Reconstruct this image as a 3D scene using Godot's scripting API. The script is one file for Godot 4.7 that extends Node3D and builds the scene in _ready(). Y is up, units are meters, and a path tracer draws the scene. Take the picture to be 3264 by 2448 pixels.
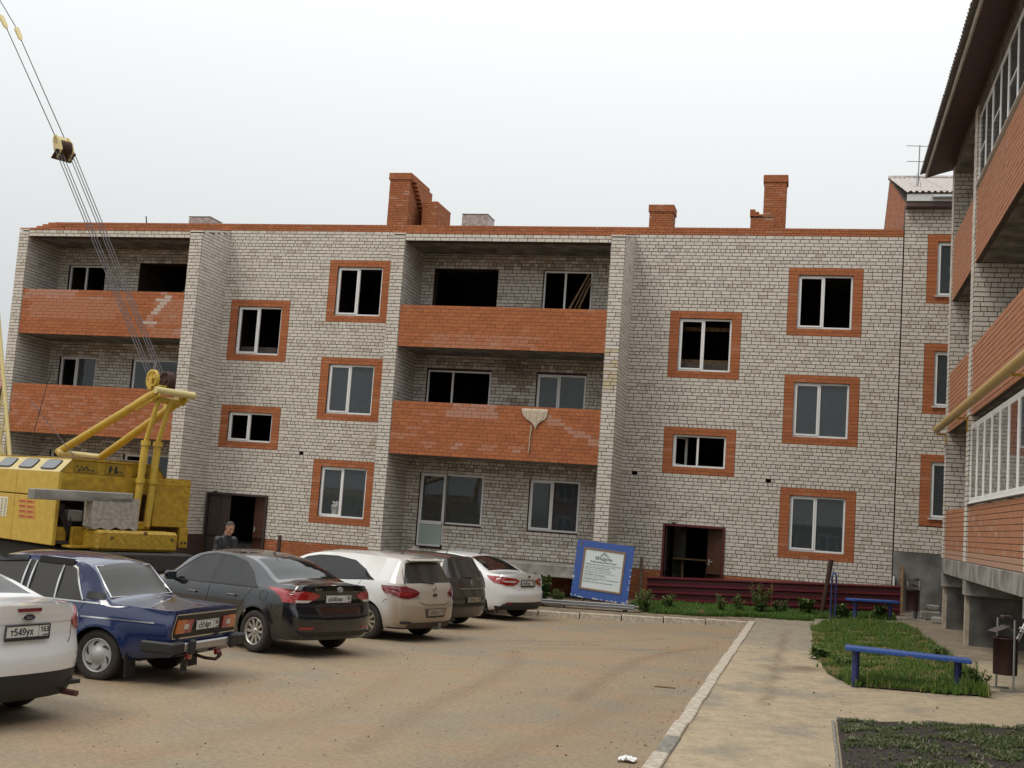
extends Node3D
# Three-storey brick apartment block under construction beside a finished one, parked cars and a yellow crane.
# World: x runs along the unfinished facade, -z goes into the picture, metres. The eye stands above the origin.

const ZW := -34.5          # plane of the long facade
const ZB := -32.75         # plane of its loggia bays
const CH := 0.1023         # height of one brick course
const Y0 := 0.87           # top of the red plinth of the unfinished block
const EYE := Vector3(0, 2.2, 0)
const XR := 3.0            # loggia front of the finished block

var rng := RandomNumberGenerator.new()
var M := {}
var names := {}
var brick_mesh: ArrayMesh

# ---------------------------------------------------------------- mesh building
class MB:
	var v := PackedVector3Array()
	var n := PackedVector3Array()
	var c := PackedColorArray()
	var uv := PackedVector2Array()
	var uv2 := PackedVector2Array()
	var col := Color.WHITE
	func tri(a: Vector3, b: Vector3, d: Vector3, out: Vector3) -> void:
		var k := (b - a).cross(d - a)
		if k.length_squared() < 1e-16: return
		k = k.normalized()
		if k.dot(out) < 0.0: tri_n(a, b, d, -k, -k, -k)
		else: tri_n(a, d, b, k, k, k)
	func tri_n(a: Vector3, b: Vector3, d: Vector3, na: Vector3, nb: Vector3, nd: Vector3) -> void:
		v.append(a); v.append(b); v.append(d)
		n.append(na); n.append(nb); n.append(nd)
		for i in 3: c.append(col); uv.append(Vector2.ZERO)
	func tint(k0: Color, k1: Color, k2: Color) -> void:      # colours of the last triangle
		var m := c.size()
		c[m - 3] = k0; c[m - 2] = k1; c[m - 1] = k2
	func quad(a: Vector3, b: Vector3, d: Vector3, e: Vector3, out: Vector3) -> void:
		tri(a, b, d, out); tri(a, d, e, out)
	func quad_uv(a: Vector3, b: Vector3, d: Vector3, e: Vector3, out: Vector3, r := Rect2(0, 0, 1, 1)) -> void:
		# a top left, b top right, d bottom right, e bottom left
		var q := [[a, Vector2(r.position.x, r.position.y)], [b, Vector2(r.end.x, r.position.y)], [d, r.end], [e, Vector2(r.position.x, r.end.y)]]
		var o := out.normalized()
		var order := [0, 1, 2, 0, 2, 3]
		if (b - a).cross(d - a).dot(o) > 0.0: order = [0, 2, 1, 0, 3, 2]
		for i in order:
			v.append(q[i][0]); n.append(o); c.append(col); uv.append(q[i][1])
	func box(p: Vector3, s: Vector3, b := Basis.IDENTITY) -> void:
		var h := s * 0.5
		var x := b.x * h.x
		var y := b.y * h.y
		var z := b.z * h.z
		quad(p - x - y + z, p + x - y + z, p + x + y + z, p - x + y + z, z)
		quad(p - x - y - z, p + x - y - z, p + x + y - z, p - x + y - z, -z)
		quad(p + x - y - z, p + x - y + z, p + x + y + z, p + x + y - z, x)
		quad(p - x - y - z, p - x - y + z, p - x + y + z, p - x + y - z, -x)
		quad(p - x + y - z, p + x + y - z, p + x + y + z, p - x + y + z, y)
		quad(p - x - y - z, p + x - y - z, p + x - y + z, p - x - y + z, -y)
	func box2(a: Vector3, b: Vector3) -> void:
		box((a + b) * 0.5, (b - a).abs())
	func cbox(p: Vector3, s: Vector3, r: float, b := Basis.IDENTITY) -> void:   # box with chamfered edges
		var h := s * 0.5
		r = minf(r, minf(h.x, minf(h.y, h.z)) * 0.9)
		var ax := [b.x, b.y, b.z]
		for i in 3:
			var j := (i + 1) % 3
			var k := (i + 2) % 3
			for sg in [-1.0, 1.0]:
				var o: Vector3 = p + ax[i] * h[i] * sg
				var u: Vector3 = ax[j] * (h[j] - r)
				var w: Vector3 = ax[k] * (h[k] - r)
				quad(o - u - w, o + u - w, o + u + w, o - u + w, ax[i] * sg)
		for i in 3:
			var j := (i + 1) % 3
			var k := (i + 2) % 3
			for sj in [-1.0, 1.0]:
				for sk in [-1.0, 1.0]:
					var e: Vector3 = ax[i] * (h[i] - r)
					var p1: Vector3 = p + ax[j] * h[j] * sj + ax[k] * (h[k] - r) * sk
					var p2: Vector3 = p + ax[j] * (h[j] - r) * sj + ax[k] * h[k] * sk
					quad(p1 - e, p1 + e, p2 + e, p2 - e, ax[j] * sj + ax[k] * sk)
		for sx in [-1.0, 1.0]:
			for sy in [-1.0, 1.0]:
				for sz in [-1.0, 1.0]:
					var q := Vector3(sx, sy, sz)
					var a: Vector3 = p + b * (Vector3(h.x, h.y - r, h.z - r) * q)
					var d: Vector3 = p + b * (Vector3(h.x - r, h.y, h.z - r) * q)
					var e: Vector3 = p + b * (Vector3(h.x - r, h.y - r, h.z) * q)
					tri(a, d, e, b * q)
	func tube(pts: Array, r, seg := 8, caps := true) -> void:   # r: one radius or one for each point
		var rings := []
		var last := Vector3.ZERO
		for i in pts.size():
			var t: Vector3
			if i == 0: t = pts[1] - pts[0]
			elif i == pts.size() - 1: t = pts[i] - pts[i - 1]
			else: t = (pts[i + 1] - pts[i]).normalized() + (pts[i] - pts[i - 1]).normalized()
			t = t.normalized()
			var s := last
			if i == 0: s = Vector3.UP if absf(t.y) < 0.9 else Vector3.RIGHT
			s = (s - t * s.dot(t)).normalized()
			last = s
			var w := t.cross(s)
			var rr: float = r[i] if r is Array else r
			var ring := []
			for k in seg:
				var a := TAU * k / seg
				ring.append([pts[i] + (s * cos(a) + w * sin(a)) * rr, s * cos(a) + w * sin(a)])
			rings.append(ring)
		for i in pts.size() - 1:
			for k in seg:
				var k2 := (k + 1) % seg
				sq(rings[i][k], rings[i][k2], rings[i + 1][k2], rings[i + 1][k])
		if caps:
			for e in [0, pts.size() - 1]:
				var out: Vector3 = pts[e] - pts[1 if e == 0 else e - 1]
				for k in seg: tri(pts[e], rings[e][k][0], rings[e][(k + 1) % seg][0], out)
	func sq(a: Array, b: Array, d: Array, e: Array) -> void:     # quad of [point, normal]
		st(a, b, d); st(a, d, e)
	func st(a: Array, b: Array, d: Array) -> void:
		var k: Vector3 = (b[0] - a[0]).cross(d[0] - a[0])
		if k.length_squared() < 1e-18: return
		if k.dot(a[1] + b[1] + d[1]) < 0.0:
			tri_n(a[0], b[0], d[0], a[1], b[1], d[1])
			if a.size() > 2: tint(a[2], b[2], d[2])
		else:
			tri_n(a[0], d[0], b[0], a[1], d[1], b[1])
			if a.size() > 2: tint(a[2], d[2], b[2])
	func lathe(o: Vector3, axis: Vector3, prof: Array, seg := 24) -> void:   # prof: Vector2(radius, along axis); smooth within, sharp where a point repeats
		var s := (Vector3.UP if absf(axis.y) < 0.9 else Vector3.RIGHT)
		s = (s - axis * s.dot(axis)).normalized()
		var w := axis.cross(s)
		for i in prof.size() - 1:
			var p: Vector2 = prof[i]
			var q: Vector2 = prof[i + 1]
			var d := q - p
			if d.length() < 1e-6: continue
			var nn := Vector2(d.y, -d.x).normalized()
			var n0 := nn
			var n1 := nn
			if i > 0 and (prof[i] - prof[i - 1]).length() > 1e-6:
				var d0: Vector2 = prof[i] - prof[i - 1]
				n0 = (nn + Vector2(d0.y, -d0.x).normalized()).normalized()
			if i < prof.size() - 2 and (prof[i + 2] - prof[i + 1]).length() > 1e-6:
				var d1: Vector2 = prof[i + 2] - prof[i + 1]
				n1 = (nn + Vector2(d1.y, -d1.x).normalized()).normalized()
			for k in seg:
				var a := TAU * k / seg
				var b := TAU * (k + 1) / seg
				var ea := s * cos(a) + w * sin(a)
				var eb := s * cos(b) + w * sin(b)
				var A := [o + ea * p.x + axis * p.y, ea * n0.x + axis * n0.y]
				var B := [o + eb * p.x + axis * p.y, eb * n0.x + axis * n0.y]
				var D := [o + eb * q.x + axis * q.y, eb * n1.x + axis * n1.y]
				var E := [o + ea * q.x + axis * q.y, ea * n1.x + axis * n1.y]
				sq(A, B, D, E)
	func grid(P: Array, inside: Vector3, skip = null) -> void:   # rows of points, smooth normals turned away from inside
		var N := grid_normals(P, inside)
		for i in P.size() - 1:
			for j in P[i].size() - 1:
				if skip != null and skip.call(i, j): continue
				sq([P[i][j], N[i][j]], [P[i][j + 1], N[i][j + 1]], [P[i + 1][j + 1], N[i + 1][j + 1]], [P[i + 1][j], N[i + 1][j]])
	static func grid_normals(P: Array, inside: Vector3) -> Array:
		var N := []
		var s := 0.0
		for i in P.size():
			var row := []
			for j in P[i].size():
				var a: Vector3 = P[mini(i + 1, P.size() - 1)][j] - P[maxi(i - 1, 0)][j]
				var b: Vector3 = P[i][mini(j + 1, P[i].size() - 1)] - P[i][maxi(j - 1, 0)]
				var k := a.cross(b)
				k = k.normalized() if k.length_squared() > 1e-18 else Vector3.UP
				s += k.dot(P[i][j] - inside)
				row.append(k)
			N.append(row)
		if s < 0.0:
			for row in N:
				for j in row.size(): row[j] = -row[j]
		return N
	func prism(poly: PackedVector2Array, o: Vector3, bx: Vector3, by: Vector3, depth: Vector3) -> void:   # polygon in (bx, by) pushed along depth
		var t := Geometry2D.triangulate_polygon(poly)
		for i in range(0, t.size(), 3):
			var a := o + bx * poly[t[i]].x + by * poly[t[i]].y
			var b := o + bx * poly[t[i + 1]].x + by * poly[t[i + 1]].y
			var d := o + bx * poly[t[i + 2]].x + by * poly[t[i + 2]].y
			tri(a, b, d, -depth); tri(a + depth, b + depth, d + depth, depth)
		var area := 0.0
		for i in poly.size():
			var p := poly[i]
			var q := poly[(i + 1) % poly.size()]
			area += p.cross(q)
		for i in poly.size():
			var p := poly[i]
			var q := poly[(i + 1) % poly.size()]
			var e := q - p
			var out := Vector2(e.y, -e.x) * signf(area)
			var a := o + bx * p.x + by * p.y
			var b := o + bx * q.x + by * q.y
			quad(a, b, b + depth, a + depth, bx * out.x + by * out.y)
	func mesh() -> ArrayMesh:
		var a := []
		a.resize(Mesh.ARRAY_MAX)
		a[Mesh.ARRAY_VERTEX] = v; a[Mesh.ARRAY_NORMAL] = n; a[Mesh.ARRAY_COLOR] = c; a[Mesh.ARRAY_TEX_UV] = uv
		if uv2.size() > 0: a[Mesh.ARRAY_TEX_UV2] = uv2
		var m := ArrayMesh.new()
		m.add_surface_from_arrays(Mesh.PRIMITIVE_TRIANGLES, a)
		return m

func numbered(called: String) -> String:
	names[called] = names.get(called, 0) + 1
	return called if names[called] == 1 else "%s_%03d" % [called, names[called] - 1]

func put(mb: MB, called: String, m: Material, parent: Node, pos := Vector3.ZERO) -> MeshInstance3D:
	var o := MeshInstance3D.new()
	o.mesh = mb.mesh()
	o.material_override = m
	o.name = numbered(called) if parent == self else called
	o.position = pos
	parent.add_child(o, true)
	return o

func put_mesh(me: Mesh, called: String, m: Material, parent: Node, tr := Transform3D.IDENTITY) -> MeshInstance3D:
	var o := MeshInstance3D.new()
	o.mesh = me
	o.material_override = m
	o.name = numbered(called) if parent == self else called
	o.transform = tr
	parent.add_child(o, true)
	return o

func tag(o: Node, label: String, category: String, group := "", kind := "") -> void:
	if label: o.set_meta("label", label)
	if category: o.set_meta("category", category)
	if group: o.set_meta("group", group)
	if kind: o.set_meta("kind", kind)

func thing(called: String, label: String, category: String, at := Vector3.ZERO, turn := 0.0, group := "") -> Node3D:
	var o := Node3D.new()
	o.name = numbered(called)
	add_child(o)
	o.position = at
	o.rotation.y = turn
	tag(o, label, category, group)
	return o

func copy(o: Node3D, called: String, label: String, at: Vector3, turn: float) -> Node3D:
	var r: Node3D = o.duplicate()
	r.name = numbered(called)
	add_child(r)
	r.position = at
	r.rotation = Vector3(0, turn, 0)
	r.set_meta("label", label)
	return r

# ---------------------------------------------------------------- materials
func lin(r: float, g: float, b: float) -> Color:      # real base colour -> what albedo_color wants
	return Color(r, g, b).linear_to_srgb()

func smat(col: Color, rough := 0.8, metal := 0.0) -> StandardMaterial3D:
	var m := StandardMaterial3D.new()
	m.albedo_color = col
	m.roughness = rough
	m.metallic = metal
	return m

func noise_tex(freq: float, seed_: int, lo: Color, hi: Color, size := 512, oct := 4, normal := false, bump := 4.0) -> NoiseTexture2D:
	var f := FastNoiseLite.new()
	f.noise_type = FastNoiseLite.TYPE_SIMPLEX_SMOOTH
	f.frequency = freq
	f.seed = seed_
	f.fractal_octaves = oct
	var t := NoiseTexture2D.new()
	t.width = size; t.height = size
	t.seamless = true
	t.noise = f
	if normal:
		t.as_normal_map = true
		t.bump_strength = bump
	else:
		var g := Gradient.new()
		g.set_color(0, lo); g.set_color(1, hi)
		t.color_ramp = g
	return t

func tri_mat(col: Color, tex: Texture2D, scale: float, rough := 0.9, metal := 0.0) -> StandardMaterial3D:
	var m := smat(col, rough, metal)
	m.albedo_texture = tex
	m.uv1_triplanar = true
	m.uv1_world_triplanar = true
	m.uv1_scale = Vector3.ONE * scale
	return m

func ground_y(x: float, z: float) -> float:      # yard and walks; the car park lies a kerb lower
	var a := 0.0
	if x < -6.5: a = -0.12
	elif x < -1.3: a = lerpf(-0.12, 0.0, (x + 6.5) / 5.2)
	elif x < 0.2: a = lerpf(0.0, 0.02, (x + 1.3) / 1.5)
	elif x < 3.0: a = lerpf(0.02, 0.2, (x - 0.2) / 2.8)
	else: a = 0.2
	return a + clampf((-29.9 - z) / 4.5, 0.0, 1.0) * 0.12

func lot_y(x: float, z := -18.0) -> float:          # falls gently towards the far left corner
	return lerpf(-0.13, -0.13 + 0.012 * (clampf(z, -28.0, -18.0) + 18.0), clampf((-1.4 - x) / 4.6, 0.0, 1.0))

func yaw_dir(a: float) -> Vector3:
	return Vector3(cos(a), 0, -sin(a))

# ---------------------------------------------------------------- scene
func _ready() -> void:
	rng.seed = 20180709
	# camera
	var cam := Camera3D.new()
	cam.name = "camera"
	cam.position = EYE
	cam.rotation = Vector3(deg_to_rad(6.0985), deg_to_rad(14.392), deg_to_rad(3.965))
	cam.fov = 35.41
	cam.near = 0.1
	cam.far = 600.0
	add_child(cam)
	cam.make_current()
	# overcast sky
	var env := Environment.new()
	env.background_mode = Environment.BG_SKY
	var sky := Sky.new()
	var sm := ProceduralSkyMaterial.new()
	sm.sky_top_color = lin(2.0, 2.03, 2.05)
	sm.sky_horizon_color = lin(0.585, 0.61, 0.61)
	sm.sky_curve = 0.6
	sm.sky_energy_multiplier = 1.0
	sm.ground_bottom_color = Color(0.42, 0.37, 0.30)
	sm.ground_horizon_color = Color(0.50, 0.48, 0.45)
	sm.sun_angle_max = 1.0
	sky.sky_material = sm
	env.sky = sky
	env.tonemap_mode = Environment.TONE_MAPPER_LINEAR
	env.tonemap_exposure = 0.88
	env.sdfgi_enabled = true
	env.ssao_enabled = true
	env.ssil_enabled = true
	var we := WorldEnvironment.new()
	we.name = "world_environment"
	we.environment = env
	add_child(we)
	# veiled sun, high over the left shoulder
	var sun := DirectionalLight3D.new()
	sun.name = "sun"
	sun.light_energy = 0.5
	sun.light_color = Color(1.0, 0.975, 0.93)
	sun.light_angular_distance = 22.0
	sun.shadow_enabled = true
	add_child(sun)
	sun.look_at_from_position(Vector3(-18, 40, 22), Vector3.ZERO)

	materials()
	brick_mesh = unit_brick()
	ground()
	unfinished_block()
	finished_block()
	corner_house()
	far_houses()
	crane()
	cars()
	person()
	yard_things()
	greenery()

func materials() -> void:
	var speck := noise_tex(0.05, 3, Color(0.86, 0.86, 0.86), Color(1, 1, 1), 512, 5)
	var blot := noise_tex(0.012, 8, Color(0.78, 0.76, 0.74), Color(1, 1, 1), 512, 5)
	M.speck = speck
	M.blot = blot
	M.mortar = tri_mat(lin(0.075, 0.045, 0.034), blot, 0.5)
	M.mortar_grey = tri_mat(lin(0.10, 0.075, 0.06), blot, 0.5)
	M.concrete = tri_mat(lin(0.38, 0.37, 0.34), noise_tex(0.01, 21, Color(0.62, 0.61, 0.6), Color(1, 1, 1), 512, 6), 0.35)
	M.plaster = tri_mat(lin(0.25, 0.245, 0.225), noise_tex(0.008, 22, Color(0.5, 0.5, 0.5), Color(1, 1, 1), 512, 6), 0.22)
	M.room_gloom = tri_mat(lin(0.10, 0.085, 0.075), blot, 0.4)              # bare rooms, coloured darker than real so they look unlit
	M.slab = tri_mat(lin(0.30, 0.28, 0.25), noise_tex(0.01, 23, Color(0.55, 0.53, 0.5), Color(1, 1, 1), 512, 6), 0.3)
	M.pvc = smat(lin(0.78, 0.78, 0.78), 0.35)
	M.glass = smat(Color(0.55, 0.62, 0.65, 0.16), 0.02)
	M.glass.transparency = BaseMaterial3D.TRANSPARENCY_ALPHA
	M.glass.metallic_specular = 0.9
	M.rubber = smat(lin(0.022, 0.022, 0.022), 0.75)
	M.black = smat(lin(0.018, 0.018, 0.018), 0.55)
	M.white_brick = []
	for t in 8:
		var k := 0.93 + 0.02 * t
		var c := [0.71 * k, 0.665 * k, 0.60 * k]
		if t == 1: c = [0.55, 0.485, 0.41]
		if t == 2: c = [0.61, 0.555, 0.475]
		M.white_brick.append(Color(c[0], c[1], c[2]))
	M.white_brick.append(Color(0.43, 0.37, 0.30))      # dark, for the damp stain and below loggia slabs
	M.white_brick.append(Color(0.30, 0.255, 0.205))
	M.white_brick.append(Color(0.62, 0.54, 0.38))        # rust run-off
	M.red_brick = []
	for t in 8:
		var k := 0.86 + 0.04 * t
		var c := [0.46 * k, 0.155 * k, 0.060 * k]
		if t == 5: c = [0.475, 0.195, 0.105]           # lime bloom, faint
		if t == 6: c = [0.49, 0.245, 0.165]           # lime bloom
		if t == 7: c = [0.60, 0.46, 0.39]           # lime bloom, thick
		M.red_brick.append(Color(c[0], c[1], c[2]))
	M.orange_brick = []
	for t in 8:
		var k := 0.92 + 0.02 * t
		var c := [0.47 * k, 0.20 * k, 0.10 * k]
		if t == 6: c = [0.45, 0.22, 0.13]
		if t == 7: c = [0.48, 0.28, 0.19]
		M.orange_brick.append(Color(c[0], c[1], c[2]))
	var bm := StandardMaterial3D.new()               # bricks drawn as one mass take their tone from the instance
	bm.vertex_color_use_as_albedo = true
	bm.roughness = 0.9
	bm.albedo_texture = noise_tex(0.03, 5, Color(0.84, 0.83, 0.82), Color(1, 1, 1), 512, 5)
	bm.uv1_triplanar = true
	bm.uv1_world_triplanar = true
	bm.uv1_scale = Vector3.ONE * 1.3
	M.brick_mass = bm
	M.brick_one = {}
	for kind in ["white_brick", "red_brick", "orange_brick"]:
		var list := []
		for c in M[kind]: list.append(tri_mat(c.linear_to_srgb(), bm.albedo_texture, 1.3, 0.9))
		M.brick_one[kind] = list
	M.wood = tri_mat(lin(0.34, 0.23, 0.13), noise_tex(0.02, 31, Color(0.6, 0.55, 0.5), Color(1, 1, 1), 256, 4), 1.5)
	M.old_wood = tri_mat(lin(0.22, 0.17, 0.12), noise_tex(0.02, 32, Color(0.55, 0.5, 0.45), Color(1, 1, 1), 256, 4), 1.5)
	M.door_brown = tri_mat(lin(0.085, 0.036, 0.02), blot, 1.0, 0.45)
	M.door_dark = tri_mat(lin(0.05, 0.035, 0.03), blot, 1.0, 0.5)
	M.blue = tri_mat(lin(0.045, 0.125, 0.42), noise_tex(0.04, 33, Color(0.75, 0.75, 0.8), Color(1, 1, 1), 256, 5), 2.0, 0.45)
	M.blue_post = tri_mat(lin(0.035, 0.05, 0.20), noise_tex(0.05, 34, Color(0.6, 0.6, 0.65), Color(1, 1, 1), 256, 5), 2.0, 0.55)
	M.rust = tri_mat(lin(0.10, 0.05, 0.035), noise_tex(0.05, 35, Color(0.5, 0.45, 0.4), Color(1, 1, 1), 256, 5), 2.0, 0.85)
	M.galv = smat(lin(0.42, 0.43, 0.44), 0.42, 0.7)
	M.rope = smat(lin(0.07, 0.06, 0.068), 0.7)
	M.steel = smat(lin(0.20, 0.20, 0.20), 0.5, 0.6)
	M.yellow = tri_mat(lin(0.55, 0.38, 0.05), noise_tex(0.012, 36, Color(0.86, 0.83, 0.78), Color(1, 1, 1), 512, 6), 0.7, 0.5)
	M.yellow_dirty_shaded = tri_mat(lin(0.50, 0.325, 0.022), noise_tex(0.012, 37, Color(0.74, 0.68, 0.6), Color(1, 1, 1), 512, 6), 1.0, 0.6)  # crane rear: yellow darkened for its shaded face, with heavier dirt blotches
	M.cream = tri_mat(lin(0.66, 0.54, 0.24), speck, 1.0, 0.5)
	M.pipe_yellow = tri_mat(lin(0.55, 0.38, 0.13), noise_tex(0.03, 38, Color(0.8, 0.78, 0.72), Color(1, 1, 1), 256, 4), 1.5, 0.5)
	M.eternit = tri_mat(lin(0.60, 0.54, 0.52), noise_tex(0.015, 39, Color(0.7, 0.7, 0.7), Color(1, 1, 1), 512, 6), 0.5)
	M.eternit_grey = tri_mat(lin(0.27, 0.25, 0.24), noise_tex(0.015, 40, Color(0.65, 0.65, 0.65), Color(1, 1, 1), 512, 6), 0.5)
	M.soffit = tri_mat(lin(0.095, 0.050, 0.042), blot, 0.6, 0.6)
	M.maroon = tri_mat(lin(0.125, 0.013, 0.020), noise_tex(0.02, 41, Color(0.75, 0.7, 0.7), Color(1, 1, 1), 512, 5), 0.8, 0.4)
	M.leaf = []
	for c in [[0.045, 0.085, 0.018], [0.065, 0.115, 0.026], [0.10, 0.145, 0.035], [0.15, 0.16, 0.05], [0.035, 0.065, 0.016]]:
		var l := smat(lin(c[0], c[1], c[2]), 0.65)
		l.backlight_enabled = true
		l.backlight = Color(0.25, 0.3, 0.1)
		M.leaf.append(l)

# ---------------------------------------------------------------- brickwork
func unit_brick() -> ArrayMesh:                        # front at z = +0.5, no back
	var b := MB.new()
	var r := 0.06
	var f := 0.5
	b.quad(Vector3(-.48, -.46, f), Vector3(.48, -.46, f), Vector3(.48, .46, f), Vector3(-.48, .46, f), Vector3.BACK)
	var o := [Vector3(-.5, -.5, f - r), Vector3(.5, -.5, f - r), Vector3(.5, .5, f - r), Vector3(-.5, .5, f - r)]
	var i := [Vector3(-.48, -.46, f), Vector3(.48, -.46, f), Vector3(.48, .46, f), Vector3(-.48, .46, f)]
	for k in 4:
		var q := (k + 1) % 4
		var out: Vector3 = (o[k] + o[q]) * 0.5
		out.z = 0
		b.quad(i[k], i[q], o[q], o[k], out + Vector3(0, 0, 0.5))
		b.quad(o[k], o[q], o[q] - Vector3(0, 0, 0.94), o[k] - Vector3(0, 0, 0.94), out)
	return b.mesh()

class Wall:                  # gathers the bricks of one building
	var items := []          # [transform, kind, tone, key for sorting, parent]
	var parents := {}

# Lays courses on a face: o lower left corner, u along, n outwards. holes are Rect2(u, y, width, height) in face units.
func lay(w: Wall, kind: String, o: Vector3, u: Vector3, n: Vector3, width: float, rows: int, holes: Array, opt := {}) -> void:
	var ch: float = opt.get("ch", CH)
	var bl: float = opt.get("len", 0.26)
	var jh: float = opt.get("jh", 0.017)
	var jv: float = opt.get("jv", 0.014)
	var header_every: int = opt.get("header", 5)
	var proud: float = opt.get("proud", 0.009)
	var first: int = opt.get("first", 0)
	var tone = opt.get("tone", null)
	var seen: bool = opt.get("seen", true)
	var top = opt.get("top", null)     # cuts courses off under a slope
	for r in rows:
		var y := r * ch
		var is_h := header_every > 0 and (r + first) % header_every == 0
		if opt.get("all_headers", false): is_h = true
		var L := bl * 0.5 if is_h else bl
		var off := (L * 0.5 if r % 2 == 1 else 0.0) + rng.randf_range(-0.02, 0.02) + (0.0 if is_h else 0.065 * ((r / 2) % 3 - 1))
		var x := -fposmod(off, L)
		var row := []
		while x < width:
			var spans := [[maxf(x, 0.0), minf(x + L, width)]]
			for h in holes:
				if y + ch * 0.5 > h.position.y and y + ch * 0.5 < h.end.y:
					var nx := []
					for s in spans:
						if h.end.x <= s[0] or h.position.x >= s[1]: nx.append(s)
						else:
							if h.position.x > s[0]: nx.append([s[0], h.position.x])
							if h.end.x < s[1]: nx.append([h.end.x, s[1]])
					spans = nx
			x += L
			for s in spans: if s[1] - s[0] > 0.001: row.append(s)
		var k0 := 0
		while k0 < row.size():                       # slivers at openings and corners join the next brick
			if row[k0][1] - row[k0][0] < 0.075:
				if k0 > 0 and absf(row[k0 - 1][1] - row[k0][0]) < 0.001:
					row[k0 - 1][1] = row[k0][1]
					row.remove_at(k0)
					continue
				if k0 < row.size() - 1 and absf(row[k0 + 1][0] - row[k0][1]) < 0.001:
					row[k0 + 1][0] = row[k0][0]
					row.remove_at(k0)
					continue
			k0 += 1
		for _once in 1:
			for s in row:
				var l: float = s[1] - s[0]
				if l < 0.03: continue
				var mid := (s[0] as float) + l * 0.5
				if top != null and y + ch > top.call(mid) + 0.02: continue
				var pr := proud + rng.randf_range(-0.0025, 0.003)
				var p := o + u * mid + Vector3.UP * (y + ch * 0.5) + n * (pr - 0.03)
				var tilt := rng.randf_range(-0.006, 0.006)
				var uu := (u * cos(tilt) + Vector3.UP * sin(tilt))
				var vv := (Vector3.UP * cos(tilt) - u * sin(tilt))
				var bs := Basis(uu * (l - jv + rng.randf_range(-0.003, 0.002)), vv * (ch - jh + rng.randf_range(-0.002, 0.002)), n * 0.06)
				var t: int
				if tone != null: t = tone.call(mid, y, is_h)
				elif kind == "white_brick":
					t = [3, 4, 5, 6, 7, 0][rng.randi() % 6]
					if rng.randf() < (0.22 if is_h else 0.07): t = 2
					if rng.randf() < 0.02: t = 1
				elif kind == "red_brick":
					t = rng.randi() % 5
					if rng.randf() < 0.05: t = 5
				else:
					t = rng.randi() % 6
					if rng.randf() < 0.10: t = 6
				var key := p.distance_squared_to(EYE) if seen else 1e9
				w.items.append([Transform3D(bs, p), kind, t, key, opt.get("part", null)])

# The 300 nearest bricks of each kind become parts of their wall, the rest one mass of real bricks.
func commit_bricks(w: Wall, root: Node3D, single: int) -> void:
	var kinds := {}
	for it in w.items:
		if not kinds.has(it[1]): kinds[it[1]] = []
		kinds[it[1]].append(it)
	for kind in kinds:
		var list: Array = kinds[kind]
		list.sort_custom(func(a, b): return a[3] < b[3])
		var cut := 0
		var at := 0
		while at < list.size() and cut < single:
			var it: Array = list[at]
			if it[4] != null:
				var par: Node3D = it[4]
				var loc: Transform3D = it[0]
				loc.origin -= par.position + root.position
				put_mesh(brick_mesh, "brick", M.brick_one[kind][it[2]], par, loc)
				it[3] = -1.0
				cut += 1
			at += 1
		var rest := list.filter(func(a): return a[3] >= 0.0)
		var mm := MultiMesh.new()
		mm.transform_format = MultiMesh.TRANSFORM_3D
		mm.use_colors = true
		mm.mesh = brick_mesh
		mm.instance_count = rest.size()
		for i in rest.size():
			var tr: Transform3D = rest[i][0]
			tr.origin -= root.position
			mm.set_instance_transform(i, tr)
			mm.set_instance_color(i, M[kind][rest[i][2]])
		var mi := MultiMeshInstance3D.new()
		mi.multimesh = mm
		mi.material_override = M.brick_mass
		mi.name = {"white_brick": "white_brickwork", "red_brick": "red_brickwork", "orange_brick": "orange_brickwork"}[kind]
		mi.set_meta("kind", "stuff")
		root.add_child(mi, true)

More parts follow.
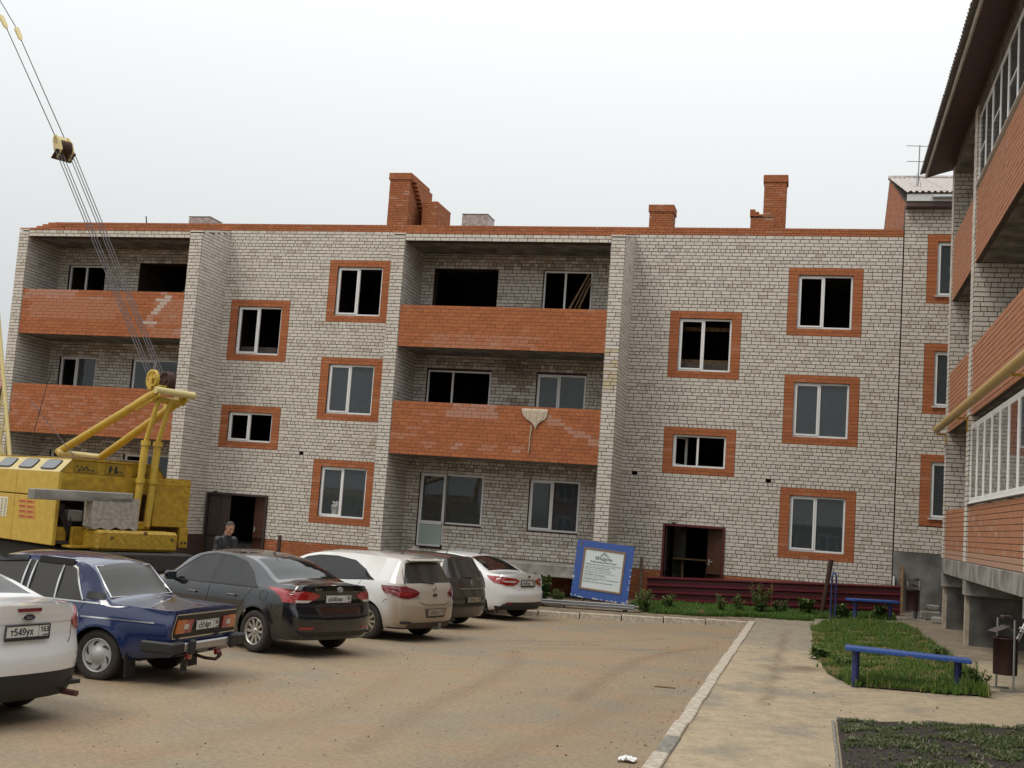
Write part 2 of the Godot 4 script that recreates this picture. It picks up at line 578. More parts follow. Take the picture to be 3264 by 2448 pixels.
# Backing of a wall with rectangular openings: front and back skins, reveals and rims. Face frame as in lay().
func backing(b: MB, o: Vector3, u: Vector3, n: Vector3, width: float, height: float, holes: Array, thick: float) -> void:
	var xs := [0.0, width]
	var ys := [0.0, height]
	for h in holes:
		for x in [h.position.x, h.end.x]: if x > 0.0 and x < width and not xs.has(x): xs.append(x)
		for y in [h.position.y, h.end.y]: if y > 0.0 and y < height and not ys.has(y): ys.append(y)
	xs.sort(); ys.sort()
	var up := Vector3.UP
	var bk := -n * thick
	for i in xs.size() - 1:
		for j in ys.size() - 1:
			var c := Vector2((xs[i] + xs[i + 1]) * 0.5, (ys[j] + ys[j + 1]) * 0.5)
			var open := false
			for h in holes: if h.has_point(c): open = true
			if open: continue
			var a: Vector3 = o + u * xs[i] + up * ys[j]
			var e: Vector3 = o + u * xs[i + 1] + up * ys[j]
			var f: Vector3 = o + u * xs[i + 1] + up * ys[j + 1]
			var g: Vector3 = o + u * xs[i] + up * ys[j + 1]
			b.quad(a, e, f, g, n)
			b.quad(a + bk, e + bk, f + bk, g + bk, -n)
	for h in holes:
		var x0: float = maxf(h.position.x, 0.0)
		var x1: float = minf(h.end.x, width)
		var y0: float = maxf(h.position.y, 0.0)
		var y1: float = minf(h.end.y, height)
		var p := [o + u * x0 + up * y0, o + u * x1 + up * y0, o + u * x1 + up * y1, o + u * x0 + up * y1]
		b.quad(p[0], p[1], p[1] + bk, p[0] + bk, up)
		b.quad(p[3], p[2], p[2] + bk, p[3] + bk, -up)
		b.quad(p[0], p[3], p[3] + bk, p[0] + bk, u)
		b.quad(p[1], p[2], p[2] + bk, p[1] + bk, -u)
	var q := [o, o + u * width, o + u * width + up * height, o + up * height]
	b.quad(q[0], q[1], q[1] + bk, q[0] + bk, -up)
	b.quad(q[3], q[2], q[2] + bk, q[3] + bk, up)
	b.quad(q[0], q[3], q[3] + bk, q[0] + bk, -u)
	b.quad(q[1], q[2], q[2] + bk, q[1] + bk, u)

# A plastic window in an opening of a wall facing n: x0..x1 along u, y0..y1; a narrow opening light and a fixed light.
func window(root: Node3D, o: Vector3, u: Vector3, n: Vector3, w: float, h: float, glazed: Array, opt := {}) -> MeshInstance3D:
	var up := Vector3.UP
	var bs := Basis(u, up, n)
	var fr := 0.055
	var dp := 0.07
	var b := MB.new()
	var mull: float = opt.get("mullion", w * 0.50)
	var low: float = opt.get("low", 0.0)                      # a balcony door: the left light reaches down by this much
	var at := func(x: float, y: float, z := 0.0) -> Vector3: return o + u * x + up * y + n * z
	b.cbox(at.call(fr * 0.5, (h - low) * 0.5, 0), Vector3(fr, h + low, dp), 0.006, bs)
	b.cbox(at.call(w - fr * 0.5, h * 0.5, 0), Vector3(fr, h, dp), 0.006, bs)
	b.cbox(at.call(w * 0.5, h - fr * 0.5, 0), Vector3(w - 2 * fr, fr, dp), 0.006, bs)
	if low > 0.0:
		b.cbox(at.call((mull + w) * 0.5, fr * 0.5, 0), Vector3(w - mull - 2 * fr, fr, dp), 0.006, bs)
		b.cbox(at.call(mull * 0.5, -low + fr * 0.5, 0), Vector3(mull - 2 * fr, fr, dp), 0.006, bs)
		b.cbox(at.call(mull, (h - low) * 0.5, 0), Vector3(fr * 1.2, h + low - 2 * fr, dp), 0.006, bs)
		b.cbox(at.call(mull * 0.5, 0.0, 0), Vector3(mull - 2 * fr, fr * 1.3, dp), 0.006, bs)
	else:
		b.cbox(at.call(w * 0.5, fr * 0.5, 0), Vector3(w - 2 * fr, fr, dp), 0.006, bs)
		b.cbox(at.call(mull, h * 0.5, 0), Vector3(fr * 1.1, h - 2 * fr, dp), 0.006, bs)
	var win := put(b, "window", M.pvc, root, -root.position)
	if opt.get("sash", true):
		var s := MB.new()
		var sw := 0.05
		var x0 := fr - 0.012
		var x1 := mull - fr * 0.5 + 0.012
		var y0 := (fr if low == 0.0 else fr * 0.6) - 0.012
		var y1 := h - fr + 0.012
		var z := 0.016
		var open: float = opt.get("open", 0.0)
		var ob := bs
		var piv: Vector3 = at.call(x0, 0, z)
		if open != 0.0: ob = Basis(up, open) * bs
		var sp := func(x: float, y: float) -> Vector3: return piv + ob.x * (x - x0) + up * y
		s.cbox(sp.call(x0 + sw * .5, (y0 + y1) * .5), Vector3(sw, y1 - y0, dp), 0.006, ob)
		s.cbox(sp.call(x1 - sw * .5, (y0 + y1) * .5), Vector3(sw, y1 - y0, dp), 0.006, ob)
		s.cbox(sp.call((x0 + x1) * .5, y0 + sw * .5), Vector3(x1 - x0 - 2 * sw, sw, dp), 0.006, ob)
		s.cbox(sp.call((x0 + x1) * .5, y1 - sw * .5), Vector3(x1 - x0 - 2 * sw, sw, dp), 0.006, ob)
		put(s, "sash", M.pvc, win)
		if glazed[0]: pane(win, sp.call((x0 + x1) * .5, (y0 + y1) * .5), Vector3(x1 - x0 - 2 * sw + .01, y1 - y0 - 2 * sw + .01, 0.012), ob)
	if glazed[1]:
		pane(win, at.call((mull + w) * .5, h * .5), Vector3(w - mull - fr * 1.55 + .01, h - 2 * fr + .01, 0.012), bs)
	if low > 0.0:
		var pn := MB.new()
		pn.box(at.call(mull * 0.5, -low * 0.5), Vector3(mull - 2 * fr + .01, low - fr * 1.6, 0.02), bs)
		put(pn, "door_panel", opt.get("panel", M.pvc), win)
	if opt.get("sill", false):
		var sl := MB.new()
		sl.cbox(at.call(w * 0.5, -0.012, 0.09), Vector3(w + 0.1, 0.02, 0.2), 0.004, bs)
		put(sl, "sill", M.pvc, win)
	return win

func pane(win: Node3D, p: Vector3, s: Vector3, bs: Basis) -> void:
	var g := MB.new()
	var h := s * 0.5
	g.quad(p - bs.x * h.x - bs.y * h.y, p + bs.x * h.x - bs.y * h.y, p + bs.x * h.x + bs.y * h.y, p - bs.x * h.x + bs.y * h.y, bs.z)
	put(g, "pane", M.glass, win)

# ---------------------------------------------------------------- the unfinished block
func ry(r: float) -> float: return Y0 + r * CH

func bloom(map: Callable) -> Callable:                   # lime bloom on red parapets, drawn where the photograph shows it
	return func(x: float, y: float, _h: bool) -> int:
		var k: float = map.call(x, y) + rng.randf_range(-0.13, 0.13)
		if k > 0.95: return 7
		if k > 0.62: return 6
		if k > 0.35: return 5
		return rng.randi() % 5

func unfinished_block() -> void:
	var R := thing("apartment_block", "three storey white brick apartment block under construction with orange brick balconies and no roof", "building", Vector3(-11.5, 0.0, ZW))
	var off := -R.position
	var W := Wall.new()
	var XL := -25.0
	var XE := 2.12
	# openings in the long facade, in metres from XL and from the plinth top
	var rows := {"A": [[-14.98, 67, 19], [-18.25, 54, 19], [-15.0, 37, 19], [-18.25, 27, 13], [-14.97, 6, 19]],
		"B": [[-0.95, 67, 19], [-4.25, 54, 19], [-0.94, 37, 19], [-4.25, 27, 13], [-0.92, 6, 19]]}
	var holes := []          # structural openings
	var frames := []         # red surrounds
	for k in rows:
		for w in rows[k]:
			var fw := 2.03
			frames.append(Rect2(w[0] - XL, w[1] * CH, fw, w[2] * CH))
			holes.append(Rect2(w[0] - XL + 0.265, (w[1] + 2) * CH, fw - 0.53, (w[2] - 4) * CH))
	var doors := [Rect2(-18.46 - XL, -0.6, 2.08, 0.6 + 13 * CH), Rect2(-4.13 - XL, -0.6, 1.74, 0.6 + 13 * CH)]
	# loggia back walls: [x0, x1, y0, y1]
	var log_open := []
	for s in [[-11.53, -9.51, 67, 84, 0.0], [-8.11, -6.61, 67, 84, 0.0], [-11.53, -9.51, 37, 53.5, 0.0], [-8.11, -6.61, 37, 53.5, 0.0],
			[-8.11, -6.6, 8.4, 23, 0.0], [-24.28, -22.88, 67, 83, 0.0], [-21.65, -19.55, 67, 84, 0.0], [-24.26, -22.9, 37, 53.2, 0.0], [-21.58, -19.6, 37, 53.2, 0.0],
			[-24.26, -22.9, 8.4, 23, 0.0], [-21.55, -19.6, 8.4, 23.3, 0.0]]:
		log_open.append(Rect2(s[0] - XL, s[2] * CH, s[1] - s[0], (s[3] - s[2]) * CH))
	var bal := [Rect2(-11.5 - XL, 1.5 * CH, 0.84, 21.5 * CH), Rect2(-10.66 - XL, 8.3 * CH, 1.16, 14.7 * CH)]
	var vents := [Rect2(-15.47 - XL, 26 * CH, 0.13, CH), Rect2(-5.11 - XL, 26 * CH, 0.15, CH), Rect2(-1.33 - XL, 26 * CH, 0.13, CH)]
	var all := holes + doors + log_open + bal + vents
	# facade wall
	var b := MB.new()
	backing(b, Vector3(XL, Y0, ZW), Vector3.RIGHT, Vector3.BACK, XE - XL, 95 * CH, all, 0.38)
	var wall := put(b, "facade_wall", M.mortar, R, off)
	var mask := all.duplicate()
	mask.append_array(frames)
	mask.append(Rect2(-12.32 - XL, -1, 0.39, 12)); mask.append(Rect2(-5.81 - XL, -1, 0.40, 12)); mask.append(Rect2(-18.93 - XL, -1, 0.42, 12)); mask.append(Rect2(0, -1, 0.35, 12))
	lay(W, "white_brick", Vector3(XL, Y0, ZW), Vector3.RIGHT, Vector3.BACK, XE - XL, 95, mask, {"part": wall, "tone": func(x: float, y: float, h: bool) -> int:
		var t: int = [3, 4, 5, 6, 7, 0][rng.randi() % 6]
		if rng.randf() < (0.22 if h else 0.07): t = 2
		if rng.randf() < 0.02: t = 1
		var wx := x + XL
		if (wx > -11.95 and wx < -5.8) or (wx > -24.7 and wx < -18.9):          # loggia back walls: darker bricks nearing each slab, plus one damp stain
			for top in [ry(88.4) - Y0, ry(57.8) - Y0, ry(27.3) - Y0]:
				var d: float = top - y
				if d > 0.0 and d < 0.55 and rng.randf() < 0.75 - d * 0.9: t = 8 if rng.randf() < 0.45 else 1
			var s := Vector2((wx + 8.75) / 0.75, (y + Y0 - 6.45) / 0.55).length() + rng.randf_range(-0.25, 0.25)
			if s < 0.55: t = 9
			elif s < 1.0: t = 8
			if absf(wx + 8.6) < 0.3 and y + Y0 > 5.3 and y + Y0 < 6.0 and rng.randf() < 0.6: t = 8
			if rng.randf() < 0.12: t = 1
		return t})
	# red surrounds of the windows
	for f in frames:
		var o := Vector3(XL + f.position.x, Y0 + f.position.y, ZW)
		var n: int = roundi(f.size.y / CH)
		lay(W, "red_brick", o, Vector3.RIGHT, Vector3.BACK, f.size.x, 2, [], {"header": 0, "jh": 0.006, "jv": 0.005, "proud": 0.014, "part": wall})
		lay(W, "red_brick", o + Vector3(0, (n - 2) * CH, 0), Vector3.RIGHT, Vector3.BACK, f.size.x, 2, [], {"header": 0, "jh": 0.006, "jv": 0.005, "proud": 0.014, "part": wall})
		for x in [0.0, f.size.x - 0.265]:
			lay(W, "red_brick", o + Vector3(x, 2 * CH, 0), Vector3.RIGHT, Vector3.BACK, 0.265, n - 4, [], {"header": 0, "len": 0.53, "jh": 0.006, "jv": 0.004, "proud": 0.014, "part": wall})
	# red parapet on top and red plinth below
	var pb := MB.new()
	pb.box2(Vector3(XL, Y0 + 95 * CH + 0.001, ZW - 0.38), Vector3(XE, Y0 + 95 * CH + 0.225, ZW))
	var parapet := put(pb, "roof_parapet", M.mortar_grey, R, off)
	lay(W, "red_brick", Vector3(XL, Y0 + 95 * CH, ZW), Vector3.RIGHT, Vector3.BACK, XE - XL, 3, [], {"ch": 0.075, "header": 2, "jh": 0.009, "jv": 0.008, "part": parapet})
	var pl := MB.new()
	var pl_holes := [Rect2(-18.46 - XL, 0.3, 2.08, 2.0), Rect2(-4.13 - XL, 0.42, 1.74, 2.0)]
	backing(pl, Vector3(XL, -0.3, ZW - 0.012), Vector3.RIGHT, Vector3.BACK, XE - XL, Y0 + 0.299, pl_holes, 0.36)
	var plinth := put(pl, "plinth", M.mortar_grey, R, off)
	lay(W, "red_brick", Vector3(XL, -0.055, ZW - 0.012), Vector3.RIGHT, Vector3.BACK, XE - XL, 12, [Rect2(-18.46 - XL, 0.0, 2.08, 3.0), Rect2(-4.13 - XL, 0.18, 1.74, 3.0)], {"ch": 0.077, "header": 0, "jh": 0.008, "jv": 0.007, "part": plinth,
		"tone": func(_x, _y, _h): return [0, 0, 1, 1, 2, 3, 5][rng.randi() % 7]})
	# loggia bays
	for bay in [[-12.32, -11.93, -5.81, -5.41, "c"], [-25.0, -24.65, -18.93, -18.51, "l"]]:
		var slope := func(x: float) -> float: return 9.26 + 0.38 * clampf(x / 1.75, 0, 1)       # sloped top of the side fins, from the front edge
		for side in 2:
			var x0: float = bay[0 if side == 0 else 2]
			var x1: float = bay[1 if side == 0 else 3]
			var f := MB.new()
			f.prism(PackedVector2Array([Vector2(0, -0.9), Vector2(0, 9.16), Vector2(-1.745, 9.56), Vector2(-1.745, -0.9)]), Vector3(x0, Y0, ZB), Vector3.BACK, Vector3.UP, Vector3(x1 - x0, 0, 0))
			var fin := put(f, "bay_fin", M.mortar, R, off)
			var fc := MB.new()
			fc.prism(PackedVector2Array([Vector2(0.02, 9.23), Vector2(0.02, 9.275), Vector2(-1.74, 9.70), Vector2(-1.74, 9.64)]), Vector3(x0 - 0.012, Y0, ZB), Vector3.BACK, Vector3.UP, Vector3(x1 - x0 + 0.024, 0, 0))
			put(fc, "fin_coping", M.brick_one.white_brick[5], R, off)
			lay(W, "white_brick", Vector3(x0, Y0, ZB), Vector3.RIGHT, Vector3.BACK, x1 - x0, 90, [], {"header": 0, "part": fin, "tone": func(_x, y, _h):
				if side == 1 and bay[4] == "c" and y > 4.9 and y < 5.95 and rng.randf() < 0.5: return 10
				return 2 if rng.randf() < 0.08 else [3, 4, 5, 6, 7, 0][rng.randi() % 6]})
			lay(W, "white_brick", Vector3(x1, Y0, ZB), Vector3.FORWARD, Vector3.RIGHT, 1.75, 95, [], {"part": fin, "top": func(x): return slope.call(x)})
			lay(W, "white_brick", Vector3(x0, Y0, ZW), Vector3.BACK, Vector3.LEFT, 1.75, 95, [], {"seen": false, "top": func(x): return slope.call(1.75 - x)})
		var ix0: float = bay[1]
		var ix1: float = bay[2]
		var w := ix1 - ix0
		# lintel beam over the loggia, two white courses and one red, and the slab behind it
		var lb := MB.new()
		lb.box2(Vector3(ix0 + 0.001, ry(88.4), ZB - 0.30), Vector3(ix1 - 0.001, ry(90.4), ZB))
		var beam := put(lb, "lintel", M.mortar, R, off)
		lay(W, "white_brick", Vector3(ix0, ry(88.4), ZB), Vector3.RIGHT, Vector3.BACK, w, 2, [], {"header": 0, "part": beam})
		var cap := MB.new()
		cap.box2(Vector3(bay[0], ry(90.41), ZB - 0.2), Vector3(bay[3], ry(91.1), ZB - 0.012))
		var capn := put(cap, "coping", M.mortar_grey, R, off)
		lay(W, "red_brick", Vector3(bay[0], ry(90.41), ZB - 0.012), Vector3.RIGHT, Vector3.BACK, bay[3] - bay[0], 1, [], {"ch": 0.075, "header": 0, "part": capn})
		for lv in [[88.4, 0.22], [57.8, 0.2], [27.3, 0.2]]:
			var s := MB.new()
			var yy: float = ry(lv[0])
			s.box2(Vector3(ix0 + 0.002, yy + 0.002, ZW + 0.002), Vector3(ix1 - 0.002, yy + lv[1], ZB - (0.301 if lv[0] > 80 else 0.131)))
			put(s, "floor_slab", M.slab, R, off)
		# red balcony walls
		var cc: bool = bay[4] == "c"
		for lv in [[57.8, 11.5 if cc else 13.7, 3], [27.3, 14.3, 2]]:
			var rows_n: int = ceili(lv[1])
			var ht := rows_n * CH
			var p := MB.new()
			p.box2(Vector3(ix0 + 0.002, ry(lv[0]), ZB - 0.13), Vector3(ix1 - 0.002, ry(lv[0]) + ht - 0.002, ZB - 0.03))
			var par := put(p, "balcony_wall", M.mortar_grey, R, off)
			var map: Callable
			if cc and lv[2] == 3:
				map = func(x: float, y: float) -> float: return (0.45 if y < 0.35 and absf(x - 2.6) < 1.6 else 0.05) + (0.25 if rng.randf() < 0.05 else 0.0)
			elif cc:
				map = func(x: float, y: float) -> float:
					var k := 0.0
					var arch := absf(y - (1.22 - 0.10 * absf(x - 2.2)))
					if x > 1.5 and x < 3.2 and y > 1.05 and y < 1.25: k += 0.75
					if x > 4.6 and absf(y - (1.05 - 0.42 * (x - 4.9))) < 0.10: k += 0.75
					if y > 0.12 and y < 0.36 and x > 0.9 and x < 4.2: k += 0.62 * (0.5 + 0.5 * sin(x * 7.0))
					if y > 1.30 and x > 1.7 and x < 3.0: k += 0.7
					if x > 0.1 and x < 1.3 and y > 0.4 and y < 1.15: k += 0.3
					if x > 1.5 and x < 4.6 and y > 0.4 and y < 1.1: k += 0.22
					return k + 0.0 * arch
			elif lv[2] == 3:
				map = func(x: float, y: float) -> float:
					var k := 0.0
					if y > 0.5 and y < 1.1 and x > 0.3 and x < 3.7 - absf(y - 0.8): k += 0.48
					if x > 5.1 - 0.4 * y and y < 1.15 and y > 0.35: k += 0.5
					if absf(x - (4.6 + 0.55 * (y - 0.4))) < 0.14 and y > 0.3: k += 0.9
					if absf(y - 1.12) < 0.06 and x < 4: k += 0.6
					if y > 1.22 and x < 2.0 and x > 0.2: k += 0.75
					if y < 0.3 and x > 4.7: k += 0.6
					return k
			else:
				map = func(x: float, y: float) -> float: return 0.33 if y > 0.2 and y < 1.2 else 0.1
			lay(W, "red_brick", Vector3(ix0, ry(lv[0]), ZB - 0.03), Vector3.RIGHT, Vector3.BACK, w, rows_n, [], {"header": 0, "jh": 0.007, "jv": 0.006, "part": par, "tone": bloom(map)})
		# slab under the ground floor loggia, on a recessed footing
		var gs := MB.new()
		gs.cbox(Vector3((ix0 + ix1) * .5, 0.69, (ZW + ZB) * .5 + 0.04), Vector3(w - 0.02, 0.34, 1.7), 0.02)
		put(gs, "ground_slab", M.concrete, R, off)
	# loggia windows
	var bk := ZW - 0.1
	var mk := func(x: float, r: float, w: float, h: float, gl: Array, opt := {}): return window(R, Vector3(x, ry(r), bk), Vector3.RIGHT, Vector3.BACK, w, h, gl, opt)
	mk.call(-8.10, 67.0, 1.48, 17 * CH, [false, false], {"mullion": 0.66, "sash": false})
	mk.call(-11.52, 37.0, 2.0, 16.5 * CH, [false, false], {"mullion": 0.80, "sash": false})
	mk.call(-8.10, 37.0, 1.48, 16.5 * CH, [true, true], {"mullion": 0.68})
	mk.call(-8.10, 8.4, 1.49, 14.6 * CH, [true, true], {"mullion": 0.68})
	mk.call(-11.49, 8.4, 1.98, 14.6 * CH, [true, true], {"mullion": 0.80, "low": 6.7 * CH, "panel": tri_mat(lin(0.42, 0.52, 0.48), M.speck, 1.0, 0.5)})
	mk.call(-24.27, 67.0, 1.38, 16 * CH, [false, false], {"mullion": 0.62, "sash": false})
	mk.call(-24.25, 37.0, 1.34, 16.2 * CH, [false, true], {"mullion": 0.62})
	mk.call(-21.57, 37.0, 1.96, 16.2 * CH, [true, true], {"mullion": 0.80})
	mk.call(-24.25, 8.4, 1.34, 14.6 * CH, [true, true], {"mullion": 0.62})
	mk.call(-21.54, 8.4, 1.93, 14.9 * CH, [false, true], {"mullion": 0.80})
	# windows of the flat parts of the facade
	var spec := [[false, false], [false, false], [true, true], [false, false], [true, true], [false, false], [false, false], [true, true], [false, false], [true, true]]
	for i in holes.size():
		var h: Rect2 = holes[i]
		var opt := {"mullion": h.size.x * 0.47, "sill": false}
		if i == 8: opt.open = 1.1
		if i == 4: opt.open = 0.06
		window(R, Vector3(XL + h.position.x, Y0 + h.position.y, bk), Vector3.RIGHT, Vector3.BACK, h.size.x, h.size.y, spec[i], opt)
	# rooms behind: floors, spine wall, cross walls, flat roof deck, end walls
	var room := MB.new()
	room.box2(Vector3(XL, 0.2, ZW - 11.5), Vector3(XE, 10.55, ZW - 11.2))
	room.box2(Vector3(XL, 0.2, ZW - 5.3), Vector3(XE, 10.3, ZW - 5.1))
	put(room, "inner_wall", M.room_gloom, R, off)
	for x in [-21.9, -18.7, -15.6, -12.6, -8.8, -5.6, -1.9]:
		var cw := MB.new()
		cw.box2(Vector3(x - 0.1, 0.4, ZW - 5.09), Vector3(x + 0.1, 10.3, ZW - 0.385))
		put(cw, "cross_wall", M.room_gloom, R, off)
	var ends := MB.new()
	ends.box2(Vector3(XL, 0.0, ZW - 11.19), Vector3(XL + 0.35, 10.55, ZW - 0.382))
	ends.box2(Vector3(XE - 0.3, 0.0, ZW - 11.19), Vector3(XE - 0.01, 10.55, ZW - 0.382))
	put(ends, "end_wall", M.room_gloom, R, off)
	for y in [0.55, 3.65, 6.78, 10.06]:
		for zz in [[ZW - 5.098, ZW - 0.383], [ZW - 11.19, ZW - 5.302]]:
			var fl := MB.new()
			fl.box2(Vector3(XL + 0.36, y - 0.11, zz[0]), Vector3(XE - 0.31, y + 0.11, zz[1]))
			put(fl, "floor_slab", M.room_gloom if y < 10 else M.slab, R, off)
	# stepped end of the red parapet over the left gable
	var stp := MB.new()
	for i in 5: stp.box2(Vector3(XL, 10.06 + i * 0.13, ZB - 0.22 - i * 0.29), Vector3(XL + 0.34, 10.19 + i * 0.13, ZW + 0.003))
	put(stp, "stepped_gable", M.red_one, R, off) if M.has("red_one") else put(stp, "stepped_gable", M.brick_one.red_brick[2], R, off)
	# doorways: steel frames and leaves
	doorway(R, off, -18.46, 2.08, 0.32, ry(13), true)
	doorway(R, off, -4.13, 1.74, 0.42, ry(13), false)
	# wire strung over the second doorway
	var wr := MB.new()
	wr.tube([Vector3(-3.98, ry(13.2), ZW + 0.05), Vector3(-3.13, ry(18.6), ZW + 0.05), Vector3(-2.42, ry(13.0), ZW + 0.05)], 0.006, 5)
	put(wr, "wire", M.black, R, off)
	commit_bricks(W, R, 300)
	chimneys()
	roof_things()

func doorway(R: Node3D, off: Vector3, x: float, w: float, y0: float, y1: float, left_shut: bool) -> void:
	var f := MB.new()
	var z := ZW - 0.06
	f.cbox(Vector3(x + 0.03, (y0 + y1) * .5, z + 0.05), Vector3(0.06, y1 - y0, 0.16), 0.005)
	f.cbox(Vector3(x + w - 0.03, (y0 + y1) * .5, z + 0.05), Vector3(0.06, y1 - y0, 0.16), 0.005)
	f.cbox(Vector3(x + w * .5, y1 - 0.03, z + 0.05), Vector3(w - 0.12, 0.06, 0.16), 0.005)
	f.cbox(Vector3(x + 0.3, y1 + 0.03, z + 0.1), Vector3(0.10, 0.05, 0.1), 0.005)
	var fr := put(f, "door_frame", M.maroon if not left_shut else M.door_dark, R, off)
	var d := MB.new()
	var lw := 0.50
	var op := 0.55 if not left_shut else 0.35
	var bs := Basis(Vector3.UP, -op)
	var hx := x + w - 0.06
	var dirv := bs * Vector3.LEFT                       # right leaf stands ajar
	var pb := Vector3(hx, (y0 + y1) * .5, z - 0.03) + dirv * lw * .5
	d.cbox(pb, Vector3(lw, y1 - y0 - 0.07, 0.05), 0.006, Basis(-dirv, Vector3.UP, (-dirv).cross(Vector3.UP)))
	var leaf := put(d, "door_leaf", M.door_brown, fr)
	var hd := MB.new()
	var hp := Vector3(hx, (y0 + y1) * .5 - 0.12, z - 0.03) + dirv * (lw - 0.07)
	hd.cbox(hp + Vector3(0, 0, 0.05), Vector3(0.035, 0.16, 0.02), 0.004)
	hd.tube([hp + Vector3(0, 0.02, 0.05), hp + Vector3(0, 0.02, 0.10), hp + Vector3(0.10, 0.02, 0.10)], 0.009, 6)
	put(hd, "handle", M.galv, leaf)
	if left_shut:
		var e := MB.new()
		e.cbox(Vector3(x + 0.06 + 0.38, (y0 + y1) * .5, z), Vector3(0.74, y1 - y0 - 0.07, 0.05), 0.006)
		var l2 := put(e, "door_leaf", M.door_dark, fr)
		var rb := MB.new()
		rb.cbox(Vector3(x + 0.06 + 0.40, (y0 + y1) * .5, z + 0.035), Vector3(0.05, y1 - y0 - 0.1, 0.03), 0.005)
		put(rb, "rib", M.door_dark, l2)
	else:
		var e := MB.new()                               # left leaf folded back into the passage
		e.cbox(Vector3(x + 0.09, (y0 + y1) * .5, z - 0.42), Vector3(0.05, y1 - y0 - 0.07, 0.78), 0.006)
		put(e, "door_leaf", M.door_dark, fr)
		# plastered jamb and a rough trestle table in the lobby
		var j := MB.new()
		j.box2(Vector3(x + 0.16, y0, z - 1.5), Vector3(x + 0.52, y1 - 0.08, z - 1.38))
		put(j, "jamb", M.plaster, fr)
		var t := thing("trestle_table", "rough plank trestle table standing inside the open doorway with the maroon frame", "table", Vector3(x + 0.85, y0 + 0.16, z - 0.95))
		for i in 4:
			var p := MB.new()
			p.cbox(Vector3(0, 0.64, -0.22 + i * 0.15), Vector3(1.25, 0.035, 0.14), 0.004, Basis(Vector3.UP, 0.02 * (i - 1)))
			put(p, "plank", M.wood, t)
		for sx in [-0.36, 0.36]:
			for sz in [-1.0, 1.0]:
				var g := MB.new()
				g.tube([Vector3(sx, 0.62, sz * 0.05), Vector3(sx + 0.05 * sz, 0.0, sz * 0.26)], 0.03, 4)
				put(g, "leg", M.wood, t)

func brick_stack(called: String, label: String, at: Vector3, sx: float, sz: float, ht: float, crown: int, cut := 0) -> void:
	var t := thing(called, label, "chimney", at)
	var k := MB.new()
	k.box2(Vector3(-sx * .5, 0, -sz * .5), Vector3(sx * .5, ht - 0.01, sz * .5))
	var body := put(k, "shaft", M.mortar_grey, t)
	var w := Wall.new()
	var o: Vector3 = at
	var faces := [[Vector3(-sx * .5, 0, sz * .5), Vector3.RIGHT, Vector3.BACK, sx], [Vector3(sx * .5, 0, sz * .5), Vector3.FORWARD, Vector3.RIGHT, sz], [Vector3(-sx * .5, 0, -sz * .5), Vector3.BACK, Vector3.LEFT, sz]]
	var n := int(ht / 0.077)
	for f in faces:
		lay(w, "red_brick", o + f[0], f[1], f[2], f[3], n, [], {"ch": 0.077, "header": 0, "jh": 0.009, "jv": 0.008, "part": body, "tone": func(_x, _y, _h): return [0, 1, 2, 3, 4, 5, 1, 6][rng.randi() % 8] if rng.randf() < 0.5 else rng.randi() % 4})
	if crown > 0:
		var e := 0.035
		var c := MB.new()
		var y0 := ht - crown * 0.077
		c.box2(Vector3(-sx * .5 - e, y0, -sz * .5 - e), Vector3(sx * .5 + e, ht, sz * .5 + e))
		var cr := put(c, "crown", M.mortar_grey, t)
		var cf := [[Vector3(-sx * .5 - e, y0, sz * .5 + e), Vector3.RIGHT, Vector3.BACK, sx + 2 * e], [Vector3(sx * .5 + e, y0, sz * .5 + e), Vector3.FORWARD, Vector3.RIGHT, sz + 2 * e], [Vector3(-sx * .5 - e, y0, -sz * .5 - e), Vector3.BACK, Vector3.LEFT, sz + 2 * e]]
		for f in cf:
			lay(w, "red_brick", o + f[0], f[1], f[2], f[3], crown, [], {"ch": 0.077, "header": 0, "jh": 0.009, "jv": 0.008, "part": cr})
	if cut > 0:                                       # unfinished stepped courses on top
		for i in cut:
			var sw := sx * 0.55 * (1.0 - i * 0.3)
			lay(w, "red_brick", o + Vector3(-sx * .5 - 0.03, ht + i * 0.077, sz * .5 + 0.03), Vector3.RIGHT, Vector3.BACK, sw, 1, [], {"ch": 0.077, "header": 0, "part": body})
			var st := MB.new()
			st.box2(Vector3(-sx * .5 - 0.03, ht + i * 0.077, sz * .5 - 0.22), Vector3(-sx * .5 - 0.03 + sw, ht + i * 0.077 + 0.068, sz * .5 + 0.025))
			put(st, "top_course", M.brick_one.red_brick[2], t)
	commit_bricks(w, t, 60)

func chimneys() -> void:
	brick_stack("chimney", "tall crowned orange brick chimney with a corbelled side, over the middle balconies", Vector3(-13.95, 10.17, -38.3), 0.72, 1.9, 3.15, 3)
	brick_stack("chimney", "low plain orange brick chimney close beside the tall corbelled one", Vector3(-13.0, 10.17, -38.6), 0.52, 1.5, 2.32, 0)
	brick_stack("chimney", "short crowned orange brick chimney standing alone on the roof edge", Vector3(-5.15, 10.17, -38.2), 0.74, 0.7, 2.22, 3)
	brick_stack("chimney", "tallest crowned orange brick chimney near the finished block", Vector3(-1.6, 10.17, -38.5), 0.68, 0.6, 3.3, 3)
	brick_stack("chimney", "unfinished stepped orange brick chimney in front of the tallest one", Vector3(-1.92, 10.17, -37.7), 0.72, 0.5, 1.75, 0, 3)
	# the corbelled flank of the tall chimney
	var t := get_node("chimney") as Node3D
	for i in 12:
		var c := MB.new()
		var z0 := 0.95 - 0.14 * i
		c.box2(Vector3(0.365, 3.15 - 0.30 - i * 0.105, -0.95), Vector3(0.365 + 0.16 + 0.0 * z0, 3.15 - 0.21 - i * 0.105, z0 - 0.05))
		put(c, "corbel", M.brick_one.red_brick[i % 5], t)

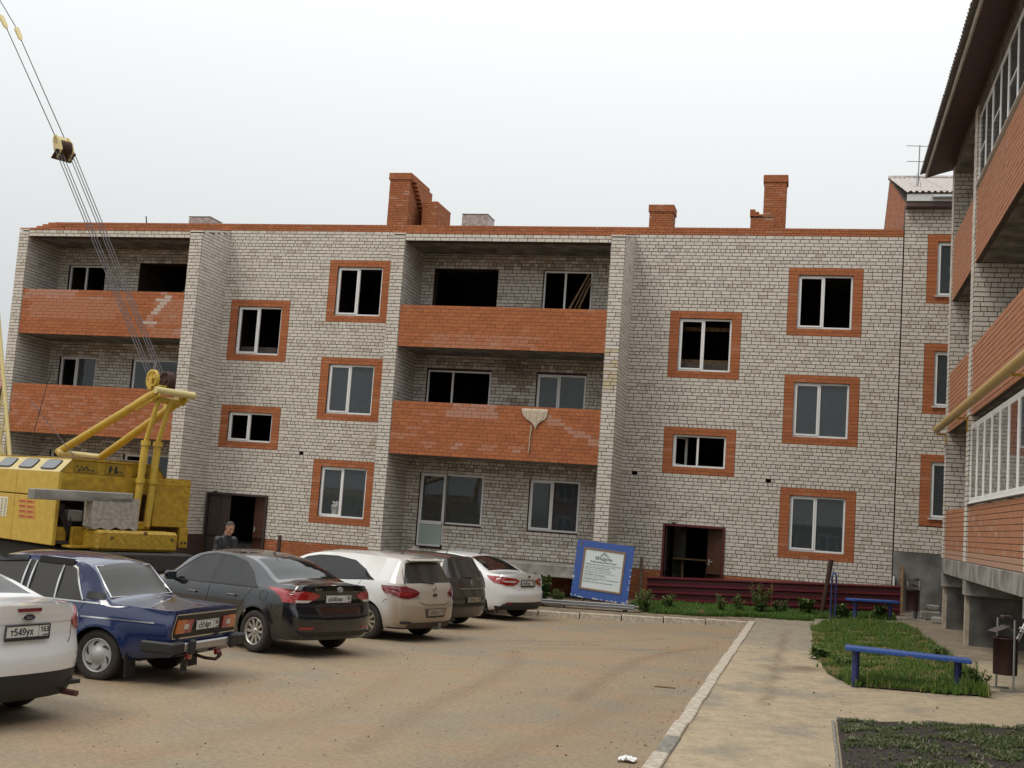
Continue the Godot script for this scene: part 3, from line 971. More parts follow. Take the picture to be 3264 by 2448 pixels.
func roof_things() -> void:
	for s in [[Vector3(-11.25, 10.17, -37.8), 0.88, 1.74, "pale shrink wrapped brick pallet on the roof beside the plain chimney"], [Vector3(-21.2, 10.17, -37.6), 0.82, 1.54, "pale shrink wrapped brick pallet on the roof above the far balconies"]]:
		var t := thing("brick_pallet", s[3], "pallet", s[0])
		var b := MB.new()
		b.cbox(Vector3(0, s[2] * .5 + 0.1, 0), Vector3(s[1], s[2] - 0.2, 0.9), 0.03)
		put(b, "wrapped_bricks", tri_mat(lin(0.55, 0.44, 0.40), noise_tex(0.02, 44, Color(0.7, 0.68, 0.68), Color(1, 1, 1), 256, 5), 1.2, 0.35), t)
		var c := MB.new()
		c.cbox(Vector3(0, s[2] + 0.02, 0), Vector3(s[1] + 0.04, 0.04, 0.94), 0.015)
		put(c, "top_sheet", smat(lin(0.7, 0.69, 0.68), 0.3), t)
		for z in [-0.35, 0.0, 0.35]:
			var p := MB.new()
			p.cbox(Vector3(0, 0.05, z), Vector3(s[1], 0.1, 0.1), 0.006)
			put(p, "runner", M.old_wood, t)
	var r := thing("steel_rod", "thin rusty rod sticking up behind the red parapet above the far balconies", "rod", Vector3(-22.2, 10.17, -35.5))
	var m := MB.new()
	m.tube([Vector3(0.15, 0, 0), Vector3(-0.05, 1.12, 0)], 0.022, 6)
	put(m, "rod", M.rust, r)
	# cloth over the second-floor balcony wall
	var cl := thing("cloth", "dirty cream cloth hung over the orange balcony wall with a dangling strip", "cloth", Vector3(-7.7, 5.13, ZB - 0.02))
	var P := []
	for i in 13:
		var row := []
		for j in 11:
			var a := j / 10.0 - 0.5
			var d := i / 12.0
			var half := lerpf(0.37, 0.06, pow(maxf(d - 0.12, 0.0) / 0.88, 2.2))
			var drop := -maxf(d - 0.12, 0.0) * 0.66 * (1.0 - 0.35 * absf(a) * 2.0 * d)
			var zz := 0.045 + 0.018 * sin(a * 22.0 + d * 2.0) * (1.0 - 0.4 * d)
			if d < 0.12: zz = lerpf(-0.14, 0.045, d / 0.12)
			row.append(Vector3(a * 2.0 * half + 0.06 * d, drop + (0.02 if d < 0.13 else 0.0), zz))
		P.append(row)
	var cm := MB.new()
	cm.grid(P, Vector3(0, -0.3, -1))
	put(cm, "sheet", tri_mat(lin(0.66, 0.57, 0.46), noise_tex(0.03, 45, Color(0.72, 0.70, 0.66), Color(1, 1, 1), 256, 5), 2.0), cl)
	var sp := MB.new()
	var tp := []
	for i in 9: tp.append(Vector3(-0.06 - 0.004 * i + 0.01 * sin(i * 1.3), -0.45 - i * 0.1, 0.03))
	sp.tube(tp, [0.022, 0.024, 0.02, 0.022, 0.018, 0.02, 0.018, 0.016, 0.012], 6)
	put(sp, "strip", tri_mat(lin(0.5, 0.4, 0.3), M.speck, 2.0), cl)
	# boards leaning in the top loggia
	var i := 0
	for pr in [[Vector3(-7.6, 6.98, ZB - 0.7), Vector3(-6.72, 9.35, ZW + 0.08)], [Vector3(-7.45, 6.98, ZB - 0.9), Vector3(-6.68, 9.25, ZW + 0.08)], [Vector3(-7.3, 6.98, ZB - 1.0), Vector3(-6.66, 9.1, ZW + 0.08)], [Vector3(-21.2, 6.98, ZB - 0.6), Vector3(-19.1, 9.0, ZW + 0.3)]]:
		var w := thing("timber", ["long bare plank leaning in the top middle loggia by the plastic window", "thin lath leaning in the top middle loggia beside the longest plank", "short lath leaning in the top middle loggia against the window reveal", "single bare plank leaning in the far top loggia across the dark opening"][i], "plank", pr[0])
		var q := MB.new()
		q.tube([Vector3.ZERO, pr[1] - pr[0]], 0.035 if i != 1 else 0.025, 4)
		put(q, "board", M.wood, w)
		i += 1
	# bare timbers seen behind the third window
	for yb in [6.98, 7.95]:
		var bt := thing("timber", "horizontal bare batten across the room behind the landing window, %s" % ("at sill height" if yb < 7.5 else "near the window head"), "plank", Vector3(-3.2, yb, ZW - 0.8))
		var q := MB.new()
		q.cbox(Vector3.ZERO, Vector3(2.2, 0.12, 0.04), 0.005)
		put(q, "board", M.wood, bt)
	# white bucket behind the ground floor window near the middle bay
	var bu := thing("bucket", "white plastic bucket on the sill behind the ground floor window beside the middle bay", "bucket", Vector3(-14.25, ry(8) + 0.06, ZW - 0.30))
	var lm := MB.new()
	lm.lathe(Vector3.ZERO, Vector3.UP, [Vector2(0.0, 0), Vector2(0.105, 0), Vector2(0.105, 0), Vector2(0.14, 0.27), Vector2(0.148, 0.27), Vector2(0.148, 0.29), Vector2(0.13, 0.29), Vector2(0.10, 0.02), Vector2(0, 0.02)], 20)
	put(lm, "pail", smat(lin(0.7, 0.7, 0.68), 0.4), bu)
	var ct := MB.new()
	for k in 7: ct.cbox(Vector3(0.05 * sin(k * 2.4), 0.28 + 0.02 * k, 0.05 * cos(k * 2.4)), Vector3(0.13, 0.05, 0.12), 0.02, Basis(Vector3(0.3, 1, 0.2).normalized(), k * 0.8))
	put(ct, "contents", smat(lin(0.62, 0.63, 0.64), 0.4), bu)

# ---------------------------------------------------------------- the finished block on the right: loggias towards the yard
func finished_block() -> void:
	var R := thing("finished_block", "finished white brick apartment block with orange loggia walls, glazed loggias and dark soffit", "building", Vector3(XR + 3.0, 0.2, -20.0))
	var off := -R.position
	var W := Wall.new()
	var z_far := -30.6
	var z_near := -5.0
	var fins := [[-30.6, -30.2], [-26.35, -25.9], [-19.05, -18.6], [-12.0, -11.6], [-5.4, -5.0]]
	var back := 4.75
	var L := Vector3.LEFT
	# inner long wall of the block
	var bw := MB.new()
	bw.box2(Vector3(back, -0.3, ZW + 0.01), Vector3(back + 0.4, 11.5, z_near))
	var inner := put(bw, "back_wall", M.mortar, R, off)
	lay(W, "white_brick", Vector3(back, 1.83, ZW + 0.01), Vector3.BACK, L, 16.0, 94, [], {"part": inner, "seen": false})
	var i := 0
	for f in fins:
		var b := MB.new()
		b.box2(Vector3(XR, 1.84, f[0]), Vector3(back - 0.002, 11.4, f[1]))
		var fin := put(b, "bay_fin", M.mortar, R, off)
		if i < 3:
			lay(W, "white_brick", Vector3(XR, 1.84, f[0]), Vector3.BACK, L, f[1] - f[0], 93, [], {"header": 0, "part": fin, "len": 0.45, "jv": 0.006})
			lay(W, "white_brick", Vector3(XR, 1.84, f[1]), Vector3.RIGHT, Vector3.BACK, 1.7, 93, [], {"part": fin})
			lay(W, "white_brick", Vector3(back, 1.84, f[0]), L, Vector3.FORWARD, 1.7, 93, [], {"seen": false})
		# brackets and piers that carry the slab
		var br := MB.new()
		br.cbox(Vector3(XR + 0.85, 1.33, (f[0] + f[1]) * .5), Vector3(1.7, 0.30, f[1] - f[0]), 0.01)
		put(br, "bracket", M.concrete, R, off)
		var pr := MB.new()
		pr.box2(Vector3(XR + 0.12, -0.2, f[0] + 0.03), Vector3(XR + 1.7, 1.178, f[0] + 0.3))
		put(pr, "pier", M.plaster, R, off)
		var pe := MB.new()
		pe.box2(Vector3(XR + 0.04, -0.2, f[0] + 0.02), Vector3(XR + 0.118, 1.178, f[0] + 0.24))
		put(pe, "pier_edge", tri_mat(lin(0.50, 0.43, 0.34), M.blot, 0.8), R, off)
		i += 1
	# loggias
	for k in 4:
		var z0: float = fins[k][1]
		var z1: float = fins[k + 1][0]
		var len := z1 - z0
		for lv in [[1.84, 1.17], [4.80, 1.45], [7.98, 1.54]]:
			var yb: float = lv[0]
			var n: int = roundi(lv[1] / CH)
			var p := MB.new()
			p.box2(Vector3(XR + 0.03, yb, z0 + 0.002), Vector3(XR + 0.13, yb + n * CH - 0.004, z1 - 0.002))
			var par := put(p, "loggia_wall", M.mortar_grey, R, off)
			if k < 2:
				lay(W, "orange_brick", Vector3(XR + 0.03, yb, z0), Vector3.BACK, L, len, n, [], {"header": 0, "jh": 0.011, "jv": 0.004, "part": par,
					"tone": (func(_x, y, _h): return 7 if y < 0.11 or rng.randf() < 0.03 else (6 if rng.randf() < 0.14 else rng.randi() % 6)) if yb < 3.0 else null})
			var s := MB.new()
			s.box2(Vector3(XR + 0.132, yb + 0.004, z0 + 0.003), Vector3(back - 0.003, yb + 0.22, z1 - 0.003))
			put(s, "floor_slab", M.slab, R, off)
		var ce := MB.new()
		ce.box2(Vector3(XR + 0.02, 11.16, z0 + 0.003), Vector3(back - 0.003, 11.38, z1 - 0.003))
		put(ce, "ceiling_slab", M.slab, R, off)
		# ground slab edge beam, a deep concrete strip
		var gb := MB.new()
		gb.cbox(Vector3(XR + 0.85, 1.66, (z0 + z1) * .5), Vector3(1.72, 0.345, len + 0.41), 0.01)
		put(gb, "slab_edge", M.concrete, R, off)
		var fin_gb := MB.new()
		if k > 0:
			glazing(R, z0, z1, 3.02, 4.62, 7, 0.0)
			glazing(R, z0, z1, 9.60, 11.1, 7, 0.45)
	# roof: soffit boards, fascia, wavy sheets
	var sf := MB.new()
	sf.quad(Vector3(2.42, 11.32, z_far - 0.55), Vector3(XR + 0.05, 11.50, z_far - 0.55), Vector3(XR + 0.05, 11.50, z_near), Vector3(2.42, 11.32, z_near), Vector3.DOWN)
	sf.box2(Vector3(XR - 0.02, 11.385, z_far), Vector3(back + 0.4, 11.52, z_near))
	put(sf, "soffit", M.soffit, R, off)
	var gv := MB.new()
	gv.prism(PackedVector2Array([Vector2(2.42, 11.30), Vector2(2.42, 11.44), Vector2(6.6, 12.9), Vector2(6.6, 11.5), Vector2(3.0, 11.5)]), Vector3(0, 0, z_far - 0.5), Vector3.RIGHT, Vector3.UP, Vector3(0, 0, -0.04))
	put(gv, "gable_board", M.soffit, R, off)
	var z := z_far - 0.55
	while z < z_near:
		var fb := MB.new()
		var l := minf(3.0, z_near - z)
		fb.cbox(Vector3(2.40, 11.36, z + l * .5), Vector3(0.04, 0.15, l - 0.008), 0.004)
		put(fb, "fascia_board", tri_mat(lin(0.52, 0.48, 0.42), M.blot, 0.8, 0.6), R, off)
		z += l
	z = z_far - 0.65
	var k2 := 0
	while z < z_near:
		var sh := MB.new()
		wavy(sh, Vector3(2.26, 11.43 + rng.randf_range(-0.012, 0.012), z), Vector3(0, 0, 1), Vector3(cos(0.33), sin(0.33), 0), 1.15, 4.6, 7)
		put(sh, "roof_sheet", M.eternit_grey, R, off)
		z += 1.12
		k2 += 1
	# gas pipe on brackets
	var g := thing("gas_pipe", "pale yellow gas pipe on brackets along the orange loggia walls", "pipe", Vector3(2.78, 0.2, -24.0))
	var pm := MB.new()
	pm.tube([Vector3(0, 4.68, -6.35), Vector3(0, 4.66, 19.0)], 0.085, 16)
	put(pm, "pipe", M.pipe_yellow, g)
	var cp := MB.new()
	cp.tube([Vector3(0, 4.69, -6.42), Vector3(0, 4.69, -6.28)], 0.092, 16)
	put(cp, "end_cap", M.pipe_yellow, g)
	for zz in [-6.3, -2.1, 4.9, 12.0]:
		var bb := MB.new()
		bb.cbox(Vector3(0.10, 4.56, zz), Vector3(0.24, 0.04, 0.05), 0.004)
		bb.cbox(Vector3(0.20, 4.44, zz), Vector3(0.035, 0.28, 0.05), 0.004)
		put(bb, "bracket", tri_mat(lin(0.5, 0.3, 0.04), M.speck, 1.0, 0.5), g)
	commit_bricks(W, R, 300)

func wavy(b: MB, o: Vector3, u: Vector3, s: Vector3, width: float, length: float, waves: int) -> void:   # a corrugated sheet: waves across u, ridges along s
	var up := u.cross(s).normalized()
	if up.y < 0: up = -up
	var n := waves * 8
	var P := []
	var Q := []
	for i in n + 1:
		var a := width * i / n
		var h := 0.026 * cos(TAU * waves * i / n)
		P.append([o + u * a + up * h, o + u * a + s * length + up * h])
		Q.append([o + u * a + up * (h - 0.008), o + u * a + s * length + up * (h - 0.008)])
	b.grid(P, o - up * 50.0)
	b.grid(Q, o + up * 50.0)
	for i in n:
		b.quad(P[i][0], P[i + 1][0], Q[i + 1][0], Q[i][0], -s)
		b.quad(P[i][1], P[i + 1][1], Q[i + 1][1], Q[i][1], s)
	b.quad(P[0][0], P[0][1], Q[0][1], Q[0][0], -u)
	b.quad(P[n][0], P[n][1], Q[n][1], Q[n][0], u)

func glazing(R: Node3D, z0: float, z1: float, y0: float, y1: float, n: int, cross: float) -> void:
	var off := -R.position
	var b := MB.new()
	var x := XR + 0.05
	var h := y1 - y0
	b.cbox(Vector3(x, y0 + 0.03, (z0 + z1) * .5), Vector3(0.04, 0.06, z1 - z0 - 0.01), 0.006)
	b.cbox(Vector3(x, y1 - 0.03, (z0 + z1) * .5), Vector3(0.04, 0.06, z1 - z0 - 0.01), 0.006)
	var step := (z1 - z0) / n
	for i in n + 1:
		var zz: float = clampf(z0 + step * i, z0 + 0.04, z1 - 0.04)
		b.cbox(Vector3(x, (y0 + y1) * .5, zz), Vector3(0.04, h - 0.12, 0.055), 0.006)
	var win := put(b, "loggia_glazing", M.pvc, R, off)
	var sl := MB.new()
	sl.cbox(Vector3(XR + 0.04, y0 - 0.012, (z0 + z1) * .5), Vector3(0.14, 0.016, z1 - z0 - 0.01), 0.004)
	put(sl, "sill", M.pvc, win)
	for i in n:
		var a := z0 + step * i + 0.045
		var c := z0 + step * (i + 1) - 0.045
		if i % 2 == 1 or cross == 0.0:
			var s := MB.new()
			for q in [[a + 0.014, h - 0.13, 0.035], [c - 0.014, h - 0.13, 0.035]]:
				s.cbox(Vector3(x - 0.006, (y0 + y1) * .5, q[0]), Vector3(0.03, q[1], q[2]), 0.006)
			s.cbox(Vector3(x - 0.006, y0 + 0.085, (a + c) * .5), Vector3(0.03, 0.05, c - a - 0.1), 0.006)
			s.cbox(Vector3(x - 0.006, y1 - 0.085, (a + c) * .5), Vector3(0.03, 0.05, c - a - 0.1), 0.006)
			put(s, "sash", M.pvc, win)
		if cross > 0.0 and i % 2 == 0:
			var r := MB.new()
			r.cbox(Vector3(x, y0 + h * cross, (a + c) * .5), Vector3(0.04, 0.03, c - a), 0.004)
			put(r, "glazing_bar", M.pvc, win)
		pane(win, Vector3(x - 0.012, (y0 + y1) * .5, (a + c) * .5), Vector3(c - a, h - 0.12, 0.01), Basis(Vector3.BACK, Vector3.UP, Vector3.LEFT))

# ---------------------------------------------------------------- the wing of the finished block beside the unfinished one
func corner_house() -> void:
	var R := thing("corner_wing", "finished white brick wing with pale wavy roof adjoining the unfinished block", "building", Vector3(5.0, 0.2, ZW - 4.0))
	var off := -R.position
	var W := Wall.new()
	var x0 := 2.14
	var x1 := 11.0
	var holes := []
	var frames := []
	for y in [8.73, 5.66, 2.62]:
		frames.append(Rect2(2.77 - x0, y - 1.88, 2.03, 19 * CH))
		holes.append(Rect2(3.035 - x0, y - 1.88 + 2 * CH, 1.5, 15 * CH))
	var b := MB.new()
	backing(b, Vector3(x0, 1.88, ZW), Vector3.RIGHT, Vector3.BACK, x1 - x0, 9.6, holes, 0.4)
	var wall := put(b, "front_wall", M.mortar, R, off)
	var mask := holes.duplicate()
	mask.append_array(frames)
	lay(W, "white_brick", Vector3(x0, 1.88, ZW), Vector3.RIGHT, Vector3.BACK, 2.6, 93, mask, {"part": wall, "tone": func(_x, _y, h): return [3, 4, 5, 6, 2, 2, 0][rng.randi() % 7] if not h else [2, 2, 3, 1, 4][rng.randi() % 5]})
	for f in frames:
		var o := Vector3(x0 + f.position.x, 1.88 + f.position.y, ZW)
		for rr in [0, 17]:
			lay(W, "red_brick", o + Vector3(0, rr * CH, 0), Vector3.RIGHT, Vector3.BACK, f.size.x, 2, [], {"header": 0, "jh": 0.006, "jv": 0.004, "proud": 0.014, "part": wall})
		for x in [0.0, f.size.x - 0.265]:
			lay(W, "red_brick", o + Vector3(x, 2 * CH, 0), Vector3.RIGHT, Vector3.BACK, 0.265, 15, [], {"header": 0, "len": 0.53, "jh": 0.006, "jv": 0.004, "proud": 0.014, "part": wall})
	for h in holes:
		window(R, Vector3(x0 + h.position.x, 1.88 + h.position.y, ZW - 0.1), Vector3.RIGHT, Vector3.BACK, h.size.x, h.size.y, [true, true], {"mullion": 0.72, "sill": true})
	var rm := MB.new()
	rm.box2(Vector3(x0 + 0.01, 1.0, ZW - 4.2), Vector3(x1, 11.4, ZW - 4.0))
	for y in [2.0, 4.95, 8.0, 11.05]: rm.box2(Vector3(x0 + 0.01, y - 0.1, ZW - 3.99), Vector3(x1, y + 0.1, ZW - 0.41))
	put(rm, "inner_wall", M.room_gloom, R, off)
	var pl := MB.new()
	pl.box2(Vector3(x0, -0.3, ZW - 0.4), Vector3(x1, 1.878, ZW + 0.03))
	put(pl, "plinth", M.plaster, R, off)
	# gable wall towards the unfinished block, bare orange brick above its parapet
	var zr := -43.6
	var yr := 14.9
	var gb := MB.new()
	gb.prism(PackedVector2Array([Vector2(-34.55, 0), Vector2(-34.55, 11.6), Vector2(zr, yr), Vector2(-52.5, 11.6), Vector2(-52.5, 0)]), Vector3(x0 + 0.02, 0, 0), Vector3.BACK, Vector3.UP, Vector3(0.35, 0, 0))
	var gable := put(gb, "gable_wall", M.mortar_grey, R, off)
	lay(W, "red_brick", Vector3(x0 + 0.02, 10.0, -52.5), Vector3.BACK, Vector3.LEFT, 17.9, 64, [], {"ch": 0.077, "header": 0, "jh": 0.008, "jv": 0.007, "part": gable, "seen": false,
		"top": func(x: float) -> float: return 1.55 + (3.3 - absf(x - 8.9) * 0.365),
		"tone": func(_x, _y, _h): return [1, 2, 3, 4, 5, 5, 3][rng.randi() % 7]})
	# eaves, gutter, wavy roof
	var e := MB.new()
	e.box2(Vector3(x0 + 0.02, 11.38, ZW - 0.1), Vector3(x1, 11.52, ZW + 0.36))
	put(e, "soffit", M.soffit, R, off)
	var fa := MB.new()
	fa.cbox(Vector3((x0 + x1) * .5 + 0.01, 11.62, ZW + 0.38), Vector3(x1 - x0, 0.2, 0.03), 0.004)
	put(fa, "fascia_board", smat(lin(0.6, 0.6, 0.6), 0.5), R, off)
	var gu := MB.new()
	gu.cbox(Vector3(6.9, 11.67, ZW + 0.46), Vector3(8.2, 0.09, 0.12), 0.03, Basis(Vector3.BACK, 0.012))
	put(gu, "gutter", M.galv, R, off)
	var sl := Vector3(0, yr - 11.74, zr - (ZW + 0.45))
	var slen := sl.length()
	sl = sl.normalized()
	var nr := 6
	for i in nr:
		for j in 7:
			var sh := MB.new()
			var st := slen / nr
			wavy(sh, Vector3(x0 - 0.06 + j * 1.1, 11.76, ZW + 0.45) + sl * (st * i) + Vector3(0, 0.012 * (nr - i) * 0.0 + 0.018, 0), Vector3.RIGHT, (sl * st + Vector3(0, 0.02, 0)).normalized() , 1.12, st + 0.12, 7)
			put(sh, "roof_sheet", M.eternit, R, off)
	var bk := MB.new()
	bk.quad(Vector3(x0, yr, zr), Vector3(x1, yr, zr), Vector3(x1, 11.6, -52.7), Vector3(x0, 11.6, -52.7), Vector3(0, 1, -1))
	put(bk, "rear_slope", M.eternit, R, off)
	var rc := MB.new()
	rc.tube([Vector3(x0 - 0.05, yr + 0.05, zr), Vector3(x1, yr + 0.05, zr)], 0.09, 8)
	put(rc, "ridge_cap", M.eternit, R, off)
	commit_bricks(W, R, 200)
	# aerial
	var a := thing("tv_antenna", "thin grey television aerial with three crossbars on the pale wavy roof", "antenna", Vector3(2.60, 12.55, -36.6))
	var m := MB.new()
	m.tube([Vector3(0, 0, 0), Vector3(0.02, 1.35, 0)], 0.016, 6)
	put(m, "mast", M.steel, a)
	var st := MB.new()
	st.tube([Vector3(-0.03, 0.5, 0.02), Vector3(-0.06, 0.0, 0.1)], 0.008, 5)
	st.tube([Vector3(0.0, 0.5, 0.02), Vector3(0.09, 0.0, 0.1)], 0.008, 5)
	put(st, "stay", M.steel, a)
	for q in [[1.33, -0.36, 0.9], [0.85, -0.33, 1.4], [0.38, -0.34, 1.4]]:
		var r := MB.new()
		r.tube([Vector3(q[1], q[0] + 0.01, 0), Vector3(q[2], q[0] - 0.04, 0)], 0.011, 6)
		put(r, "crossbar", M.steel, a)
	# downpipe end and board leaning at the joint of the two blocks
	var bd := thing("plank", "pale narrow board leaning against the grey plastered plinth", "plank", Vector3(2.36, ground_y(2.3, -34.2), -34.15))
	var bm := MB.new()
	bm.cbox(Vector3(0, 0.60, -0.13), Vector3(0.10, 1.26, 0.03), 0.004, Basis(Vector3.RIGHT, -0.16))
	put(bm, "board", M.wood, bd)
	var wp := thing("pipe_stub", "short white plastic pipe standing at the joint beside the leaning board", "pipe", Vector3(2.17, ground_y(2.1, -34.3), ZW + 0.1))
	var wm := MB.new()
	wm.tube([Vector3(0, 0, 0), Vector3(0, 0.95, 0)], 0.028, 10)
	put(wm, "pipe", M.pvc, wp)

# ---------------------------------------------------------------- houses around: a red roof far left, and what the windows mirror behind the eye
func simple_house(called: String, label: String, at: Vector3, turn: float, w: float, d: float, h: float, rh: float, wall_m: Material, roof_m: Material) -> void:
	var t := thing(called, label, "house", at, turn)
	var b := MB.new()
	b.box2(Vector3(-w * .5, 0, -d * .5), Vector3(w * .5, h, d * .5))
	b.prism(PackedVector2Array([Vector2(-d * .5, h), Vector2(d * .5, h), Vector2(0, h + rh)]), Vector3(-w * .5, 0, 0), Vector3.BACK, Vector3.UP, Vector3(w, 0, 0))
	put(b, "wall", wall_m, t)
	var r := MB.new()
	for s in [-1.0, 1.0]:
		var e := 0.5
		var sl := Vector3(0, -rh, s * d * .5).normalized()
		var l := Vector2(rh, d * .5).length() + e
		var nn := Vector3(0, d * .5, s * rh).normalized()
		r.box(Vector3(0, h + rh, 0) + sl * l * .5 + nn * 0.08, Vector3(w + 0.8, 0.12, l), Basis(Vector3.RIGHT, nn, Vector3.RIGHT.cross(nn)))
	put(r, "roof", roof_m, t)
	var n := int(w / 2.6)
	for f in int(h / 2.8):
		for i in n:
			for s in [-1.0, 1.0]:
				var c := Vector3(-w * .5 + (i + 0.5) * w / n, 1.6 + f * 2.9, s * (d * .5 + 0.02))
				var fm := MB.new()
				fm.cbox(c, Vector3(1.4, 1.5, 0.06), 0.02)
				var wn := put(fm, "window", M.pvc, t)
				for k in [-1.0, 1.0]:
					var g := MB.new()
					g.box(c + Vector3(k * 0.34, 0, s * 0.035), Vector3(0.58, 1.32, 0.01))
					put(g, "pane", M.dark_glass, wn)

func far_houses() -> void:
	M.dark_glass = smat(lin(0.02, 0.025, 0.03), 0.05)
	var red := tri_mat(lin(0.20, 0.045, 0.045), M.blot, 0.4, 0.5)
	var pink := tri_mat(lin(0.36, 0.15, 0.13), M.blot, 0.4, 0.6)
	var cream := tri_mat(lin(0.42, 0.36, 0.28), M.blot, 0.3)
	var brick := tri_mat(lin(0.26, 0.10, 0.06), M.blot, 0.3)
	simple_house("house", "distant house with a dusty red roof beyond the far end of the unfinished block", Vector3(-47.5, -0.2, -52.0), 0.5, 12.0, 9.0, 4.6, 3.2, cream, pink)
	# behind the eye: mirrored in the panes
	simple_house("house", "cream two storey house with a dark red roof mirrored in the balcony windows", Vector3(9.0, -0.2, 46.0), 0.25, 18.0, 11.0, 6.2, 5.2, cream, red)
	simple_house("house", "brick house with a dark red roof mirrored in the ground floor windows", Vector3(-16.0, -0.2, 42.0), -0.1, 15.0, 10.0, 5.8, 4.6, brick, red)
	simple_house("house", "low brick house with a pale grey roof mirrored in the panes near the corner wing", Vector3(-1.5, -0.2, 30.0), 0.1, 9.0, 8.0, 3.2, 2.8, brick, tri_mat(lin(0.45, 0.45, 0.46), M.blot, 0.5, 0.5))

# ---------------------------------------------------------------- crane
func crane() -> void:
	var gy := lot_y(-14.0)
	var O := Vector3(-14.26, gy, -20.65)
	# local axes: x = rear face to the right (u), z = towards the eye, so -z = ... ; built in u (right), v (forward, to the left), y
	var u := Vector3(0.485, 0, -0.875).normalized()
	var v := Vector3(-0.875, 0, -0.485).normalized()
	var T := thing("crane", "yellow wheeled lattice boom crane with concrete blocks on its counterweight, behind the blue sedan", "crane", O)
	var at := func(a: float, y: float, f: float) -> Vector3: return u * a + v * f + Vector3.UP * (y - gy)     # y in world metres
	var bs := Basis(u, Vector3.UP, -v)
	var Wd := 2.95
	# side wall of the engine house (towards the eye) in panels
	for p in [[0.0, 1.78], [1.80, 3.58], [3.60, 5.4]]:
		var b := MB.new()
		b.cbox(at.call(0.04, 2.145, (p[0] + p[1]) * .5), Vector3(0.08, 0.47, p[1] - p[0]), 0.012, bs)
		put(b, "side_panel", M.yellow, T)
		var c := MB.new()
		c.cbox(at.call(0.04, 1.425, (p[0] + p[1]) * .5), Vector3(0.08, 0.93, p[1] - p[0]), 0.012, bs)
		put(c, "side_door", M.yellow, T)
	# slanted upper side with rounded windows
	for p in [[0.0, 0.10], [0.10, 1.08], [1.08, 2.06], [2.06, 3.04], [3.04, 4.02], [4.02, 5.4]]:
		var b := MB.new()
		var A: Vector3 = at.call(0.0, 2.385, p[0] + 0.004)
		var B: Vector3 = at.call(0.0, 2.385, p[1] - 0.004)
		var C2: Vector3 = at.call(0.25, 2.66, p[1] - 0.004)
		var D: Vector3 = at.call(0.25, 2.66, p[0] + 0.004)
		var n := (B - A).cross(D - A).normalized()
		if n.y < 0: n = -n
		b.quad(A, B, C2, D, n)
		b.quad(A - n * .03, B - n * .03, C2 - n * .03, D - n * .03, -n)
		b.quad(A, B, B - n * .03, A - n * .03, A - D)
		var pan := put(b, "slanted_panel", M.cream, T)
		if p[1] - p[0] < 1.0 and p[0] > 0.05:
			var s := (D - A).normalized()
			var cen := (A + B + C2 + D) * 0.25 + n * 0.004
			var poly := PackedVector2Array()
			var rim := PackedVector2Array()
			for k in 24:
				var a := TAU * k / 24.0
				var cx := signf(cos(a)) * pow(absf(cos(a)), 0.4)
				var sy := signf(sin(a)) * pow(absf(sin(a)), 0.4)
				poly.append(Vector2(cx * 0.31, sy * 0.115))
				rim.append(Vector2(cx * 0.335, sy * 0.138))
			var g0 := MB.new()
			g0.prism(rim, cen, v, s, n * 0.012)
			put(g0, "window_seal", M.black, pan)
			var g := MB.new()
			g.prism(poly, cen + n * 0.013, v, s, n * 0.008)
			put(g, "window", smat(lin(0.12, 0.13, 0.14), 0.12), pan)
	# house shell: roof, far slanted side, rear panels
	var sh := MB.new()
	sh.box(at.call(1.18, 2.665, 2.65), Vector3(1.88, 0.03, 5.3), bs)
	sh.quad(at.call(2.12, 2.66, 0.0), at.call(2.33, 2.40, 0.0), at.call(2.33, 2.40, 5.3), at.call(2.12, 2.66, 5.3), u)
	sh.box(at.call(2.90, 1.7, 2.65), Vector3(0.08, 1.4, 5.3), bs)
	sh.box(at.call(2.63, 2.40, 2.65), Vector3(0.62, 0.04, 5.3), bs)
	sh.box(at.call(1.47, 1.7, 5.35), Vector3(2.9, 1.4, 0.08), bs)
	put(sh, "house_shell", M.yellow_dirty_shaded, T)
	var rt := MB.new()
	rt.prism(PackedVector2Array([Vector2(0.0, 2.385), Vector2(0.25, 2.655), Vector2(2.12, 2.66), Vector2(2.33, 2.40), Vector2(2.33, 2.385)]), at.call(0, 0, 0.03), u, Vector3.UP, v * 0.02)
	put(rt, "rear_upper_panel", M.yellow_dirty_shaded, T)
	var rm := MB.new()
	rm.cbox(at.call(1.1, 2.21, 0.03), Vector3(2.1, 0.33, 0.05), 0.008, bs)
	put(rm, "rear_middle_panel", M.yellow_dirty_shaded, T)
	var rr := MB.new()
	rr.cbox(at.call(2.53, 1.90, 0.03), Vector3(0.84, 0.98, 0.07), 0.01, bs)
	rr.cbox(at.call(2.53, 2.28, -0.004), Vector3(0.80, 0.015, 0.02), 0.004, bs)
	put(rr, "rear_door", M.yellow_dirty_shaded, T)
	var rs := MB.new()
	rs.cbox(at.call(2.86, 1.20, 0.0), Vector3(0.2, 0.42, 0.10), 0.01, bs)
	rs.cbox(at.call(0.50, 1.16, 0.0), Vector3(0.26, 0.36, 0.10), 0.01, bs)
	put(rs, "rear_post", M.yellow_dirty_shaded, T)
	for bx in [2.82, 2.90]:
		var bo := MB.new()
		bo.tube([at.call(bx, 1.10, -0.04), at.call(bx, 1.10, -0.075)], 0.022, 10)
		put(bo, "bolt", M.black, T)
	# name plates on the rear, with the worn lettering that is left
	var pi := 0
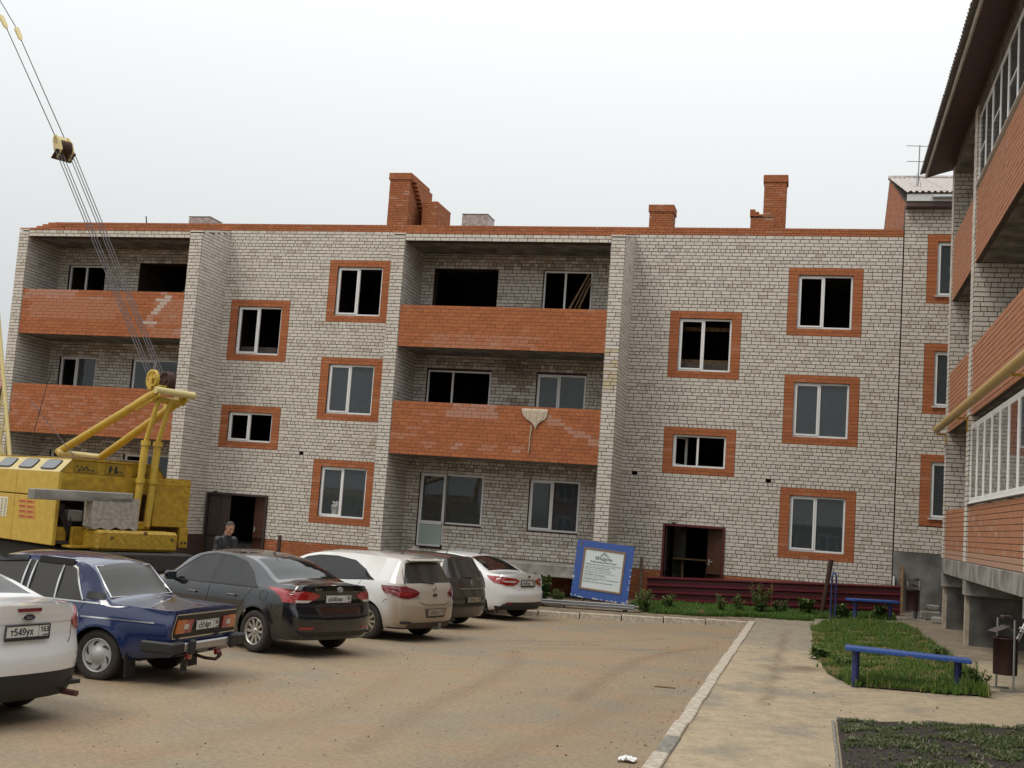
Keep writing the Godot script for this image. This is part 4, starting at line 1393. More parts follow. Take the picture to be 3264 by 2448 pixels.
	for q in [[0.30, 0.80], [0.96, 1.41], [1.57, 1.97]]:
		var p := MB.new()
		p.cbox(at.call((q[0] + q[1]) * .5, 2.51, 0.022), Vector3(q[1] - q[0], 0.2, 0.02), 0.006, bs)
		var plate := put(p, "name_plate", tri_mat(lin(0.50, 0.33, 0.02), noise_tex(0.06, 60 + pi, Color(0.45, 0.42, 0.38), Color(1, 1, 1), 256, 4), 3.0, 0.5), T)
		for k in (7 if pi == 0 else 5):
			var s := MB.new()
			var fx: float = lerpf(q[0] + 0.06, q[1] - 0.06, fposmod(k * 0.37 + 0.15, 1.0))
			var fy := 2.45 + 0.11 * fposmod(k * 0.53, 1.0)
			var big := 0.16 if pi == 1 and k < 2 else rng.randf_range(0.02, 0.05)
			s.prism(PackedVector2Array([Vector2(-0.03, -big * .5), Vector2(0.02, -big * .4), Vector2(0.035, big * .3), Vector2(0.0, big * .5), Vector2(-0.025, big * .2)]), at.call(fx, fy if big < 0.1 else 2.51, 0.010), u, Vector3.UP, -v * 0.003)
			put(s, "worn_letter", M.black, plate)
		pi += 1
	# engine bay: dark cavity with machinery
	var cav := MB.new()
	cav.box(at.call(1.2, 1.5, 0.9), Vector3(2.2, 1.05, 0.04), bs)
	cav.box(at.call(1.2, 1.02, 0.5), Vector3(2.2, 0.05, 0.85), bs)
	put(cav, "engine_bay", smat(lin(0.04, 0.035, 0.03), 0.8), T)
	var mach := [[Vector3(0.22, 1.18, 0.25), Vector3(0.24, 0.28, 0.3), M.yellow_dirty_shaded], [Vector3(0.47, 1.55, 0.22), Vector3(0.3, 0.22, 0.3), M.concrete], [Vector3(0.20, 1.62, 0.45), Vector3(0.3, 0.3, 0.3), smat(lin(0.06, 0.03, 0.02), 0.7)], [Vector3(0.36, 1.38, 0.2), Vector3(0.14, 0.16, 0.2), smat(lin(0.12, 0.05, 0.05), 0.7)]]
	for q in mach:
		var m := MB.new()
		m.cbox(at.call(q[0].x, q[0].y, q[0].z), q[1], 0.02, bs)
		put(m, "machinery", q[2], T)
	for k in 3:
		var h := MB.new()
		h.tube([at.call(0.12 + k * 0.1, 1.7, 0.12), at.call(0.22 + k * 0.08, 1.42, 0.06), at.call(0.34 + k * 0.03, 1.2, 0.10), at.call(0.3 + 0.1 * k, 1.05, 0.2)], 0.018, 6)
		put(h, "hose", M.rubber, T)
	# counterweight: cast block with rounded edges and dents
	var cw := MB.new()
	cw.cbox(at.call(1.50, 1.12, -0.30), Vector3(1.78, 0.40, 0.62), 0.05, bs)
	var cwn := put(cw, "counterweight", tri_mat(lin(0.54, 0.36, 0.035), noise_tex(0.03, 64, Color(0.68, 0.62, 0.5), Color(1, 1, 1), 256, 5), 1.5, 0.6), T)
	for q in [[0.92, 1.17], [2.25, 1.17], [1.64, 1.28]]:
		var d := MB.new()
		d.tube([at.call(q[0], q[1], -0.600), at.call(q[0], q[1], -0.615)], 0.04, 10)
		put(d, "socket", smat(lin(0.12, 0.075, 0.02), 0.8), cwn)
	var fl := MB.new()
	fl.cbox(at.call(0.7, 0.96, -0.1), Vector3(0.9, 0.05, 0.4), 0.01, bs)
	put(fl, "foot_plate", M.yellow_dirty_shaded, T)
	# gantry: two telescopic struts, two long stays, head with sheaves
	for q in [[1.70, 1.80], [1.98, 2.08]]:
		var s := MB.new()
		var A: Vector3 = at.call(q[0] - 0.06, 1.40, -0.12)
		var B: Vector3 = at.call(q[0], 3.15, -0.16)
		var C3: Vector3 = at.call(q[1] - 0.02, 4.02, -0.36)
		s.tube([A, B], 0.075, 12)
		s.tube([B, C3], 0.05, 12)
		var strut := put(s, "gantry_strut", M.yellow, T)
		for yy in [2.33, 3.10]:
			var col := MB.new()
			var pc: Vector3 = A.lerp(B, (yy - 1.40) / 1.75)
			col.tube([pc - Vector3(0, 0.05, 0), pc + Vector3(0, 0.05, 0)], 0.096, 12)
			put(col, "collar", M.yellow, strut)
	var lw := MB.new()
	lw.cbox(at.call(1.85, 1.42, -0.08), Vector3(0.3, 0.16, 0.12), 0.02, bs)
	put(lw, "strut_foot", M.yellow_dirty_shaded, T)
	for q in [[1.67, -0.45, 4.14, 3.5, 2.86], [2.35, -0.42, 4.12, 2.85, 2.80]]:
		var s := MB.new()
		s.tube([at.call(q[0], q[2], q[1]), at.call(q[0], q[4], q[3])], 0.085, 14)
		var stay := put(s, "gantry_stay", M.yellow, T)
		var pl := MB.new()
		pl.cbox(at.call(q[0], q[2] - 0.12, q[1] + 0.35), Vector3(0.05, 0.24, 0.95), 0.02, Basis(u, -atan2(1.3, 3.9)) * bs)
		put(pl, "head_plate", M.yellow, stay)
	var ft := MB.new()
	ft.tube([at.call(1.55, 2.84, 3.3), at.call(2.45, 2.80, 2.95)], 0.07, 12)
	put(ft, "foot_tube", M.cream, T)
	var hd := MB.new()
	hd.tube([at.call(1.60, 4.18, -0.5), at.call(2.50, 4.16, -0.5)], 0.075, 14)
	put(hd, "head_tube", M.cream, T)
	var hx := MB.new()
	hx.tube([at.call(1.64, 4.02, -0.30), at.call(2.40, 4.0, -0.30)], 0.07, 12)
	put(hx, "cross_tube", M.yellow, T)
	for q in [[1.66, M.yellow], [1.95, M.rust], [2.03, M.rust]]:
		var w := MB.new()
		var c: Vector3 = at.call(q[0], 4.40, -0.25)
		w.lathe(c, u, [Vector2(0.0, -0.02), Vector2(0.06, -0.03), Vector2(0.06, -0.015), Vector2(0.16, -0.015), Vector2(0.17, -0.035), Vector2(0.215, -0.035), Vector2(0.19, 0), Vector2(0.215, 0.035), Vector2(0.17, 0.035), Vector2(0.16, 0.015), Vector2(0.06, 0.015), Vector2(0.06, 0.03), Vector2(0.0, 0.02)], 24)
		var sv := put(w, "sheave", q[1], T)
		var sp := MB.new()
		for k in 5:
			var a := TAU * k / 5.0
			var d := Vector3.UP * cos(a) + v * sin(a)
			sp.box(c + d * 0.11 - u * 0.02, Vector3(0.02, 0.035, 0.12), Basis(u, d.cross(u), d))
		put(sp, "spoke", q[1], sv)
	var yk := MB.new()
	yk.cbox(at.call(1.84, 4.28, -0.28), Vector3(0.5, 0.05, 0.2), 0.01, bs)
	yk.cbox(at.call(1.60, 4.32, -0.27), Vector3(0.03, 0.26, 0.12), 0.01, bs)
	put(yk, "sheave_yoke", M.yellow, T)
	# ropes to the travelling block and the pendants beyond it
	var bl: Vector3 = at.call(1.75, 10.25, 5.15)
	var dir := (v * 0.645 + Vector3.UP * 0.765).normalized()
	for k in 6:
		var r := MB.new()
		var du := (k - 2.5) * 0.055 + (0.03 if k > 2 else -0.03)
		r.tube([at.call(1.85 + du * 1.2, 4.42, -0.12), bl + u * du * 1.5 - dir * 0.2], 0.011, 5)
		put(r, "rope", M.rope, T)
	for q in [[-0.14, 5.4], [0.16, 5.0]]:
		var r := MB.new()
		var e: Vector3 = bl + u * q[0] + (v * 0.70 + Vector3.UP * 0.71).normalized() * q[1]
		r.tube([bl + u * q[0] * 0.8 + dir * 0.2, e], 0.013, 5)
		put(r, "pendant", M.rope, T)
		var ck := MB.new()
		var d2 := (e - bl).normalized()
		ck.tube([e - d2 * 0.12, e, e + d2 * 0.45, e + d2 * 0.55], [0.02, 0.06, 0.07, 0.02], 8)
		put(ck, "rope_socket", M.cream, T)
		var r2 := MB.new()
		r2.tube([e + d2 * 0.55, at.call(1.75 + q[0], 18.0, 13.5)], 0.013, 5)
		put(r2, "pendant", M.rope, T)
	var bk := MB.new()
	var bb := Basis(u, dir.cross(u).normalized(), dir)
	for s in [-0.16, 0.14]:
		bk.prism(PackedVector2Array([Vector2(-0.12, -0.32), Vector2(0.16, -0.34), Vector2(0.18, -0.05), Vector2(0.10, 0.24), Vector2(0.0, 0.33), Vector2(-0.10, 0.24), Vector2(-0.17, -0.05)]), bl + u * s, bb.y, dir, u * 0.03)
	bk.box(bl + dir * 0.12, Vector3(0.32, 0.14, 0.26), bb)
	var blk := put(bk, "rope_block", M.cream, T)
	var bg := MB.new()
	bg.box(bl - dir * 0.27 + bb.y * 0.1, Vector3(0.5, 0.30, 0.02), Basis(bb.x, bb.y, bb.z))
	for k in 3: bg.lathe(bl - dir * 0.10 + u * (-0.09 + 0.09 * k), u, [Vector2(0.0, -0.03), Vector2(0.19, -0.035), Vector2(0.17, 0), Vector2(0.19, 0.035), Vector2(0.0, 0.03)], 18)
	put(bg, "block_sheave", M.rust, blk)
	# lattice boom
	var f0 := [at.call(1.25, 2.3, 7.2), at.call(2.1, 2.3, 7.2), at.call(2.1, 2.65, 6.85), at.call(1.25, 2.65, 6.85)]
	var e0 := [at.call(1.5, 18.0, 13.7), at.call(1.95, 18.0, 13.7), at.call(1.95, 18.25, 13.4), at.call(1.5, 18.25, 13.4)]
	var bm := MB.new()
	for k in 4: bm.tube([f0[k], e0[k]], 0.05, 8)
	var boom := put(bm, "boom_chords", M.cream, T)
	for i in 24:
		var lc := MB.new()
		for k in 4:
			var k2 := (k + 1) % 4
			lc.tube([f0[k].lerp(e0[k], i / 24.0), f0[k2].lerp(e0[k2], (i + 1) / 24.0)], 0.022, 5)
		put(lc, "lacing", M.cream, boom)
	# stray lines over the roof
	for q in [[at.call(0.9, 2.9, 3.3), at.call(0.3, 4.6, 1.4)], [at.call(1.4, 2.75, 2.2), at.call(1.2, 4.0, 4.2)]]:
		var r := MB.new()
		r.tube([q[0], q[1]], 0.010, 5)
		put(r, "rope", M.rope, T)
	# boards and rags on the roof
	for q in [[0.9, 2.70, 1.0, 0.4], [1.2, 2.70, 2.6, 0.2], [1.7, 2.71, 0.5, 0.9]]:
		var r := MB.new()
		r.cbox(at.call(q[0], q[1], q[2]), Vector3(0.5, 0.05, 0.7), 0.01, Basis(Vector3.UP, q[3]) * bs)
		put(r, "roof_board", M.old_wood, T)
	# notices on the side
	var nt := MB.new()
	nt.box(at.call(-0.004, 1.61, 2.33), Vector3(0.006, 0.40, 0.50), bs)
	var paper := put(nt, "notice", smat(lin(0.66, 0.60, 0.45), 0.7), T)
	for c in 3:
		for r in 12:
			var ln := MB.new()
			ln.box(at.call(-0.009, 1.77 - r * 0.03, 2.49 - c * 0.16), Vector3(0.002, 0.010, 0.10), bs)
			put(ln, "print_line", M.black, paper)
	for r in 4:
		var st := MB.new()
		st.box(at.call(-0.004, 1.76 - r * 0.10, 1.22 - 0.02 * r), Vector3(0.006, 0.065, 0.70), bs)
		var strip := put(st, "warning_strip", smat(lin(0.52, 0.20, 0.05), 0.6), T)
		for w in 2:
			var tx := MB.new()
			tx.box(at.call(-0.008, 1.76 - r * 0.10, 1.42 - 0.02 * r - w * 0.34), Vector3(0.002, 0.028, 0.26), bs)
			put(tx, "print_line", smat(lin(0.26, 0.05, 0.02), 0.6), strip)
	# undercarriage
	var uc := MB.new()
	uc.cbox(at.call(1.45, 0.72, 2.2), Vector3(2.3, 0.36, 6.2), 0.03, bs)
	uc.lathe(at.call(1.45, 0.85, 2.2), Vector3.UP, [Vector2(0.0, 0.0), Vector2(1.0, 0.0), Vector2(1.0, 0.18), Vector2(0.0, 0.18)], 24)
	put(uc, "chassis", smat(lin(0.03, 0.028, 0.026), 0.8), T)
	for f in [0.1, 4.4]:
		for a in [0.35, 2.60]:
			var w := MB.new()
			w.lathe(at.call(a, gy + 0.50, f), u, [Vector2(0.20, -0.16), Vector2(0.44, -0.18), Vector2(0.5, -0.14), Vector2(0.5, 0.14), Vector2(0.44, 0.18), Vector2(0.20, 0.16)], 28)
			var wh := put(w, "wheel", M.rubber, T)
			var h := MB.new()
			h.lathe(at.call(a, gy + 0.50, f), u, [Vector2(0.0, -0.12), Vector2(0.1, -0.12), Vector2(0.12, -0.06), Vector2(0.24, -0.1), Vector2(0.24, 0.1), Vector2(0.12, 0.06), Vector2(0.0, 0.12)], 20)
			put(h, "hub", M.yellow_dirty_shaded, wh)
	# concrete laid on the counterweight
	var beam := thing("concrete_beam", "long grey concrete beam lying across the crane's tail", "concrete beam", O + at.call(0.35, 1.95, -0.33) - Vector3.UP * 0.10)
	var m := MB.new()
	m.cbox(Vector3(0, 0.10, 0), Vector3(2.05, 0.20, 0.28), 0.015, Basis(u, Vector3.UP, -v) * Basis(Vector3.BACK, 0.012))
	put(m, "beam", M.concrete, beam)
	var slab := thing("concrete_slab", "broken grey concrete slab with a ragged lower edge standing on the crane's counterweight", "concrete slab", O + at.call(1.10, 1.31, -0.33))
	var poly := PackedVector2Array([Vector2(-0.58, 0.63), Vector2(0.42, 0.64), Vector2(0.43, 0.05), Vector2(0.38, 0.0), Vector2(0.26, 0.06), Vector2(0.1, 0.02), Vector2(-0.05, 0.07), Vector2(-0.2, 0.0), Vector2(-0.36, 0.05), Vector2(-0.50, 0.01), Vector2(-0.57, 0.07)])
	var sm := MB.new()
	sm.prism(poly, v * -0.14, u, Vector3.UP, v * 0.34)
	put(sm, "slab", tri_mat(lin(0.50, 0.46, 0.42), noise_tex(0.02, 66, Color(0.65, 0.63, 0.6), Color(1, 1, 1), 512, 6), 0.9), slab)
	var lp := MB.new()
	lp.tube([u * -0.05 + Vector3(0, 0.63, 0), u * -0.03 + Vector3(0, 0.70, 0), u * 0.04 + Vector3(0, 0.70, 0), u * 0.05 + Vector3(0, 0.63, 0)], 0.012, 6)
	put(lp, "lifting_loop", M.rust, slab)

# ---------------------------------------------------------------- cars
# Local axes: x from the rear bumper forwards, y up from the ground, z to the car's right.
func lin_at(l: Array, x: float) -> float:
	if x <= l[0][0]: return l[0][1]
	for i in l.size() - 1:
		if x <= l[i + 1][0]: return lerpf(l[i][1], l[i + 1][1], (x - l[i][0]) / maxf(l[i + 1][0] - l[i][0], 1e-6))
	return l[-1][1]

func smooth_at(l: Array, x: float) -> float:           # cubic through the points, without overshoot
	var n := l.size()
	if x <= l[0][0]: return l[0][1]
	if x >= l[n - 1][0]: return l[n - 1][1]
	var i := 0
	while x > l[i + 1][0]: i += 1
	var h: float = l[i + 1][0] - l[i][0]
	var s: float = (l[i + 1][1] - l[i][1]) / h
	var m0 := s
	var m1 := s
	if i > 0:
		var sp: float = (l[i][1] - l[i - 1][1]) / (l[i][0] - l[i - 1][0])
		m0 = 0.0 if sp * s <= 0 else 2.0 * sp * s / (sp + s)
	if i < n - 2:
		var sn: float = (l[i + 2][1] - l[i + 1][1]) / (l[i + 2][0] - l[i + 1][0])
		m1 = 0.0 if sn * s <= 0 else 2.0 * sn * s / (sn + s)
	var t: float = (x - l[i][0]) / h
	var t2 := t * t
	var t3 := t2 * t
	return l[i][1] * (2 * t3 - 3 * t2 + 1) + m0 * h * (t3 - 2 * t2 + t) + l[i + 1][1] * (-2 * t3 + 3 * t2) + m1 * h * (t3 - t2)

class Car:
	var s: Dictionary
	var root: Node3D
	var body: MeshInstance3D

func base_y(c: Dictionary, x: float) -> float: return lin_at(c.bottom, x)
func edge_y(c: Dictionary, x: float) -> float: return smooth_at(c.top, x) - lin_at(c.drop, x)
func shoulder(c: Dictionary, x: float) -> float: return minf(smooth_at(c.belt, x) - 0.03, edge_y(c, x) - 0.03)

func half_w(c: Dictionary, x: float, y: float) -> float:
	var ys := shoulder(c, x)
	var b := base_y(c, x)
	var w: float = c.W * 0.5 * smooth_at(c.plan, x)
	if y <= ys:
		var k := w * smooth_at(c.prof, clampf((y - b) / (ys - b), 0.0, 1.0))
		for a in [c.ra, c.ra + c.wb]:
			var d = Vector2(x - a, y - c.r).length() - c.arch
			k += c.flare * exp(-d * d / 0.004)
		return k
	var wsh := w * (c.prof[-1][1] as float)
	var ye := edge_y(c, x)
	var we := smooth_at(c.edge, x)
	var t := clampf((y - ys) / maxf(ye - ys, 0.01), 0.0, 1.0)
	return lerpf(wsh, we, t) + 0.03 * sin(t * PI) * clampf((ye - ys - 0.1) * 3.0, 0.0, 1.0)

func rear_x(c: Dictionary, y: float) -> float: return smooth_at(c.rear, y)

func rear_pt(c: Dictionary, q: float, y: float) -> Vector3:
	var a := absf(q)
	var sg := -1.0 if q < 0 else 1.0
	if a <= 1.0:
		return Vector3(c.xc - (c.xc - rear_x(c, y)) * pow(1.0 - pow(a, c.sq), 1.0 / c.sq), y, sg * a * half_w(c, c.xc, y))
	var x: float = c.xc + a - 1.0
	return Vector3(x, y, sg * half_w(c, x, y))

func rear_n(c: Dictionary, q: float, y: float) -> Vector3:
	var e := 0.012
	var n := (rear_pt(c, q + e, y) - rear_pt(c, q - e, y)).cross(rear_pt(c, q, y + e) - rear_pt(c, q, y - e))
	n = n.normalized()
	var out := Vector3(-1, 0, 0) if absf(q) < 0.9 else Vector3(-0.6, 0, signf(q))
	return n if n.dot(out) > 0 else -n

func rear_patch(c: Dictionary, parent: Node, called: String, m: Material, rows: Array, off: float, mirror := 1.0, cols := 10) -> MeshInstance3D:
	var rr := []
	for i in rows.size() - 1:
		for k in 3:
			var t := k / 3.0
			rr.append([lerpf(rows[i][0], rows[i + 1][0], t), lerpf(rows[i][1], rows[i + 1][1], t), lerpf(rows[i][2], rows[i + 1][2], t)])
	rr.append(rows[-1])
	var P := []
	var Q := []
	for r in rr:
		var a := []
		var b := []
		for j in cols + 1:
			var q: float = lerpf(r[1], r[2], j / float(cols)) * mirror
			var n := rear_n(c, q, r[0])
			var p := rear_pt(c, q, r[0])
			a.append(p + n * off)
			b.append(p - n * 0.004)
		P.append(a); Q.append(b)
	var g := MB.new()
	g.grid(P, Vector3(c.L * 0.4, 0.6, 0))
	var nr := P.size() - 1
	var cen := Vector3.ZERO
	for r in P: for p in r: cen += p
	cen /= float(P.size() * (cols + 1))
	for j in cols:
		g.quad(P[0][j], P[0][j + 1], Q[0][j + 1], Q[0][j], P[0][j] - cen)
		g.quad(P[nr][j], P[nr][j + 1], Q[nr][j + 1], Q[nr][j], P[nr][j] - cen)
	for i in nr:
		g.quad(P[i][0], P[i + 1][0], Q[i + 1][0], Q[i][0], P[i][0] - cen)
		g.quad(P[i][cols], P[i + 1][cols], Q[i + 1][cols], Q[i][cols], P[i][cols] - cen)
	return put(g, called, m, parent)

func surf_line(c: Dictionary, parent: Node, called: String, m: Material, pts: Array, width: float, side: float, off := 0.0025) -> void:
	# side 0: points are (q, y) on the rear; side -1 / 1: points are (x, y) on a flank
	var fine := []
	for i in pts.size() - 1:
		var n := maxi(2, int((pts[i + 1] - pts[i]).length() / 0.06))
		for k in n: fine.append((pts[i] as Vector2).lerp(pts[i + 1], k / float(n)))
	fine.append(pts[-1])
	var A := []
	for i in fine.size():
		var p: Vector2 = fine[i]
		var t: Vector2 = (fine[mini(i + 1, fine.size() - 1)] - fine[maxi(i - 1, 0)]).normalized()
		var o := Vector2(-t.y, t.x) * width * 0.5
		var a := p + o
		var b := p - o
		if side == 0.0:
			A.append([rear_pt(c, a.x, a.y) + rear_n(c, a.x, a.y) * off, rear_pt(c, b.x, b.y) + rear_n(c, b.x, b.y) * off])
		else:
			A.append([Vector3(a.x, a.y, side * (half_w(c, a.x, a.y) + off)), Vector3(b.x, b.y, side * (half_w(c, b.x, b.y) + off))])
	var g := MB.new()
	g.grid(A, Vector3(c.L * 0.45, 0.6, 0))
	put(g, called, m, parent)

func text(parent: Node, s: String, called: String, p: Vector3, bs: Basis, h: float, m: Material, bold := true, spread := 1.0) -> MeshInstance3D:
	var f := SystemFont.new()
	f.font_names = PackedStringArray(["Droid Sans"])
	if bold: f.font_weight = 700
	var t := TextMesh.new()
	t.font = f
	t.text = s
	t.font_size = 48
	t.pixel_size = h / (48.0 * 0.715)
	t.depth = 0.002
	return put_mesh(t, called, m, parent, Transform3D(Basis(bs.x * spread, bs.y, bs.z), p))

func number_plate(c: Dictionary, root: Node3D, p: Vector3, tilt: float, big: String, region: String, frame: bool, dirty := false) -> void:
	var bs := Basis(Vector3(0, 0, 1), Vector3.UP, Vector3(-1, 0, 0)) * Basis(Vector3.RIGHT, tilt)
	var b := MB.new()
	b.cbox(p, Vector3(0.52, 0.112, 0.008), 0.003, bs)
	var pl := put(b, "number_plate", smat(lin(0.62, 0.62, 0.60) if not dirty else lin(0.34, 0.29, 0.22), 0.5), root)
	var ink := smat(lin(0.03, 0.03, 0.03) if not dirty else lin(0.14, 0.12, 0.09), 0.6)
	text(pl, big, "lettering", p + bs * Vector3(-0.07, -0.003, 0.005), bs, 0.066, ink, true, 0.92)
	text(pl, region, "lettering", p + bs * Vector3(0.20, 0.012, 0.005), bs, 0.05, ink, true, 0.9)
	var ln := MB.new()
	ln.box(p + bs * Vector3(0.13, 0, 0.005), Vector3(0.004, 0.10, 0.002), bs)
	ln.box(p + bs * Vector3(0.215, -0.038, 0.005), Vector3(0.07, 0.010, 0.002), bs)
	for e in [[0, 0.052, 0.5, 0.003], [0, -0.052, 0.5, 0.003], [-0.252, 0, 0.003, 0.1], [0.252, 0, 0.003, 0.1]]:
		ln.box(p + bs * Vector3(e[0], e[1], 0.005), Vector3(e[2], e[3], 0.002), bs)
	put(ln, "border_line", ink, pl)
	if frame:
		var f := MB.new()
		f.cbox(p + bs * Vector3(0, -0.068, 0.002), Vector3(0.535, 0.03, 0.016), 0.003, bs)
		f.cbox(p + bs * Vector3(0, 0.06, 0.002), Vector3(0.535, 0.010, 0.016), 0.003, bs)
		f.cbox(p + bs * Vector3(-0.264, 0, 0.002), Vector3(0.010, 0.12, 0.016), 0.003, bs)
		f.cbox(p + bs * Vector3(0.264, 0, 0.002), Vector3(0.010, 0.12, 0.016), 0.003, bs)
		put(f, "plate_frame", M.black, pl)

func wheel(c: Dictionary, root: Node3D, x: float, side: float, style: String) -> void:
	var r: float = c.r
	var ww := 0.185
	var o := Vector3(x, r, side * (c.track * 0.5))
	var ax := Vector3(0, 0, side)
	var t := MB.new()
	t.lathe(o, ax, [Vector2(r * 0.60, -ww * .5), Vector2(r * 0.86, -ww * .52), Vector2(r * 0.965, -ww * .44), Vector2(r, -ww * .30), Vector2(r, ww * .30), Vector2(r * 0.965, ww * .44), Vector2(r * 0.86, ww * .52), Vector2(r * 0.70, ww * .47), Vector2(r * 0.64, ww * .40)], 36)
	var w := put(t, "wheel", M.tyre, root)
	var rim := MB.new()
	rim.lathe(o, ax, [Vector2(r * 0.60, -ww * .4), Vector2(r * 0.60, ww * .30), Vector2(r * 0.655, ww * .42), Vector2(r * 0.655, ww * .44), Vector2(r * 0.615, ww * .44), Vector2(r * 0.58, ww * .30), Vector2(r * 0.58, -ww * .1)], 36)
	put(rim, "rim", c.rim, w)
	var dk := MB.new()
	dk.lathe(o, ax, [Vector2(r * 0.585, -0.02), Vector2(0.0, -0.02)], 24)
	put(dk, "wheel_shade_disc", smat(lin(0.13, 0.12, 0.11), 0.6, 0.3), w)  # disc added behind the spokes for the shade there, coloured grey steel
	var y := Vector3.UP
	var z := ax.cross(y)
	if style == "cover":           # dished cover with swirling slots
		var cv := MB.new()
		cv.lathe(o + ax * ww * .26, ax, [Vector2(r * 0.63, 0.0), Vector2(r * 0.60, 0.022), Vector2(r * 0.5, 0.012), Vector2(r * 0.30, 0.018), Vector2(r * 0.24, 0.040), Vector2(0.0, 0.048)], 36)
		put(cv, "wheel_cover", c.rim, w)
		for k in 6:
			var sl := MB.new()
			var a := TAU * k / 6.0
			var poly := PackedVector2Array()
			for q in [[0.0, 0.42], [0.10, 0.50], [0.25, 0.545], [0.48, 0.57], [0.42, 0.52], [0.27, 0.47], [0.14, 0.42], [0.05, 0.385]]:
				poly.append(Vector2(cos(a + q[0] * 1.2), sin(a + q[0] * 1.2)) * r * (q[1] as float))
			sl.prism(poly, o + ax * (ww * .26 + 0.0185), z, y, ax * 0.004)
			put(sl, "slot", M.black, w)
	else:
		var n := 9 if style == "nine" else 10
		var sp := MB.new()
		for k in n:
			var a := TAU * k / n
			var d := z * cos(a) + y * sin(a)
			var e := d.cross(ax)
			var p0 := o + ax * ww * .30 + d * r * 0.14
			var p1 := o + ax * ww * .33 + d * r * 0.60
			var w0 := r * 0.055
			var w1 := r * (0.105 if style == "nine" else 0.075)
			sp.quad(p0 - e * w0, p1 - e * w1, p1 + e * w1, p0 + e * w0, ax)
			sp.quad(p0 - e * w0, p1 - e * w1, p1 - e * w1 - ax * 0.04, p0 - e * w0 - ax * 0.04, -e)
			sp.quad(p0 + e * w0, p1 + e * w1, p1 + e * w1 - ax * 0.04, p0 + e * w0 - ax * 0.04, e)
		sp.lathe(o + ax * ww * .24, ax, [Vector2(r * 0.17, -0.02), Vector2(r * 0.17, 0.015), Vector2(r * 0.13, 0.024), Vector2(0, 0.026)], 20)
		put(sp, "spokes", c.rim, w)

